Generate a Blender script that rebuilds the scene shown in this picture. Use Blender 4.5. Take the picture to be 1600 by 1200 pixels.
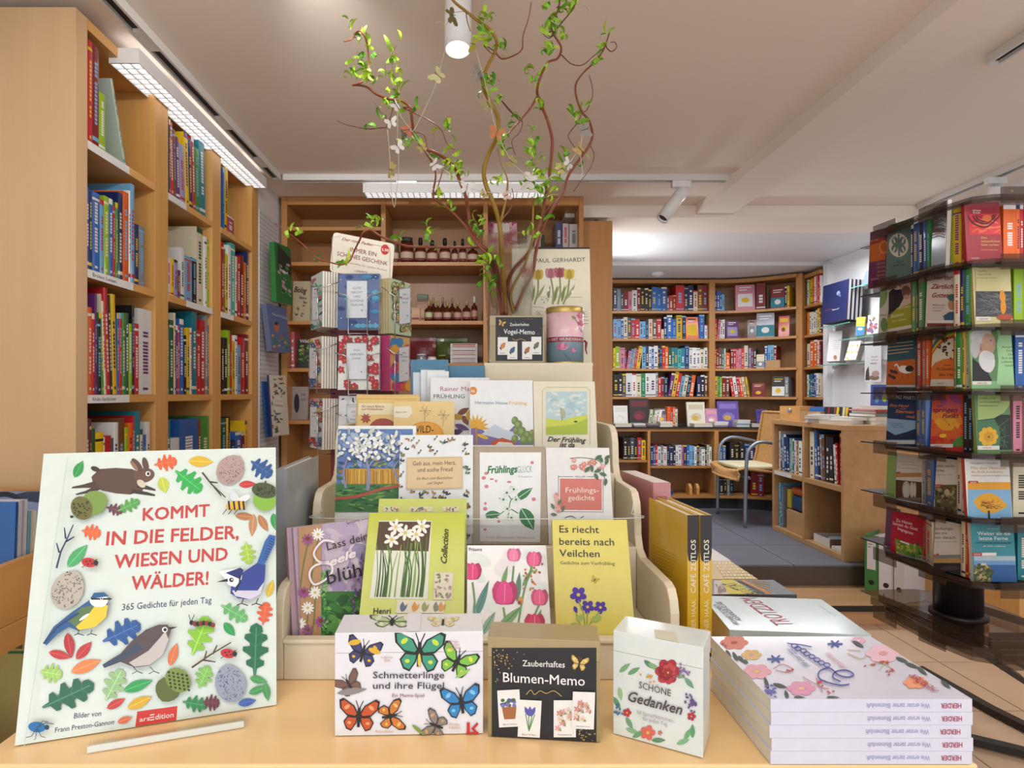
import bpy, math, random
from mathutils import Vector, Matrix
R = math.radians
rnd = random.Random(7)
for o in list(bpy.data.objects): bpy.data.objects.remove(o)
SC = bpy.context.scene
COL = SC.collection
# ---------------------------------------------------------------- camera
H0, F, VX, VY = 1.16, 950.0, 745.0, 615.0      # eye height; focal length and vanishing point in px of 1600x1200
cd = bpy.data.cameras.new('camera'); cam = bpy.data.objects.new('camera', cd); COL.objects.link(cam)
cam.location = (0, 0, H0); cam.rotation_euler = (math.pi/2, 0, 0)
cd.sensor_width = 36; cd.lens = F/1600*36; cd.shift_x = (800-VX)/1600; cd.shift_y = (VY-600)/1600
cd.clip_start = .05; cd.clip_end = 60
SC.camera = cam
# ---------------------------------------------------------------- world, lights, exposure
wd = bpy.data.worlds.new('world'); SC.world = wd; wd.use_nodes = True
bg = wd.node_tree.nodes['Background']; bg.inputs[0].default_value = (.86, .93, 1, 1); bg.inputs[1].default_value = 1.3
def area(name, loc, rot, sx, sy, power, col):
    l = bpy.data.lights.new(name, 'AREA'); l.shape = 'RECTANGLE'; l.size = sx; l.size_y = sy; l.energy = power; l.color = col
    o = bpy.data.objects.new(name, l); COL.objects.link(o); o.location = loc; o.rotation_euler = rot; return o
def spot(name, loc, target, power, col, ang=60, r=.03, blend=.6):
    l = bpy.data.lights.new(name, 'SPOT'); l.energy = power; l.color = col; l.spot_size = R(ang); l.spot_blend = blend; l.shadow_soft_size = r
    o = bpy.data.objects.new(name, l); COL.objects.link(o); o.location = loc
    o.rotation_euler = (Vector(target)-Vector(loc)).to_track_quat('-Z', 'Y').to_euler(); return o
WARM = (1, .86, .70); NEU = (1, .965, .925); COOL = (.93, .96, 1)
area('added_overhead_fill', (-.2, -.35, H0+1.03), (0, 0, 0), 1.8, .5, 10, NEU)  # unseen overhead fill behind the camera, added to brighten the table
area('added_overhead_fill_2', (1.9, .9, H0+1.03), (0, 0, 0), .3, 1.6, 12, NEU)  # second unseen overhead fill, added out of frame on the right
area('added_upward_fill', (-.2, -2.15, H0-.25), (R(118), 0, 0), 2.6, 1.1, 6, (1, .97, .93))  # added fill low behind the camera, tilted up to lift the ceiling
area('far_lamp_light', (1.7, 4.1, H0+.97), (0, 0, 0), 1.6, .25, 18, COOL)
spot('far_uplight', (.85, 4.3, H0+.62), (1.15, 4.1, H0+1.0), 12, COOL, 130, .05)
spot('can_spot_light', (-.048, 1.535, H0+.845), (0.0, 1.0, H0-.4), 3, NEU, 70, .02)
spot('added_bookcase_fill', (-.2, 1.1, H0+1.03), (-1.1, 2.3, H0+.1), 14, NEU, 95)  # spot without a fitting, added above the frame to brighten the children's bookcase
spot('added_back_fill', (-.45, 1.3, H0+1.03), (-.25, 3.3, H0+.25), 20, NEU, 72)  # another added spot out of view, brightens the back bookcase
spot('track_spot_light', (1.02, 3.0, H0+.97), (.4, 2.2, H0-.2), 12, NEU, 60)
SC.view_settings.view_transform = 'Standard'; SC.view_settings.look = 'None'
SC.view_settings.gamma = 1; SC.view_settings.use_curve_mapping = False
SC.view_settings.exposure = 0.72
try: SC.cycles.max_bounces = 7; SC.cycles.diffuse_bounces = 4; SC.cycles.caustics_refractive = False; SC.cycles.caustics_reflective = False
except Exception: pass
# ---------------------------------------------------------------- colours and materials
def lin(v): return v/12.92 if v <= .04045 else ((v+.055)/1.055)**2.4
_cc = {}
def C(h):
    if not isinstance(h, str): return h
    if h not in _cc:
        s = PAL.get(h, h).lstrip('#'); _cc[h] = tuple(lin(int(s[i:i+2], 16)/255) for i in (0, 2, 4))+(1,)
    return _cc[h]
PAL = dict(r='#c8242c', R='#85141f', o='#ee6a1f', y='#eec31c', g='#3c9440', G='#1f5a37', l='#9cc322', b='#2b68b8', B='#1d2c63', c='#79b3dc',
           t='#1e8294', p='#6a3276', k='#201c22', w='#f0efec', e='#e9dfc2', s='#8b9098', n='#7a4a2c', m='#e08aa0', v='#a9a3cf', a='#4fb9ba', d='#4a5364')
CN = dict(r='red', R='dark red', o='orange', y='yellow', g='green', G='dark green', l='lime green', b='blue', B='navy', c='light blue', t='teal',
          p='purple', k='black', w='white', e='cream', s='grey', n='brown', m='pink', v='lavender', a='turquoise', d='slate grey')
MATS = {}
def newmat(name):
    m = bpy.data.materials.new(name); m.use_nodes = True; MATS[name] = m
    return m, m.node_tree, m.node_tree.nodes['Principled BSDF']
def setp(b, **k):
    for a, v in k.items():
        b.inputs[a.replace('_', ' ')].default_value = v
def pmat(name, col, rough=.5, metal=0, **k):
    m, t, b = newmat(name); b.inputs['Base Color'].default_value = C(col); setp(b, Roughness=rough, Metallic=metal, **k); return m
def print_mat(name, rough, coat=0):          # printed paper: the colour comes from the mesh, fine paper grain on top
    m, t, b = newmat(name); a = t.nodes.new('ShaderNodeVertexColor'); a.layer_name = 'Col'
    n = t.nodes.new('ShaderNodeTexNoise'); n.inputs['Scale'].default_value = 60; tc = t.nodes.new('ShaderNodeTexCoord')
    t.links.new(tc.outputs['Object'], n.inputs['Vector'])
    r = t.nodes.new('ShaderNodeMapRange'); r.inputs[3].default_value = .78; r.inputs[4].default_value = .88
    mx = t.nodes.new('ShaderNodeMix'); mx.data_type = 'RGBA'; mx.blend_type = 'MULTIPLY'; mx.inputs[0].default_value = 1
    t.links.new(n.outputs[0], r.inputs[0]); t.links.new(a.outputs[0], mx.inputs[6]); t.links.new(r.outputs[0], mx.inputs[7])
    t.links.new(mx.outputs[2], b.inputs['Base Color']); setp(b, Roughness=rough, Coat_Weight=coat, Coat_Roughness=.12)
print_mat('print', .55); print_mat('gloss', .38, .35)
def wood(name, c1, c2, axis='x', scale=1.0, rough=.42, coat=.1):
    m, t, b = newmat(name); tc = t.nodes.new('ShaderNodeTexCoord'); mp = t.nodes.new('ShaderNodeMapping')
    s = {'x': (1.2, 14, 14), 'y': (14, 1.2, 14), 'z': (14, 14, 1.2)}[axis]
    mp.inputs['Scale'].default_value = tuple(v*scale for v in s)
    n = t.nodes.new('ShaderNodeTexNoise'); n.inputs['Scale'].default_value = 1.6; n.inputs['Detail'].default_value = 8; n.inputs['Roughness'].default_value = .62
    n2 = t.nodes.new('ShaderNodeTexNoise'); n2.inputs['Scale'].default_value = .25; n2.inputs['Detail'].default_value = 2
    ad = t.nodes.new('ShaderNodeMath'); ad.operation = 'ADD'; rp = t.nodes.new('ShaderNodeMapRange')
    rp.inputs[1].default_value = .7; rp.inputs[2].default_value = 1.3
    mx = t.nodes.new('ShaderNodeMix'); mx.data_type = 'RGBA'; mx.inputs[6].default_value = C(c1); mx.inputs[7].default_value = C(c2)
    L = t.links; L.new(tc.outputs['Object'], mp.inputs[0]); L.new(mp.outputs[0], n.inputs['Vector']); L.new(mp.outputs[0], n2.inputs['Vector'])
    L.new(n.outputs[0], ad.inputs[0]); L.new(n2.outputs[0], ad.inputs[1]); L.new(ad.outputs[0], rp.inputs[0]); L.new(rp.outputs[0], mx.inputs[0])
    L.new(mx.outputs[2], b.inputs['Base Color']); setp(b, Roughness=rough, Coat_Weight=coat, Coat_Roughness=.25)
wood('beech_z', '#c99250', '#dba966', 'z'); wood('beech_y', '#c99250', '#dba966', 'y'); wood('beech_x', '#c99250', '#dba966', 'x')
wood('table_wood', '#e6be86', '#f1cd98', 'x', .6, .33, .25)
wood('panel_wood', '#c4a078', '#d0ae86', 'z', .7)
wood('oak_z', '#ac7841', '#c48d52', 'z'); wood('oak_x', '#ac7841', '#c48d52', 'x'); wood('oak_y', '#b08457', '#c39a6a', 'y')
wood('back_wood', '#96673a', '#ab7a46', 'x')
wood('stair_wood', '#b28a62', '#c59b70', 'x', .8, .3, .3)
def noisy(name, c1, c2, scale, rough, bump=0, detail=4, **k):
    m, t, b = newmat(name); tc = t.nodes.new('ShaderNodeTexCoord'); n = t.nodes.new('ShaderNodeTexNoise')
    n.inputs['Scale'].default_value = scale; n.inputs['Detail'].default_value = detail
    mx = t.nodes.new('ShaderNodeMix'); mx.data_type = 'RGBA'; mx.inputs[6].default_value = C(c1); mx.inputs[7].default_value = C(c2)
    t.links.new(tc.outputs['Object'], n.inputs['Vector']); t.links.new(n.outputs[0], mx.inputs[0]); t.links.new(mx.outputs[2], b.inputs['Base Color'])
    if bump:
        bm = t.nodes.new('ShaderNodeBump'); bm.inputs['Strength'].default_value = bump; bm.inputs['Distance'].default_value = .002
        t.links.new(n.outputs[0], bm.inputs['Height']); t.links.new(bm.outputs[0], b.inputs['Normal'])
    setp(b, Roughness=rough, **k)
noisy('ceiling_paint', '#f0e6dc', '#f3e9df', 40, .9, .1)
noisy('beam_paint', '#efe5dc', '#f2e9e1', 40, .9, .1)
noisy('white_wall', '#dcdcde', '#e4e4e6', 60, .8, .1)
noisy('slate_tile', '#63666f', '#747782', 6, .45)
noisy('step_stone', '#4a413a', '#5b5048', 30, .4)
noisy('floor_tile', '#c2a084', '#d6b999', 5, .3, 0, 6)
noisy('grout', '#6e6056', '#7a6c60', 30, .8)
noisy('cream_laminate', '#d2c5aa', '#d9cdb3', 90, .5)
noisy('linen', '#a9977e', '#c0ae95', 700, .85, .4)
noisy('wicker', '#a8733a', '#deb074', 90, .6, .8)
noisy('card_board', '#b08a60', '#bd976c', 60, .8)
pmat('lamp_white', '#e8e8e8', .4); pmat('track_white', '#d9d7d4', .4); pmat('black_gap', '#15130f', .5); pmat('dark_metal', '#262220', .45, .2)
pmat('chrome', '#b9bcc0', .25, .9); pmat('grey_metal', '#8a93a0', .35, .6); pmat('gold', '#b39a5a', .35, .7); pmat('rack_black', '#181214', .4)
pmat('maroon', '#6e1020', .5); pmat('cushion', '#cfc7a4', .9); pmat('plinth', '#1d1d20', .5); pmat('peg_white', '#d5d6da', .5)
pmat('bark_olive', '#8f6f1c', .5); pmat('bark_red', '#7c3d22', .5); pmat('bark_brown', '#5f3a22', .6)
pmat('leaf_a', '#8ab82c', .5); pmat('leaf_b', '#5f9a24', .5); pmat('leaf_c', '#a9c934', .5)
for k in ('leaf_a', 'leaf_b', 'leaf_c'): setp(MATS[k].node_tree.nodes['Principled BSDF'], Transmission_Weight=0.0, Subsurface_Weight=0.0)
def emis(name, col, s):
    m, t, b = newmat(name); setp(b, Base_Color=C(col), Emission_Color=C(col), Emission_Strength=s)
emis('lamp_glow', '#ffffff', 1.0); emis('led_glow', '#fff6e8', 5); 
def glass(name, col, rough=0, ior=1.45, alpha=None, tr=1.0):
    m, t, b = newmat(name); setp(b, Base_Color=C(col), Roughness=rough, IOR=ior, Transmission_Weight=tr)
    if alpha is not None: b.inputs['Alpha'].default_value = alpha
glass('clear_glass', '#ffffff', 0, 1.08, .3); glass('green_glass', '#bfe8dc', .02, 1.3, .6); glass('smoke_acrylic', '#4a3a30', .08, 1.3, .5, .3); glass('clear_acrylic', '#ffffff', .02, 1.1, .3)
glass('amber_glass', '#5c2a10', .05, 1.2, .95, .3); glass('glass_edge', '#6fbfae', .05, 1.3, .95, .2); glass('shrink_film', '#ffffff', .1, 1.1, .18)
# ---------------------------------------------------------------- mesh building
def P(x, y, Y): return Vector(((x-VX)*Y/F, Y, H0-(y-VY)*Y/F))
class MB:
    def __init__(s, mat='print', col='w'): s.v = []; s.f = []; s.c = []; s.m = []; s.sm = []; s.mat = mat; s.col = col; s.slots = []
    def face(s, pts, col=None, mat=None, smooth=False):
        i = len(s.v); s.v += [tuple(p) for p in pts]; s._f(tuple(range(i, i+len(pts))), col, mat, smooth)
    def _f(s, idx, col=None, mat=None, smooth=False):
        mat = mat or s.mat
        if mat not in s.slots: s.slots.append(mat)
        s.f.append(idx); s.c.append(C(col or s.col)); s.m.append(s.slots.index(mat)); s.sm.append(smooth)
    def box(s, x0, x1, y0, y1, z0, z1, col=None, mat=None, M=None):
        p = [Vector(q) for q in ((x0,y0,z0),(x1,y0,z0),(x1,y1,z0),(x0,y1,z0),(x0,y0,z1),(x1,y0,z1),(x1,y1,z1),(x0,y1,z1))]
        if M: p = [M @ q for q in p]
        i = len(s.v); s.v += [tuple(q) for q in p]
        for f in ((0,3,2,1),(4,5,6,7),(0,1,5,4),(1,2,6,5),(2,3,7,6),(3,0,4,7)): s._f(tuple(i+k for k in f), col, mat)
        return s
    def prism(s, pts, axis, a, b, col=None, mat=None, smooth=False):       # 2D outline (anticlockwise) swept along an axis
        def q(p, t): return {'x': (t, p[0], p[1]), 'y': (p[0], t, p[1]), 'z': (p[0], p[1], t)}[axis]
        n = len(pts); i = len(s.v); s.v += [q(p, a) for p in pts]+[q(p, b) for p in pts]
        s._f(tuple(i+k for k in range(n))[::-1], col, mat); s._f(tuple(i+n+k for k in range(n)), col, mat)
        for k in range(n): s._f((i+k, i+(k+1) % n, i+n+(k+1) % n, i+n+k), col, mat, smooth)
        return s
    def tube(s, pts, rad, n=8, col=None, mat=None, cap=True):
        pts = [Vector(p) for p in pts]; m = len(pts)
        rr = rad if isinstance(rad, (list, tuple)) else [rad]*m
        i0 = len(s.v); up = Vector((.13, .27, .95))
        for k, p in enumerate(pts):
            d = (pts[min(k+1, m-1)]-pts[max(k-1, 0)]).normalized()
            a = d.cross(up)
            if a.length < .05: a = d.cross(Vector((1, 0, 0)))
            a.normalize(); b = d.cross(a); up = -b if False else up
            for j in range(n):
                t = 2*math.pi*j/n; s.v.append(tuple(p+(a*math.cos(t)+b*math.sin(t))*rr[k]))
        for k in range(m-1):
            for j in range(n):
                s._f((i0+k*n+j, i0+k*n+(j+1) % n, i0+(k+1)*n+(j+1) % n, i0+(k+1)*n+j), col, mat, True)
        if cap: s._f(tuple(i0+j for j in range(n))[::-1], col, mat); s._f(tuple(i0+(m-1)*n+j for j in range(n)), col, mat)
        return s
    def lathe(s, prof, c=(0,0,0), n=20, cols=None, mat=None, mats=None, cap=True):      # profile of (radius, z)
        i0 = len(s.v)
        for r, z in prof:
            for j in range(n): t = 2*math.pi*j/n; s.v.append((c[0]+r*math.cos(t), c[1]+r*math.sin(t), c[2]+z))
        for k in range(len(prof)-1):
            cc = cols[k] if cols else None; mm = mats[k] if mats else mat
            for j in range(n): s._f((i0+k*n+j, i0+k*n+(j+1) % n, i0+(k+1)*n+(j+1) % n, i0+(k+1)*n+j), cc, mm, True)
        if cap:
            s._f(tuple(i0+j for j in range(n))[::-1], cols[0] if cols else None, mats[0] if mats else mat)
            m = len(prof)-1; s._f(tuple(i0+m*n+j for j in range(n)), cols[-1] if cols else None, mats[-1] if mats else mat)
        return s
    def mesh(s, name):
        me = bpy.data.meshes.new(name); me.from_pydata(s.v, [], s.f)
        for k in s.slots: me.materials.append(MATS[k])
        me.polygons.foreach_set('material_index', s.m); me.polygons.foreach_set('use_smooth', s.sm)
        ca = me.color_attributes.new('Col', 'FLOAT_COLOR', 'CORNER'); d = []
        for f, c in zip(s.f, s.c): d += list(c)*len(f)
        ca.data.foreach_set('color', d); me.update(); return me
    def obj(s, name, parent=None, M=None, bevel=0, wn=False):
        o = bpy.data.objects.new(name, s.mesh(name)); COL.objects.link(o)
        if M is not None: o.matrix_world = M
        if parent is not None: o.parent = parent
        if bevel:
            b = o.modifiers.new('bevel', 'BEVEL'); b.width = bevel; b.segments = 2; b.limit_method = 'ANGLE'; b.angle_limit = R(40)
        return o
def tag(o, label, cat=None, group=None, kind=None):
    if label: o['label'] = label
    if cat: o['category'] = cat
    if group: o['group'] = group
    if kind: o['kind'] = kind
    return o
def struct(o): o['kind'] = 'structure'; return o
def empty(name, M, label=None, cat=None, group=None):
    o = bpy.data.objects.new(name, None); COL.objects.link(o); o.empty_display_size = .05
    o.matrix_world = M if isinstance(M, Matrix) else Matrix.Translation(M)
    return tag(o, label, cat, group)
def cr(pts, k=6):                                # smooth curve through points
    P_ = [Vector(p) for p in pts]; out = []
    for i in range(len(P_)-1):
        a = P_[max(i-1, 0)]; b = P_[i]; c = P_[i+1]; d = P_[min(i+2, len(P_)-1)]
        for j in range(k):
            t = j/k; out.append(.5*((2*b)+(c-a)*t+(2*a-5*b+4*c-d)*t*t+(3*b-a-3*c+d)*t**3))
    out.append(P_[-1]); return out
def frame(BL, BR, TL):                           # local x along the bottom edge, z up the left edge, y away from the viewer
    x = (BR-BL); w = x.length; x = x.normalized(); z = TL-BL; z = z-x*z.dot(x); h = z.length; z = z.normalized(); y = z.cross(x)
    M = Matrix((x, y, z)).transposed().to_4x4(); M.translation = BL; return M, w, h
# ---------------------------------------------------------------- lettering and printed shapes on flat surfaces
_gl = {}
def glyphs(s, bold=0, shear=0):
    k = (s, bold, shear)
    if k not in _gl:
        cu = bpy.data.curves.new('t', 'FONT'); cu.body = s; cu.size = 1; cu.resolution_u = 2; cu.shear = shear
        o = bpy.data.objects.new('t', cu); COL.objects.link(o); dg = bpy.context.evaluated_depsgraph_get(); oe = o.evaluated_get(dg); me = oe.to_mesh()
        vs = [(v.co.x, v.co.y) for v in me.vertices]; fs = [tuple(p.vertices) for p in me.polygons]; oe.to_mesh_clear()
        bpy.data.objects.remove(o); bpy.data.curves.remove(cu)
        x0 = min((v[0] for v in vs), default=0); x1 = max((v[0] for v in vs), default=1)
        vs = [(x-x0, y) for x, y in vs]
        if bold > .002:                                    # heavier strokes: the outline laid down again, shifted a little each way
            n = len(vs); sh = [(bold, bold), (-bold, -bold)] if bold < .012 else [(bold, bold), (-bold, bold), (bold, -bold), (-bold, -bold)]
            fs = [tuple(i+j*n for i in f) for j in range(len(sh)) for f in fs]; vs = [(x+a, y+b) for a, b in sh for x, y in vs]
        _gl[k] = (vs, fs, x1-x0)
    return _gl[k]
class Art:
    """Flat print on the plane y = -off of matrix M. Points are given in a tracing grid of the photograph (origin, scale) and carried
    onto the real plane of the thing, or (uv=(w, h)) as plain millimetre-like coordinates from the top left corner."""
    def __init__(s, M, ox=0, oy=0, k=1.0, uv=None, mat='print', off=.0003):
        s.M = M; s.Mi = M.inverted(); s.ox, s.oy, s.k, s.uv = ox, oy, k, uv; s.mb = MB(mat); s.n = 0; s.off = off; s.eye = s.Mi @ Vector((0, 0, H0)); s.clip = None
    def loc(s, u, v):
        if s.uv: return (s.ox+u*s.k, s.uv-s.oy-v*s.k)
        d = s.Mi.to_3x3() @ Vector(((s.ox+u*s.k-VX)/F, 1, -(s.oy+v*s.k-VY)/F)); t = (-s.off-s.eye.y)/d.y
        p = s.eye+d*t; return (p.x, p.z)
    def put(s, pts2, c, mat=None):
        if s.clip:
            w, h = s.clip; pts2 = [(min(max(p[0], .0003), w-.0003), min(max(p[1], .0003), h-.0003)) for p in pts2]
            if abs(sum(a[0]*b[1]-b[0]*a[1] for a, b in zip(pts2, pts2[1:]+pts2[:1]))) < 2e-8: return
        y = -s.off-s.n*1.2e-5; s.mb.face([(p[0], y, p[1]) for p in pts2], c, mat)
    def poly(s, pts, c, mat=None): s.n += 1; s.put([s.loc(*p) for p in pts], c, mat)
    def rect(s, x0, y0, x1, y1, c, mat=None): s.poly([(x0, y1), (x1, y1), (x1, y0), (x0, y0)], c, mat)
    def ell(s, cx, cy, rx, ry, c, rot=0, n=18, mat=None):
        a = R(rot); s.poly([(cx+rx*math.cos(t)*math.cos(a)-ry*math.sin(t)*math.sin(a), cy+rx*math.cos(t)*math.sin(a)+ry*math.sin(t)*math.cos(a)) for t in (-2*math.pi*i/n for i in range(n))], c, mat)
    def line(s, pts, w, c, smooth=False, w2=None):
        if smooth: pts = [(p.x, p.y) for p in cr([(a, b, 0) for a, b in pts], 5)]
        s.n += 1; m = len(pts)
        L = []; Rr = []
        for i, p in enumerate(pts):
            a = pts[max(i-1, 0)]; b = pts[min(i+1, m-1)]; dx, dy = b[0]-a[0], b[1]-a[1]; l = math.hypot(dx, dy) or 1
            ww = (w if w2 is None else w+(w2-w)*i/(m-1))/2; L.append((p[0]-dy/l*ww, p[1]+dx/l*ww)); Rr.append((p[0]+dy/l*ww, p[1]-dx/l*ww))
        for i in range(m-1): s.put([s.loc(*q) for q in (L[i], L[i+1], Rr[i+1], Rr[i])], c)
    def shape(s, cx, cy, L, W, ang, prof, c, bend=0):     # symmetric outline along an axis, prof = [(t, half width)]
        a = R(ang); ca, sa = math.cos(a), math.sin(a); pts = [(t*L, w*W+bend*L*(t*(1-t))) for t, w in prof]+[(t*L, -w*W+bend*L*(t*(1-t))) for t, w in prof[::-1]]
        s.poly([(cx+(x-L/2)*ca-y*sa, cy+(x-L/2)*sa+y*ca) for x, y in pts], c)
    LEAF = [(0, 0), (.12, .28), (.3, .46), (.5, .5), (.7, .38), (.88, .16), (1, 0)]
    OAK = [(0, .04), (.14, .08), (.2, .34), (.28, .36), (.32, .16), (.38, .2), (.46, .5), (.54, .5), (.56, .22), (.62, .24), (.7, .46), (.78, .42), (.8, .2), (.86, .26), (.94, .22), (1, 0)]
    TULIP = [(0, .12), (.1, .4), (.35, .5), (.7, .42), (.9, .3), (1, .12)]
    EGG = [(0, 0), (.04, .2), (.15, .37), (.35, .49), (.55, .5), (.75, .41), (.92, .22), (1, 0)]
    def leaf(s, cx, cy, L, W, ang, c, vein=None, bend=0):
        s.shape(cx, cy, L, W, ang, s.LEAF, c, bend)
        if vein: s.vein(cx, cy, L, ang, vein)
    def vein(s, cx, cy, L, ang, c):
        a = R(ang); s.line([(cx-L*.5*math.cos(a), cy-L*.5*math.sin(a)), (cx+L*.42*math.cos(a), cy+L*.42*math.sin(a))], max(L*.025, .6), c)
    def oak(s, cx, cy, L, W, ang, c, vein=None):
        s.shape(cx, cy, L, W, ang, s.OAK, c)
        if vein: s.vein(cx, cy, L, ang, vein)
    def egg(s, cx, cy, L, W, ang, c, speck=None, n=40):
        s.shape(cx, cy, L, W, ang, s.EGG, c)
        if speck:
            a = R(ang)
            for i in range(n):
                t, w = rnd.uniform(-.4, .4), rnd.uniform(-.36, .36)
                if abs(w) < .5*math.sqrt(max(0, 1-(t/.5)**2))-.06: s.ell(cx+t*L*math.cos(a)-w*W*math.sin(a), cy+t*L*math.sin(a)+w*W*math.cos(a), L*rnd.uniform(.01, .022), L*.011, speck, rnd.uniform(0, 180), 6)
    def flower(s, cx, cy, r, n, c, cc, pw=.55, a0=0):
        for i in range(n):
            a = a0+360*i/n; s.ell(cx+r*.6*math.cos(R(a)), cy+r*.6*math.sin(R(a)), r*.45, r*.45*pw, c, a, 10)
        s.ell(cx, cy, r*.22, r*.22, cc, 0, 8)
    def butterfly(s, cx, cy, r, ang, c1, c2='k', c3=None, spread=1.0, sq=1.0):
        a = R(ang); 
        def T(x, y): x *= r; y *= r; return (cx+x*math.cos(a)-y*math.sin(a), cy+(x*math.sin(a)+y*math.cos(a))*sq)
        for sg in (-1, 1):
            for sc_, cl in ((1, c2), (.8, c1)):
                up = [(0, -.05), (.25, -.5), (.8, -.85), (1.0, -.75), (.95, -.35), (.6, 0), (.1, .08)]
                lo = [(.05, .05), (.55, .02), (.75, .3), (.6, .65), (.35, .75), (.1, .35)]
                for q in (up, lo):
                    mx = sum(p[0] for p in q)/len(q); my = sum(p[1] for p in q)/len(q)
                    pp = [T(sg*spread*(mx+(x-mx)*sc_), my+(y-my)*sc_) for x, y in q]; s.poly(pp if sg < 0 else pp[::-1], cl)
            if c3: 
                p = T(sg*spread*.6, -.42); s.ell(p[0], p[1], r*.16, r*.1, c3, ang+sg*40, 8); p = T(sg*spread*.45, .35); s.ell(p[0], p[1], r*.1, r*.08, c3, ang, 8)
            s.line([T(0, -.3), T(sg*.18, -.75)], r*.04, c2)
        s.line([T(0, -.4), T(0, .0), T(0, .55)], r*.14, 'k' if c2 != 'k' else '#2c2018')
    def text(s, t, x0, y0, x1, y1, h, c, bold=0, shear=0, mat=None, px=True):
        """baseline from (x0, y0) to (x1, y1), capital height h"""
        vs, fs, w = glyphs(t, bold, shear); a = Vector(s.loc(x0, y0)); b = Vector(s.loc(x1, y1)); d = b-a; L = d.length
        if not L or not w: return
        d.normalize(); nn = Vector((-d.y, d.x)); u = Vector(s.loc(x0+(y1-y0)/max(1e-6, math.hypot(x1-x0, y1-y0))*h, y0-(x1-x0)/max(1e-6, math.hypot(x1-x0, y1-y0))*h))-a
        hh = u.length; fx = L/w; fy = hh/.72; 
        if nn.dot(u) < 0: nn = -nn
        sh = d*(u.dot(d)/hh)*.0
        s.n += 1; y0_ = -s.off-s.n*1.2e-5; mb = s.mb; i = len(mb.v); n0 = len(vs)//(1 if bold <= .002 else 2 if bold < .012 else 4)
        cw, chh = s.clip or (9, 9)
        for ii, (vx, vy) in enumerate(vs):
            y = y0_-(ii//n0)*2.8e-6; p = a+d*(vx*fx)+nn*(vy*fy); mb.v.append((min(max(p.x, .0003), cw-.0003), y, min(max(p.y, .0003), chh-.0003)) if s.clip else (p.x, y, p.y))
        for f in fs: mb._f(tuple(i+k for k in f), c, mat)
    def photo(s, x0, y0, x1, y1, cols, n=60, sz=.12, seed=1):     # painterly patch: overlapping brush dabs
        q = random.Random(seed); s.rect(x0, y0, x1, y1, cols[0]); w, h = x1-x0, y1-y0
        for i in range(n):
            r = sz*min(w, h)*q.uniform(.4, 1); a = q.uniform(x0+r, x1-r); b = q.uniform(y0+r, y1-r)
            s.ell(a, b, r, r*q.uniform(.3, .8), q.choice(cols), q.uniform(0, 180), 7)
    def done(s, parent, name='cover_print'):
        if s.mb.f: return s.mb.obj(name, parent)
def book(label, BL, BR, TL, t, col, art=None, ox=0, oy=0, k=1.0, spine=None, back=None, kind='book', hard=True, mat='gloss', group=None, pages='#ece6d8', cat='book', film=False):
    """A book seen from its front cover. BL, BR, TL: world points. Parts: cover, page_block, cover_print."""
    M, w, h = frame(BL, BR, TL); e = empty(kind, M, label, cat, group)
    b = MB(mat, col); th = .0022 if hard else .0006; o = .003 if hard else .0
    # cover wraps front, spine, back as one closed strip
    pr = [(0, 0), (w, 0), (w, th), (th*1.2, th), (th*1.2, t-th), (w, t-th), (w, t), (0, t)]
    b.prism(pr, 'z', 0, h)
    cols = {}
    if spine: b.c[-1] = C(spine); b.c[-1 if False else len(b.c)-1] = C(spine)
    if back: b.c[len(b.c)-2] = C(back)
    b.obj('cover', e)
    pb = MB('print', pages).box(th*1.2, w-o, th+.0001, t-th-.0001, o, h-o); pb.obj('page_block', e)
    if art:
        a = Art(M, ox, oy, k); a.clip = (w, h); art(a); a.done(e)
    return e, M, w, h
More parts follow.
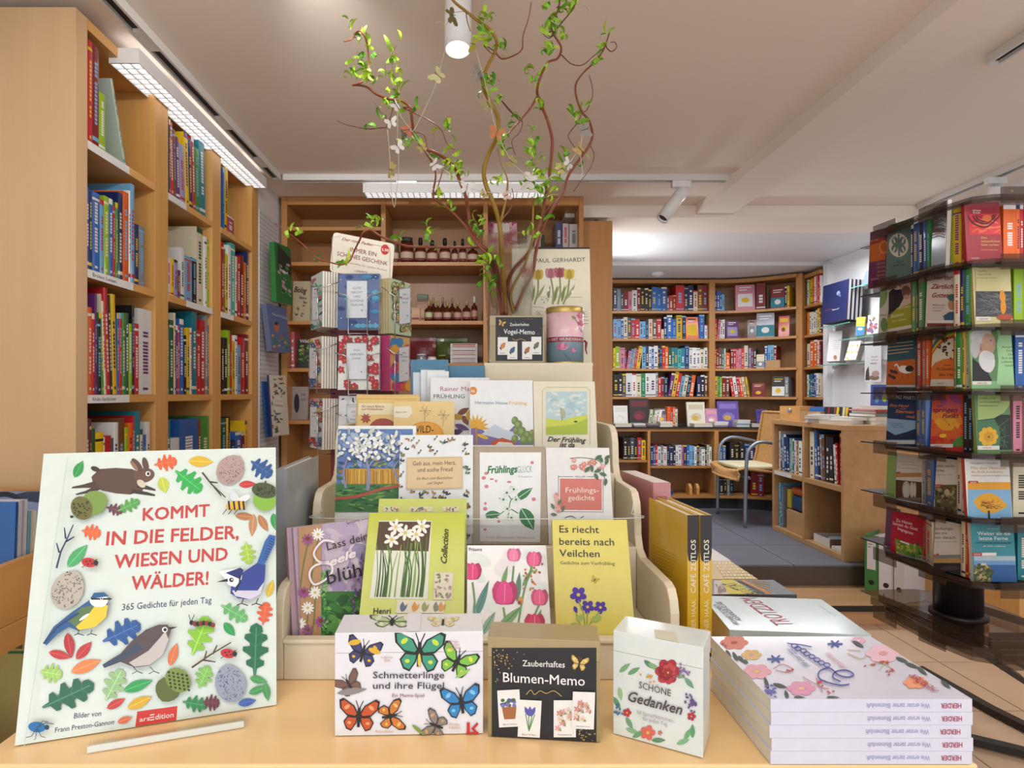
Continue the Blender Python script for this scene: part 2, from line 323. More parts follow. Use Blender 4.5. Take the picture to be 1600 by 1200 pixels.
# spine-out shelf book: one connected body whose spine carries printed bands, pages sunk in at the top
_seed = random.Random(3)
def spine_book(kind, label, M, th, h, d, c, group=None, c2=None, style=None, cat='book', detail=1):
    q = _seed; base = Vector(C(c)[:3]); f = q.uniform(.85, 1.1); base = tuple(min(1, x*f) for x in base)+(1,)
    lum = sum(base[:3])/3; c2 = C(c2) if c2 else C(q.choice(['w', 'w', 'y', 'e', 'c'] if lum < .35 else ['k', 'r', 'B', 'G', 'p']))
    style = q.randint(0, 4) if style is None else style
    rows = [(0, None)]; z = .04*h
    def add(to, kd): rows.append((to, kd))
    if style in (1, 3): add(.06*h, 'b'); add(.10*h, 'f'); 
    else: add(.05*h, 'b'); add(.08*h, 'm'); 
    t0, t1 = q.uniform(.2, .32), q.uniform(.7, .9); add(t0*h, 'b'); n = int((t1-t0)*(26 if detail > 1 else 11)); gap = q.randint(3, max(4, n-3))
    for i in range(n):
        a = t0+(t1-t0)*i/n; st = (t1-t0)/n; add((a+st*.7)*h, 'b' if i == gap else 'm'); add((a+st)*h, 'b')
    if style == 2: add(.93*h, 'b'); add(h, 'f')
    elif style == 4: add(.9*h, 'b'); add(.93*h, 'f'); add(h, 'b')
    else: add(h, 'b')
    mb = MB('gloss' if detail > 1 else 'print'); xs = [0, .3*th, .7*th, th]; bu = [0, -.0012, -.0012, 0]
    for z_, _ in rows:
        for x_, b_ in zip(xs, bu): mb.v.append((x_, b_, z_))
    for i in range(1, len(rows)):
        kd = rows[i][1]
        for j in range(3):
            cc = c2 if kd == 'f' or (kd == 'm' and j == 1) else base
            a = (i-1)*4+j; mb._f((a, a+1, a+5, a+4), cc)
    nr = len(rows)-1; A, B = 0, 3; Cc, D = nr*4, nr*4+3
    i = len(mb.v); mb.v += [(0, d, 0), (th, d, 0), (0, d, h), (th, d, h)]
    mb._f(tuple(range(0, nr*4+1, 4))[::1]+(i+2, i), base); mb._f((i+1, i+3)+tuple(range(3, nr*4+4, 4))[::-1], base)
    s = min(.002, th*.15); j = len(mb.v); pc = '#e8e0cf'
    mb.v += [(s, s, h), (th-s, s, h), (th-s, d, h-.0001), (s, d, h-.0001), (s, s, h-.004), (th-s, s, h-.004), (th-s, d, h-.004), (s, d, h-.004)]
    mb._f((Cc, Cc+1, Cc+2, D, j+1, j), base); mb._f((D, i+3, j+2, j+1), base); mb._f((i+2, Cc, j, j+3), base)
    mb._f((j, j+1, j+5, j+4), base); mb._f((j+4, j+5, j+6, j+7), pc); mb._f((j+1, j+2, j+6, j+5), base); mb._f((j+3, j, j+4, j+7), base)
    mb._f((i, i+1, B, 2, 1, A), base); mb._f((i+1, i, i+2, i+3), pc)
    o = mb.obj(kind, None, M); return tag(o, label, cat, group)
ORD = 'first second third fourth fifth sixth seventh eighth ninth tenth eleventh twelfth thirteenth fourteenth fifteenth sixteenth seventeenth eighteenth nineteenth twentieth'.split()+['%d%s' % (n, 'th' if 10 < n % 100 < 20 else {1: 'st', 2: 'nd', 3: 'rd'}.get(n % 10, 'th')) for n in range(21, 60)]
def shelf_row(spec, org, ang, length, hs, d, kind, where, group=None, total=None, detail=1, over=.0, fb=None):
    """spec: 'colour width height lean' items separated by commas; widths share the length; heights in hs units"""
    it = [s.split() for s in spec.split(',') if s.strip()]; W = total or sum(float(i[1]) for i in it); x = 0; Rz = Matrix.Rotation(ang, 4, 'Z'); n = 0
    for i in it:
        w = float(i[1])/W*length
        if i[0] == '_': x += w; continue
        h = float(i[2])*hs; lean = float(i[3]) if len(i) > 3 else 0; n += 1
        y = _seed.uniform(0, over)
        L = Matrix.Translation((x+(h*math.sin(R(-lean)) if lean < 0 else 0)*0, y, 0)) @ Matrix.Rotation(R(lean), 4, 'Y')
        if lean > 0: L = Matrix.Translation((x, y, w*math.sin(R(lean)))) @ Matrix.Rotation(R(lean), 4, 'Y')
        th = max(w-.0006, .003)*math.cos(R(lean)) 
        spine_book(kind, f'{CN[i[0]]} {kind.replace("_"," ")}, {ORD[n-1]} from left {where}', Matrix.Translation(org) @ Rz @ L, th, h, d*_seed.uniform(.85, 1) , i[0], group, None, None, detail=detail)
        x += w
# ================================================================ the room
CE = H0+1.07; FC = H0+1.0; PL = H0-.95; ST = H0-1.06
def sbox(name, a, mat, bevel=0): return struct(MB(mat).box(*a).obj(name, bevel=bevel))
sbox('ceiling', (-1.6, 2.9, -2.2, 3.75, CE, CE+.06), 'ceiling_paint')
f = sbox('ceiling_far', (.5, 2.9, 3.45, 3.78, FC, CE-.001), 'ceiling_paint'); f.name = 'trim_1'; f['label'] = 'cream painted cross beam'
g = sbox('ceiling', (.5, 3.4, 3.7801, 5.8, FC+.03, CE), 'white_wall')
sbox('trim_6', (2.74, 2.9, 3.7801, 4.7499, FC, FC+.0299), 'white_wall'); sbox('trim_2', (.5, 3.4, 4.75, 5.8, FC, FC+.0299), 'white_wall')
m = MB('beam_paint'); m.prism([(1.244, CE-.055), (1.45, CE-.055), (1.45, CE-.0005), (1.244, CE-.0005)], 'y', -2.2, 3.449); struct(m.obj('trim_3'))
sbox('wall_left', (-1.46, -1.3763, -2.2, 2.9999, 0, CE-.0001), 'white_wall')
w1 = sbox('wall_left', (-1.46, -1.08, 3.0, 3.66, 0, CE-.0001), 'white_wall')
sbox('wall_back', (-1.0799, .5, 3.605, 3.66, 0, CE-.0001), 'white_wall')
sbox('wall_middle', (.5, .56, 3.72, 5.8, PL, FC-.0001), 'white_wall')
sbox('wall_back', (.5, 3.4, 5.62, 5.7, PL, FC-.0001), 'white_wall')
sbox('wall_right', (2.74, 2.82, -2.2, 3.449, 0, CE-.0001), 'white_wall'); sbox('wall_right', (2.74, 2.82, 3.4491, 4.68, 0, FC-.0001), 'white_wall')
sbox('wall_right', (3.1, 3.2, 4.68, 5.62, PL, FC-.0001), 'white_wall')
sbox('trim_4', (2.7, 3.1, 4.68, 4.74, PL+.001, FC-.0001), 'white_wall')
# floor: stone tiles on the sales floor, a wooden step and a slate platform behind
fl = sbox('floor', (-1.6, 2.9, -2.2, 3.6, -.06, -.008), 'grout')
th_ = []
tm = None
for ix in range(6):
    for iy in range(-3, 8):
        x0, y0 = .38+ix*.405, iy*.405+.2
        if x0+.4 > 2.74: continue
        if tm is None: tm = MB('floor_tile').box(0, .4, 0, .4, -.0079, 0).mesh('tile')
        o = bpy.data.objects.new('tile', tm); COL.objects.link(o); o.location = (x0, y0, 0); o.parent = fl
sbox('floor', (-1.6, .379, -2.2, 3.6, -.0079, 0), 'floor_tile')
m = MB('stair_wood').box(.5, 2.70, 3.05, 3.37, .0005, ST-.02); stp = m.obj('trim_5', bevel=.002); struct(stp)
MB('stair_wood').box(.5, 2.7, 3.04, 3.3699, ST-.0199, ST-.004).obj('tread', stp); MB('dark_metal').box(.5, 2.7, 3.032, 3.0399, ST-.028, ST-.0005).obj('nosing', stp)
pf = sbox('floor', (.5, 3.1, 3.37, 5.62, .0005, PL-.012), 'step_stone')
tm = MB('slate_tile').box(0, .595, 0, .445, -.011, 0).mesh('tile')
for ix in range(5):
    for iy in range(4):
        if .56+ix*.6 > 2.7: continue
        o = bpy.data.objects.new('tile', tm); COL.objects.link(o); o.location = (.56+ix*.6, 3.372+iy*.45, PL); o.parent = pf
# ---------------------------------------------------------------- ceiling fittings
def grid_lamp(name, M, L, w, label):
    """louvred linear lamp: housing, glowing tube, parabolic louvre cells"""
    e = empty(name, M, label, 'lamp')
    m = MB('lamp_white'); h = .045
    m.box(0, L, -w/2, -w/2+.003, 0, h); m.obj('housing_side', e)
    MB('lamp_white').box(0, L, w/2-.003, w/2, 0, h).obj('housing_side', e)
    MB('lamp_white').box(-.003, 0, -w/2, w/2, 0, h).obj('end_cap', e); MB('lamp_white').box(L, L+.003, -w/2, w/2, 0, h).obj('end_cap', e)
    MB('lamp_glow').box(.0005, L-.0005, -w/2+.0032, w/2-.0032, .011, .014).obj('diffuser', e)
    g = MB('lamp_white'); n = int(L/.03)
    for i in range(n): g.box(.0012+i*L/n, .0042+i*L/n, -w/2+.0035, w/2-.0035, .0008, .0105)
    for j in (-.5, .5): g.box(.0002, L-.0002, j*w/3-.0016, j*w/3+.0016, .0008, .0105)
    o = g.obj('louvre', e); o['kind'] = 'stuff'
    for t in (.25, .75): MB('track_white').box(L*t-.05, L*t+.05, -.012, .012, h+.0002, .062).obj('bracket', e)
    return e
Mz = Matrix.Rotation(R(90), 4, 'Z')
grid_lamp('linear_lamp', Matrix.Translation((-1.055, 1.82, H0+.988)) @ Mz, 1.1, .09, 'long white louvred lamp hanging above the children\'s bookcase')
grid_lamp('linear_lamp', Matrix.Translation((-.555, 3.02, H0+.985)), .9, .085, 'long white louvred lamp hanging across the room before the back bookcase')
def track(name, x0, x1, y0, y1, label, gaps=()):
    e = empty(name, (x0, y0, CE), label, 'light track'); X = x1-x0; Yl = y1-y0
    m = MB('track_white'); long_x = X > Yl
    if long_x:
        m.box(0, X, 0, .008, -.03, -.0005); m.obj('rail', e); MB('track_white').box(0, X, Yl-.008, Yl, -.03, -.0005).obj('rail', e)
        MB('black_gap').box(.001, X-.001, .0082, Yl-.0082, -.018, -.001).obj('groove', e)
        MB('track_white').box(X, X+.004, 0, Yl, -.03, -.0005).obj('end_cap', e)
    else:
        m.box(0, .008, 0, Yl, -.03, -.0005); m.obj('rail', e); MB('track_white').box(X-.008, X, 0, Yl, -.03, -.0005).obj('rail', e)
        MB('black_gap').box(.0082, X-.0082, .001, Yl-.001, -.018, -.001).obj('groove', e)
        MB('track_white').box(0, X, Yl, Yl+.004, -.03, -.0005).obj('end_cap', e)
    for gx in gaps:
        (MB('track_white').box(gx, gx+.1, .009, Yl-.009, -.029, -.0185) if long_x else MB('track_white').box(.009, X-.009, gx, gx+.1, -.029, -.0185)).obj('cover_strip', e)
track('ceiling_track', -1.0, -.955, 1.0, 2.96, 'white ceiling track running along the children\'s bookcase', (.75, 1.3, 1.7))
track('ceiling_track', -.945, 1.22, 2.96, 3.005, 'white ceiling track crossing the room by the back bookcase', (.55, 1.0, 1.4))
track('ceiling_track', 1.61, 1.655, .8, 1.92, 'short white ceiling track on the ceiling beyond the long beam')
track('ceiling_track', 2.48, 2.525, 1.6, 3.42, 'white ceiling track behind the revolving rack of pocket books')
def can(label, top, aim, L=.15, r=.031, lit=True, head=None):
    e = empty('spotlight', top, label, 'spotlight'); top = Vector(top)
    MB('lamp_white').box(-.045, .045, -.014, .014, -.0305, -.0002).obj('adapter', e)
    MB('lamp_white').lathe([(.006, -.06), (.006, -.0307)], n=10).obj('stem', e)
    M = Matrix.Translation(Vector((0, 0, -.06))) @ Vector(aim).to_track_quat('-Z', 'Y').to_matrix().to_4x4()
    h = MB('lamp_white').lathe([(r*.9, .02), (r, .015), (r, -L), (r*.9, -L), (r*.86, -L+.012)], n=28, cap=False)
    h.face([(r*.9*math.cos(2*math.pi*i/28), r*.9*math.sin(2*math.pi*i/28), .02) for i in range(28)])
    o = h.obj('lamp_head', e); o.matrix_local = M
    l = MB('led_glow' if lit else 'dark_metal').lathe([(.0005, -L+.013), (r*.85, -L+.013)], n=24, cap=False); l.face([(r*.85*math.cos(-2*math.pi*i/24), r*.85*math.sin(-2*math.pi*i/24), -L+.0125) for i in range(24)]); o = l.obj('lens', e); o.matrix_local = M
    return e
can('white cylinder spotlight shining straight down above the willow branches', (-.048, 1.56, CE), (0, -.18, -1), .145, .034)
can('white cylinder spotlight tilted on the cross track beside the beam', (1.0, 2.98, CE-.03), (-.42, -.12, -.55), .17, .03, False)
can('white spotlight on the track behind the revolving rack', (2.5, 2.93, CE-.03), (.1, .3, -.8), .12, .03, False)
e = empty('smoke_detector', (1.49, 5.0, FC), 'small round white detector on the far ceiling', 'smoke detector'); MB('lamp_white').lathe([(.05, -.0005), (.05, -.02), (.03, -.035)], n=20).obj('housing', e); MB('track_white').lathe([(.02, -.0351), (.015, -.042)], n=14).obj('sensor', e)
# ================================================================ bookcases
def bc(name, label, M): return empty(name, M, label, 'bookcase')
# ---- children's bookcase along the left wall
B1 = bc('bookcase', 'tall light wooden bookcase full of children\'s books along the wall', (0, 0, 0))
X0 = -1.073; XB = -1.375; TZ = H0+1.034
MB('panel_wood').box(XB, X0, 1.626, 1.676, .001, TZ).obj('end_panel', B1, bevel=.001)
for a, b in ((2.03, 2.115), (2.466, 2.55), (2.9, 2.985)): MB('beech_z').box(XB, X0-.0005, a, b, .001, TZ).obj('divider', B1, bevel=.001)
MB('beech_y').box(XB-.001, XB+.012, 1.677, 2.984, .05, TZ-.001).obj('back_panel', B1)
BAYS = ((1.6765, 2.0295), (2.1155, 2.4655), (2.5505, 2.8995))
ZS = (.70, .345, -.003, -.37, -.72)
for bi, (a, b) in enumerate(BAYS):
    MB('beech_y').box(XB+.013, X0, a, b, TZ-.03, TZ-.0002).obj('top_board', B1)
    for zi, z in enumerate(ZS):
        s = MB('beech_y').box(XB+.013, X0, a, b, H0+z-.024, H0+z).obj('shelf', B1, bevel=.001)
        ls = {(0, 0): (0, .2), (1, 0): (0, .22), (2, 0): (0, .2), (0, 1): (0, .13), (1, 1): (.13, .35), (1, 2): (0, .13)}.get((zi, bi))
        if ls: 
            MB('print', '#ececec').box(X0+.0002, X0+.0012, a+ls[0]*1.0, a+ls[1], H0+z-.024, H0+z-.001).obj('label_strip', s)
            Ml = Matrix.Translation((X0+.0013, a+ls[0], H0+z-.024)) @ Mz
            ar = Art(Ml, uv=.024)
            t = {(2, 0): 'Kinder-Sachbücher', (1, 0): 'Erstes Lesen', (0, 0): '', (1, 1): '', (1, 2): ''}.get((zi, bi), '')
            if t: ar.text(t, .02, .017, .13, .017, .010, '#33343a'); ar.done(s, 'label_print').matrix_local = Ml
def lrow(ox, oy, k, x0, spec, z, where, proud=.012):
    """books whose ends and tops were read off the photograph, standing with their spines in the bookcase front"""
    it = [s.split() for s in spec.split(',') if s.strip()]; Yof = lambda u: -(X0-proud)*F/(VX-(ox+u*k)); n = 0
    for i in it:
        x1 = float(i[1]); ya, yb = Yof(x0), Yof(x1); x0 = x1
        if i[0] == '_': continue
        for a_, b_ in BAYS:
            if a_-.06 < ya < b_: ya = max(ya, a_+.001); yb = min(yb, b_-.001)
        if yb-ya < .002: continue
        ym = (ya+yb)/2; h = (VY-(oy+float(i[2])*k))*ym/F-z; lean = float(i[3]) if len(i) > 3 else 0; n += 1
        h = min(max(h, .05), {.70: .29, .345: .322, -.003: .316, -.37: .335}[z])
        sh = h*math.sin(R(-lean)) if lean < 0 else 0
        L = Matrix.Translation((X0-proud, ya+(sh if False else 0), H0+z+.0006+(max(yb-ya, .003)*math.sin(R(lean)) if lean > 0 else 0))) @ Mz @ Matrix.Rotation(R(lean), 4, 'Y')
        spine_book('picture_book', f'{CN[i[0]]} picture book, {ORD[n-1]} from left {where}', L, max((yb-ya)*math.cos(R(lean))-.0006, .003), h, _seed.uniform(.17, .24), i[0], 'children\'s books in the tall bookcase', detail=2)
T = 'of near bay of children\'s bookcase'; T2 = 'of middle bay of children\'s bookcase'; T3 = 'of far bay of children\'s bookcase'
lrow(100, 30, .2916, 128, 'r 152 60,R 187 130,l 222 400', .70, 'on top shelf '+T)
lrow(120, 270, .15, 95, 'b 128 160,B 160 205,b 238 210,c 282 285,l 335 250,b 375 275,r 402 350,g 430 315,B 478 215,o 540 205,w 560 190,c 600 125,B 645 540,s 705 560', .345, 'on second shelf '+T)
lrow(120, 440, .15, 70, 'c 115 250,o 158 270,r 187 335,p 210 130,k 258 390,g 285 330 -3,e 310 140 -3,r 350 75 -3,k 375 150 -3,y 418 140 -2,b 440 330,r 472 330,g 505 330,G 540 330,l 575 440,k 600 250,r 645 440,w 790 295', -.003, 'on third shelf '+T)
lrow(120, 620, .175, 40, 'w 68 150,d 115 195,R 132 200,G 165 290,y 240 320,w 248 360,r 305 350,d 328 370,w 370 230,n 425 190,l 460 275,o 500 235,r 515 170,t 565 130,e 590 290,b 620 340,w 655 225', -.37, 'on fourth shelf '+T)
lrow(100, 30, .2916, 562, 'd 572 540,r 590 560 -3,n 604 600 -3,p 622 640 -3,v 650 680 -3,y 672 620 -3,B 690 650 -3,r 705 640 -3,g 730 700 -3,t 760 600 -3', .70, 'on top shelf '+T2)
lrow(250, 340, .1333, 80, 'w 125 470,y 165 480,v 205 500,p 240 620,w 285 360,c 375 460,k 430 480,e 500 125,_ 520 0,w 550 230,l 578 260', .345, 'on second shelf '+T2)
lrow(250, 470, .1292, 78, 't 110 320,G 165 235,e 190 150,p 215 300,r 235 300,b 285 225,k 320 420,y 360 330,w 385 330,t 445 110,r 485 350,r 545 235,s 575 160,d 590 300,o 645 295', -.003, 'on third shelf '+T2)
lrow(120, 620, .175, 790, 'e 800 205,t 835 205,w 915 370,b 1080 200,n 1110 200,g 1180 175,y 1225 175', -.37, 'on fourth shelf '+T2)
lrow(100, 30, .2916, 850, 'b 860 800,y 878 800', .70, 'on top shelf '+T3)
lrow(250, 340, .1333, 722, 'r 748 290,g 765 370,y 795 430,w 830 330,a 880 310,e 905 460,r 940 460,R 980 450,o 1010 530,B 1040 410', .345, 'on second shelf '+T3)
lrow(250, 470, .1292, 740, 'k 775 450,k 815 450,l 845 360,r 870 405,y 905 490,w 935 420,c 975 540,r 1025 450,R 1070 410', -.003, 'on third shelf '+T3)
lrow(120, 620, .175, 1288, 'G 1335 190,y 1355 190,k 1370 180,B 1415 390,b 1470 315,R 1500 320,y 1520 215', -.37, 'on fourth shelf '+T3)
# leaning picture book and small red box on the top shelf
def shelf_face(label, Y0, Y1, z, h, cols, lean=12, kind='picture_book'):
    """book leaning back in the bookcase, cover towards the room"""
    BL = Vector((X0-.03, Y0, H0+z+.001)); BR = Vector((X0-.03, Y1, H0+z+.001)); TL = BL+Vector((-h*math.sin(R(lean)), 0, h*math.cos(R(lean))))
    book(label, BL, BR, TL, .008, cols[0], lambda a: None, kind=kind)
L = Matrix.Translation((X0-.02, 1.80, H0+.70+.001)) @ Mz @ Matrix.Rotation(R(-17), 4, 'Y')
L = Matrix.Translation((0, .085, 0)) @ L
spine_book('picture_book', 'pale turquoise picture book leaning alone on the top shelf of the near bay', L, .012, .25, .2, '#bccdbf', 'children\'s books in the tall bookcase', '#6fa3a0', 3)
spine_book('card_game_box', 'small red and white box beside yellow books, top shelf of far bay', Matrix.Translation((X0-.01, 2.635, H0+.701)) @ Mz, .075, .075, .12, '#b5545c', None, 'w', 2, 'box')
MB
# ---- back bookcase
B2 = bc('bookcase', 'wide brown wooden bookcase on the back wall holding bottles and gifts', (0, 0, 0))
YF = 3.3; YB = 3.6
def bx(n, par, x0, x1, y0, y1, z0, z1, mat, bev=.001): return MB(mat).box(x0, x1, y0, y1, z0, z1).obj(n, par, bevel=bev)
XD = ((-1.062, -1.03), (-.52, -.495), (.035, .06), (.555, .58))
for a, b in XD: bx('upright', B2, a, b, YF, YB, .001, CE-.002, 'oak_z')
bx('back_panel', B2, -1.03, .555, YB-.0005-.012, YB-.0005, .001, CE-.003, 'back_wood')
def shelf2(bay, ys):
    a, b = XD[bay][1]+.0005, XD[bay+1][0]-.0005
    for y in ys: z = H0+(VY-y)*YF/F; bx('shelf', B2, a, b, YF+.004, YB-.013, z-.02, z, 'oak_x')
shelf2(0, (313, 354, 409, 501, 575, 657)); shelf2(1, (315, 409, 501, 567, 657)); shelf2(2, (315, 388, 501, 567, 657))
for bay in range(3): bx('top_rail', B2, XD[bay][1]+.0005, XD[bay+1][0]-.0005, YF, YF+.003, CE-.045, CE-.003, 'oak_x')
# ---- cabinet end beside it
B3 = bc('cabinet', 'tall brown wooden cabinet end beside the back bookcase', (0, 0, 0)); B3['category'] = 'cabinet'
bx('side_panel', B3, .585, .759, 3.4, 3.43, PL-.0, H0+.966, 'oak_z'); bx('carcass', B3, .585, .759, 3.4305, 3.7, PL, H0+.96, 'oak_z')
# ---- far curved bookcase
PATH = [(1.0, 5.25), (2.03, 5.25), (2.16, 5.245), (2.3, 5.205), (2.43, 5.135), (2.54, 5.05), (2.62, 4.98)]
def at(path, d):
    for (a, b), (c, e) in zip(path, path[1:]):
        L = math.hypot(c-a, e-b)
        if d <= L or (c, e) == path[-1]: return a+(c-a)*d/L, b+(e-b)*d/L, math.atan2(e-b, c-a)
        d -= L
def plen(path): return sum(math.hypot(c-a, e-b) for (a, b), (c, e) in zip(path, path[1:]))
def strip(mb, path, dep, z0, z1, off=0):
    """curved board along the path"""
    n = len(path); fr = []; bk = []
    for i, (x, y) in enumerate(path):
        a = path[max(i-1, 0)]; b = path[min(i+1, n-1)]; dx, dy = b[0]-a[0], b[1]-a[1]; l = math.hypot(dx, dy); nx, ny = -dy/l, dx/l
        fr.append((x+nx*off, y+ny*off)); bk.append((x+nx*(off+dep), y+ny*(off+dep)))
    mb.prism(fr+bk[::-1], 'z', z0, z1); return mb
B4 = bc('bookcase', 'long curved wooden bookcase packed with colourful novels on the far wall', (0, 0, 0))
ZF = [.714, .475, .2155, -.0276]; BAY1 = PATH[:2]; BAY2 = PATH[1:]; BAY3 = [(2.68, 5.0), (2.675, 4.745)]
for pth in (BAY1, BAY2, BAY3):
    top = H0+.985 if pth is not BAY3 else H0+.97
    strip(MB('oak_x'), pth, .26, top-.03, top-.0005).obj('top_board', B4); strip(MB('back_wood'), pth, .012, PL+.7, top-.0305, .248).obj('back_panel', B4)
    for z in ZF: strip(MB('oak_x'), pth, .247, H0+z-.02, H0+z).obj('shelf', B4)
def upright(x, y, ang, w=.03, z0=PL+.678, z1=H0+.985):
    o = MB('oak_z').box(-w/2, w/2, -.006, .25, 0, z1-z0).obj('upright', B4); o.matrix_world = Matrix.Translation((x, y, z0)) @ Matrix.Rotation(ang, 4, 'Z'); return o
upright(.985, 5.25, 0); upright(2.03, 5.249, 0, .05); upright(2.645, 4.985, R(-55), .05); 
KIND_FACE = []
def face_book(label, M, w, h, c1, c2, seed, kind='book', t=.02, group=None):
    """small book shown cover first: case with front print; real depth"""
    q = random.Random(seed); e = empty(kind, M, label, 'book', group)
    MB('gloss', c1).prism([(0, 0), (w, 0), (w, .002), (.003, .002), (.003, t-.002), (w, t-.002), (w, t), (0, t)], 'z', 0, h).obj('cover', e)
    MB('print', '#e8e0cf').box(.003, w-.002, .0021, t-.0021, .001, h-.001).obj('page_block', e)
    a = Art(M, uv=h); 
    k = q.randint(0, 2)
    if k == 0: a.rect(w*.1, h*.1, w*.9, h*.3, c2); a.ell(w*.5, h*.62, w*.3, h*.17, c2); a.ell(w*.45, h*.66, w*.18, h*.1, q.choice(['#d8b04a', '#8a2f3c', '#f0efec']))
    elif k == 1: a.rect(0, h*.5, w, h*.95, c2); a.rect(w*.15, h*.12, w*.85, h*.16, q.choice(['w', 'y'])); a.rect(w*.15, h*.22, w*.7, h*.26, 'w'); a.ell(w*.5, h*.7, w*.22, h*.12, q.choice(['o', 'w', 'y']))
    else: a.rect(w*.12, h*.35, w*.88, h*.85, c2); a.rect(w*.2, h*.08, w*.8, h*.13, q.choice(['k', 'w'])); a.rect(w*.2, h*.18, w*.6, h*.22, q.choice(['k', 'w'])); a.ell(w*.5, h*.6, w*.2, h*.1, q.choice(['r', 'w', 'y']))
    a.done(e); return e
def prow(spec, path, z, where, kind, group, hs, d0=0, d1=None, depth=.17, proud=.02, top=None):
    it = [s.split() for s in spec.split(',') if s.strip()]; L = (d1 if d1 is not None else plen(path))-d0; W = sum(float(i[1]) for i in it); x = d0; n = 0
    for i in it:
        w = float(i[1])/W*L; h = min(float(i[2])*hs, top or 9) if len(i) > 2 else 0
        if i[0] != '_':
            n += 1; px, py, an = at(path, x); lean = 0 if len(i) < 4 or i[3] == 'F' else float(i[3]); nx, ny = -math.sin(an), math.cos(an)
            Mb = Matrix.Translation((px+nx*proud, py+ny*proud, z+.0006)) @ Matrix.Rotation(an, 4, 'Z')
            if len(i) > 3 and i[3] == 'F':
                face_book(f'{CN[i[0]]} book shown cover first, {ORD[n-1]} from left {where}', Mb @ Matrix.Rotation(R(-6), 4, 'X'), w-.002, h, i[0], i[4], n, kind, .03, group)
            else:
                if lean > 0: Mb = Mb @ Matrix.Translation((0, 0, w*math.sin(R(lean)))) 
                spine_book(kind, f'{CN[i[0]]} {kind.replace("_"," ")}, {ORD[n-1]} from left {where}', Mb @ Matrix.Rotation(R(lean), 4, 'Y'), max((w-.0006)*math.cos(R(lean)), .003), h, depth, i[0], group)
        x += w
hs = .29375*5.25/F; G1 = 'novels in the far curved bookcase'; N = ' of flat bay, far bookcase'
s1 = 'd 20 125,s 20 118,d 15 100,R 25 105,m 20 105,w 27 112,R 18 125,k 22 122,k 20 122,k 18 115,b 27 130,b 25 126,b 28 128,n 14 80,r 18 85,R 17 85,r 43 145,B 22 132,B 28 142,e 22 110,n 28 145,R 25 142'
s2 = 'c 22 105,c 20 105,b 14 105,e 22 115,d 20 112,r 22 108,r 24 105,c 18 92,c 14 92,B 16 95,e 22 105,n 24 105,r 24 108,e 14 50,B 16 115,b 30 125,b 22 105,y 32 125,k 20 122,o 72 118 F y,b 30 128,w 16 75'
s3 = 'y 12 110,l 26 118,m 30 112,R 10 105,m 14 100 8,c 14 105 8,s 14 110 8,r 14 105 8,y 22 120 8,_ 12,c 22 125,B 18 122,w 16 118,b 14 115,w 24 122,k 10 115,B 14 120,r 18 122,o 18 118,G 20 112,t 16 112,t 20 112,a 18 112,t 24 110,B 24 125,w 20 112,w 24 112,w 20 110,e 24 112,w 20 112'
s4 = 'k 30 120,k 20 125,d 20 122,w 34 125,w 24 125,e 26 122,g 24 125,w 24 125,w 34 125,s 12 130,r 18 105,R 16 105,k 20 105,p 20 125 10,y 20 135 10,r 20 125 10,c 18 110 10,e 20 115 10,k 20 115 10,o 22 115 8,_ 22,B 20 110,k 22 115,n 16 110'
st = 1.183-1.0
for s, z, nm in zip((s1, s2, s3, s4), ZF, ('top shelf', 'second shelf', 'third shelf', 'fourth shelf')): prow(s, BAY1, H0+z, 'on '+nm+N, 'novel', G1, hs, st, 1.0, top=.225)
N = ', curved far bay'
c1 = 'B 14 110,b 16 110,b 14 105,c 14 100,_ 60,m 110 150 F w,R 50 150,_ 25,R 75 115 F t,k 12 110,y 12 115,_ 14'
c2 = 'r 16 110,m 14 105 5,w 16 100 5,w 18 105,_ 8,p 80 100 F v,_ 36,n 50 100 F s,s 100 135 F t,_ 20,r 60 110 F y,_ 14'
c3 = 'r 14 110,R 14 110,n 20 115,t 16 108,e 10 110,o 28 88,R 16 110,r 18 110,m 16 108,m 16 108,r 18 112,e 24 125,v 14 110,R 16 112,k 16 110,e 50 75 F s,b 16 118,c 18 122,c 18 122,R 18 118,_ 90'
c4 = 'y 20 112,g 16 112,l 12 108,R 26 112,n 24 110,_ 10,r 20 112 -8,w 20 110 -8,r 18 110 -8,o 18 108 -8,e 16 108 -8,y 14 108 -8,_ 14,R 75 75 F R,_ 40,k 75 110 F w,s 22 105,_ 20'
for s, z, nm in zip((c1, c2, c3, c4), ZF, ('top shelf', 'second shelf', 'third shelf', 'fourth shelf')): prow(s, BAY2, H0+z, 'on '+nm+N, 'hardback', 'hardbacks in the curved bay', hs*.97, .03, plen(BAY2)-.04, top=.225)
N = ' of end bay, far bookcase'
d1 = 'w 14 140,l 12 135,y 14 140,o 12 140,w 12 145,m 12 145,r 14 150,w 10 140'
d2 = 'o 18 125,w 16 120,e 16 120,w 16 125,e 12 120,y 14 130,n 12 130'
d3 = 'e 22 125,o 26 140,o 24 140,e 14 135,R 12 130'
d4 = 'w 12 120,t 14 120,t 14 125,B 12 125,b 14 125,w 14 125,e 20 110'
for s, z, nm in zip((d1, d2, d3, d4), ZF, ('top shelf', 'second shelf', 'third shelf', 'fourth shelf')): prow(s, BAY3, H0+z, 'on '+nm+N, 'novel', G1, hs*.93, .03, .24, top=.23)
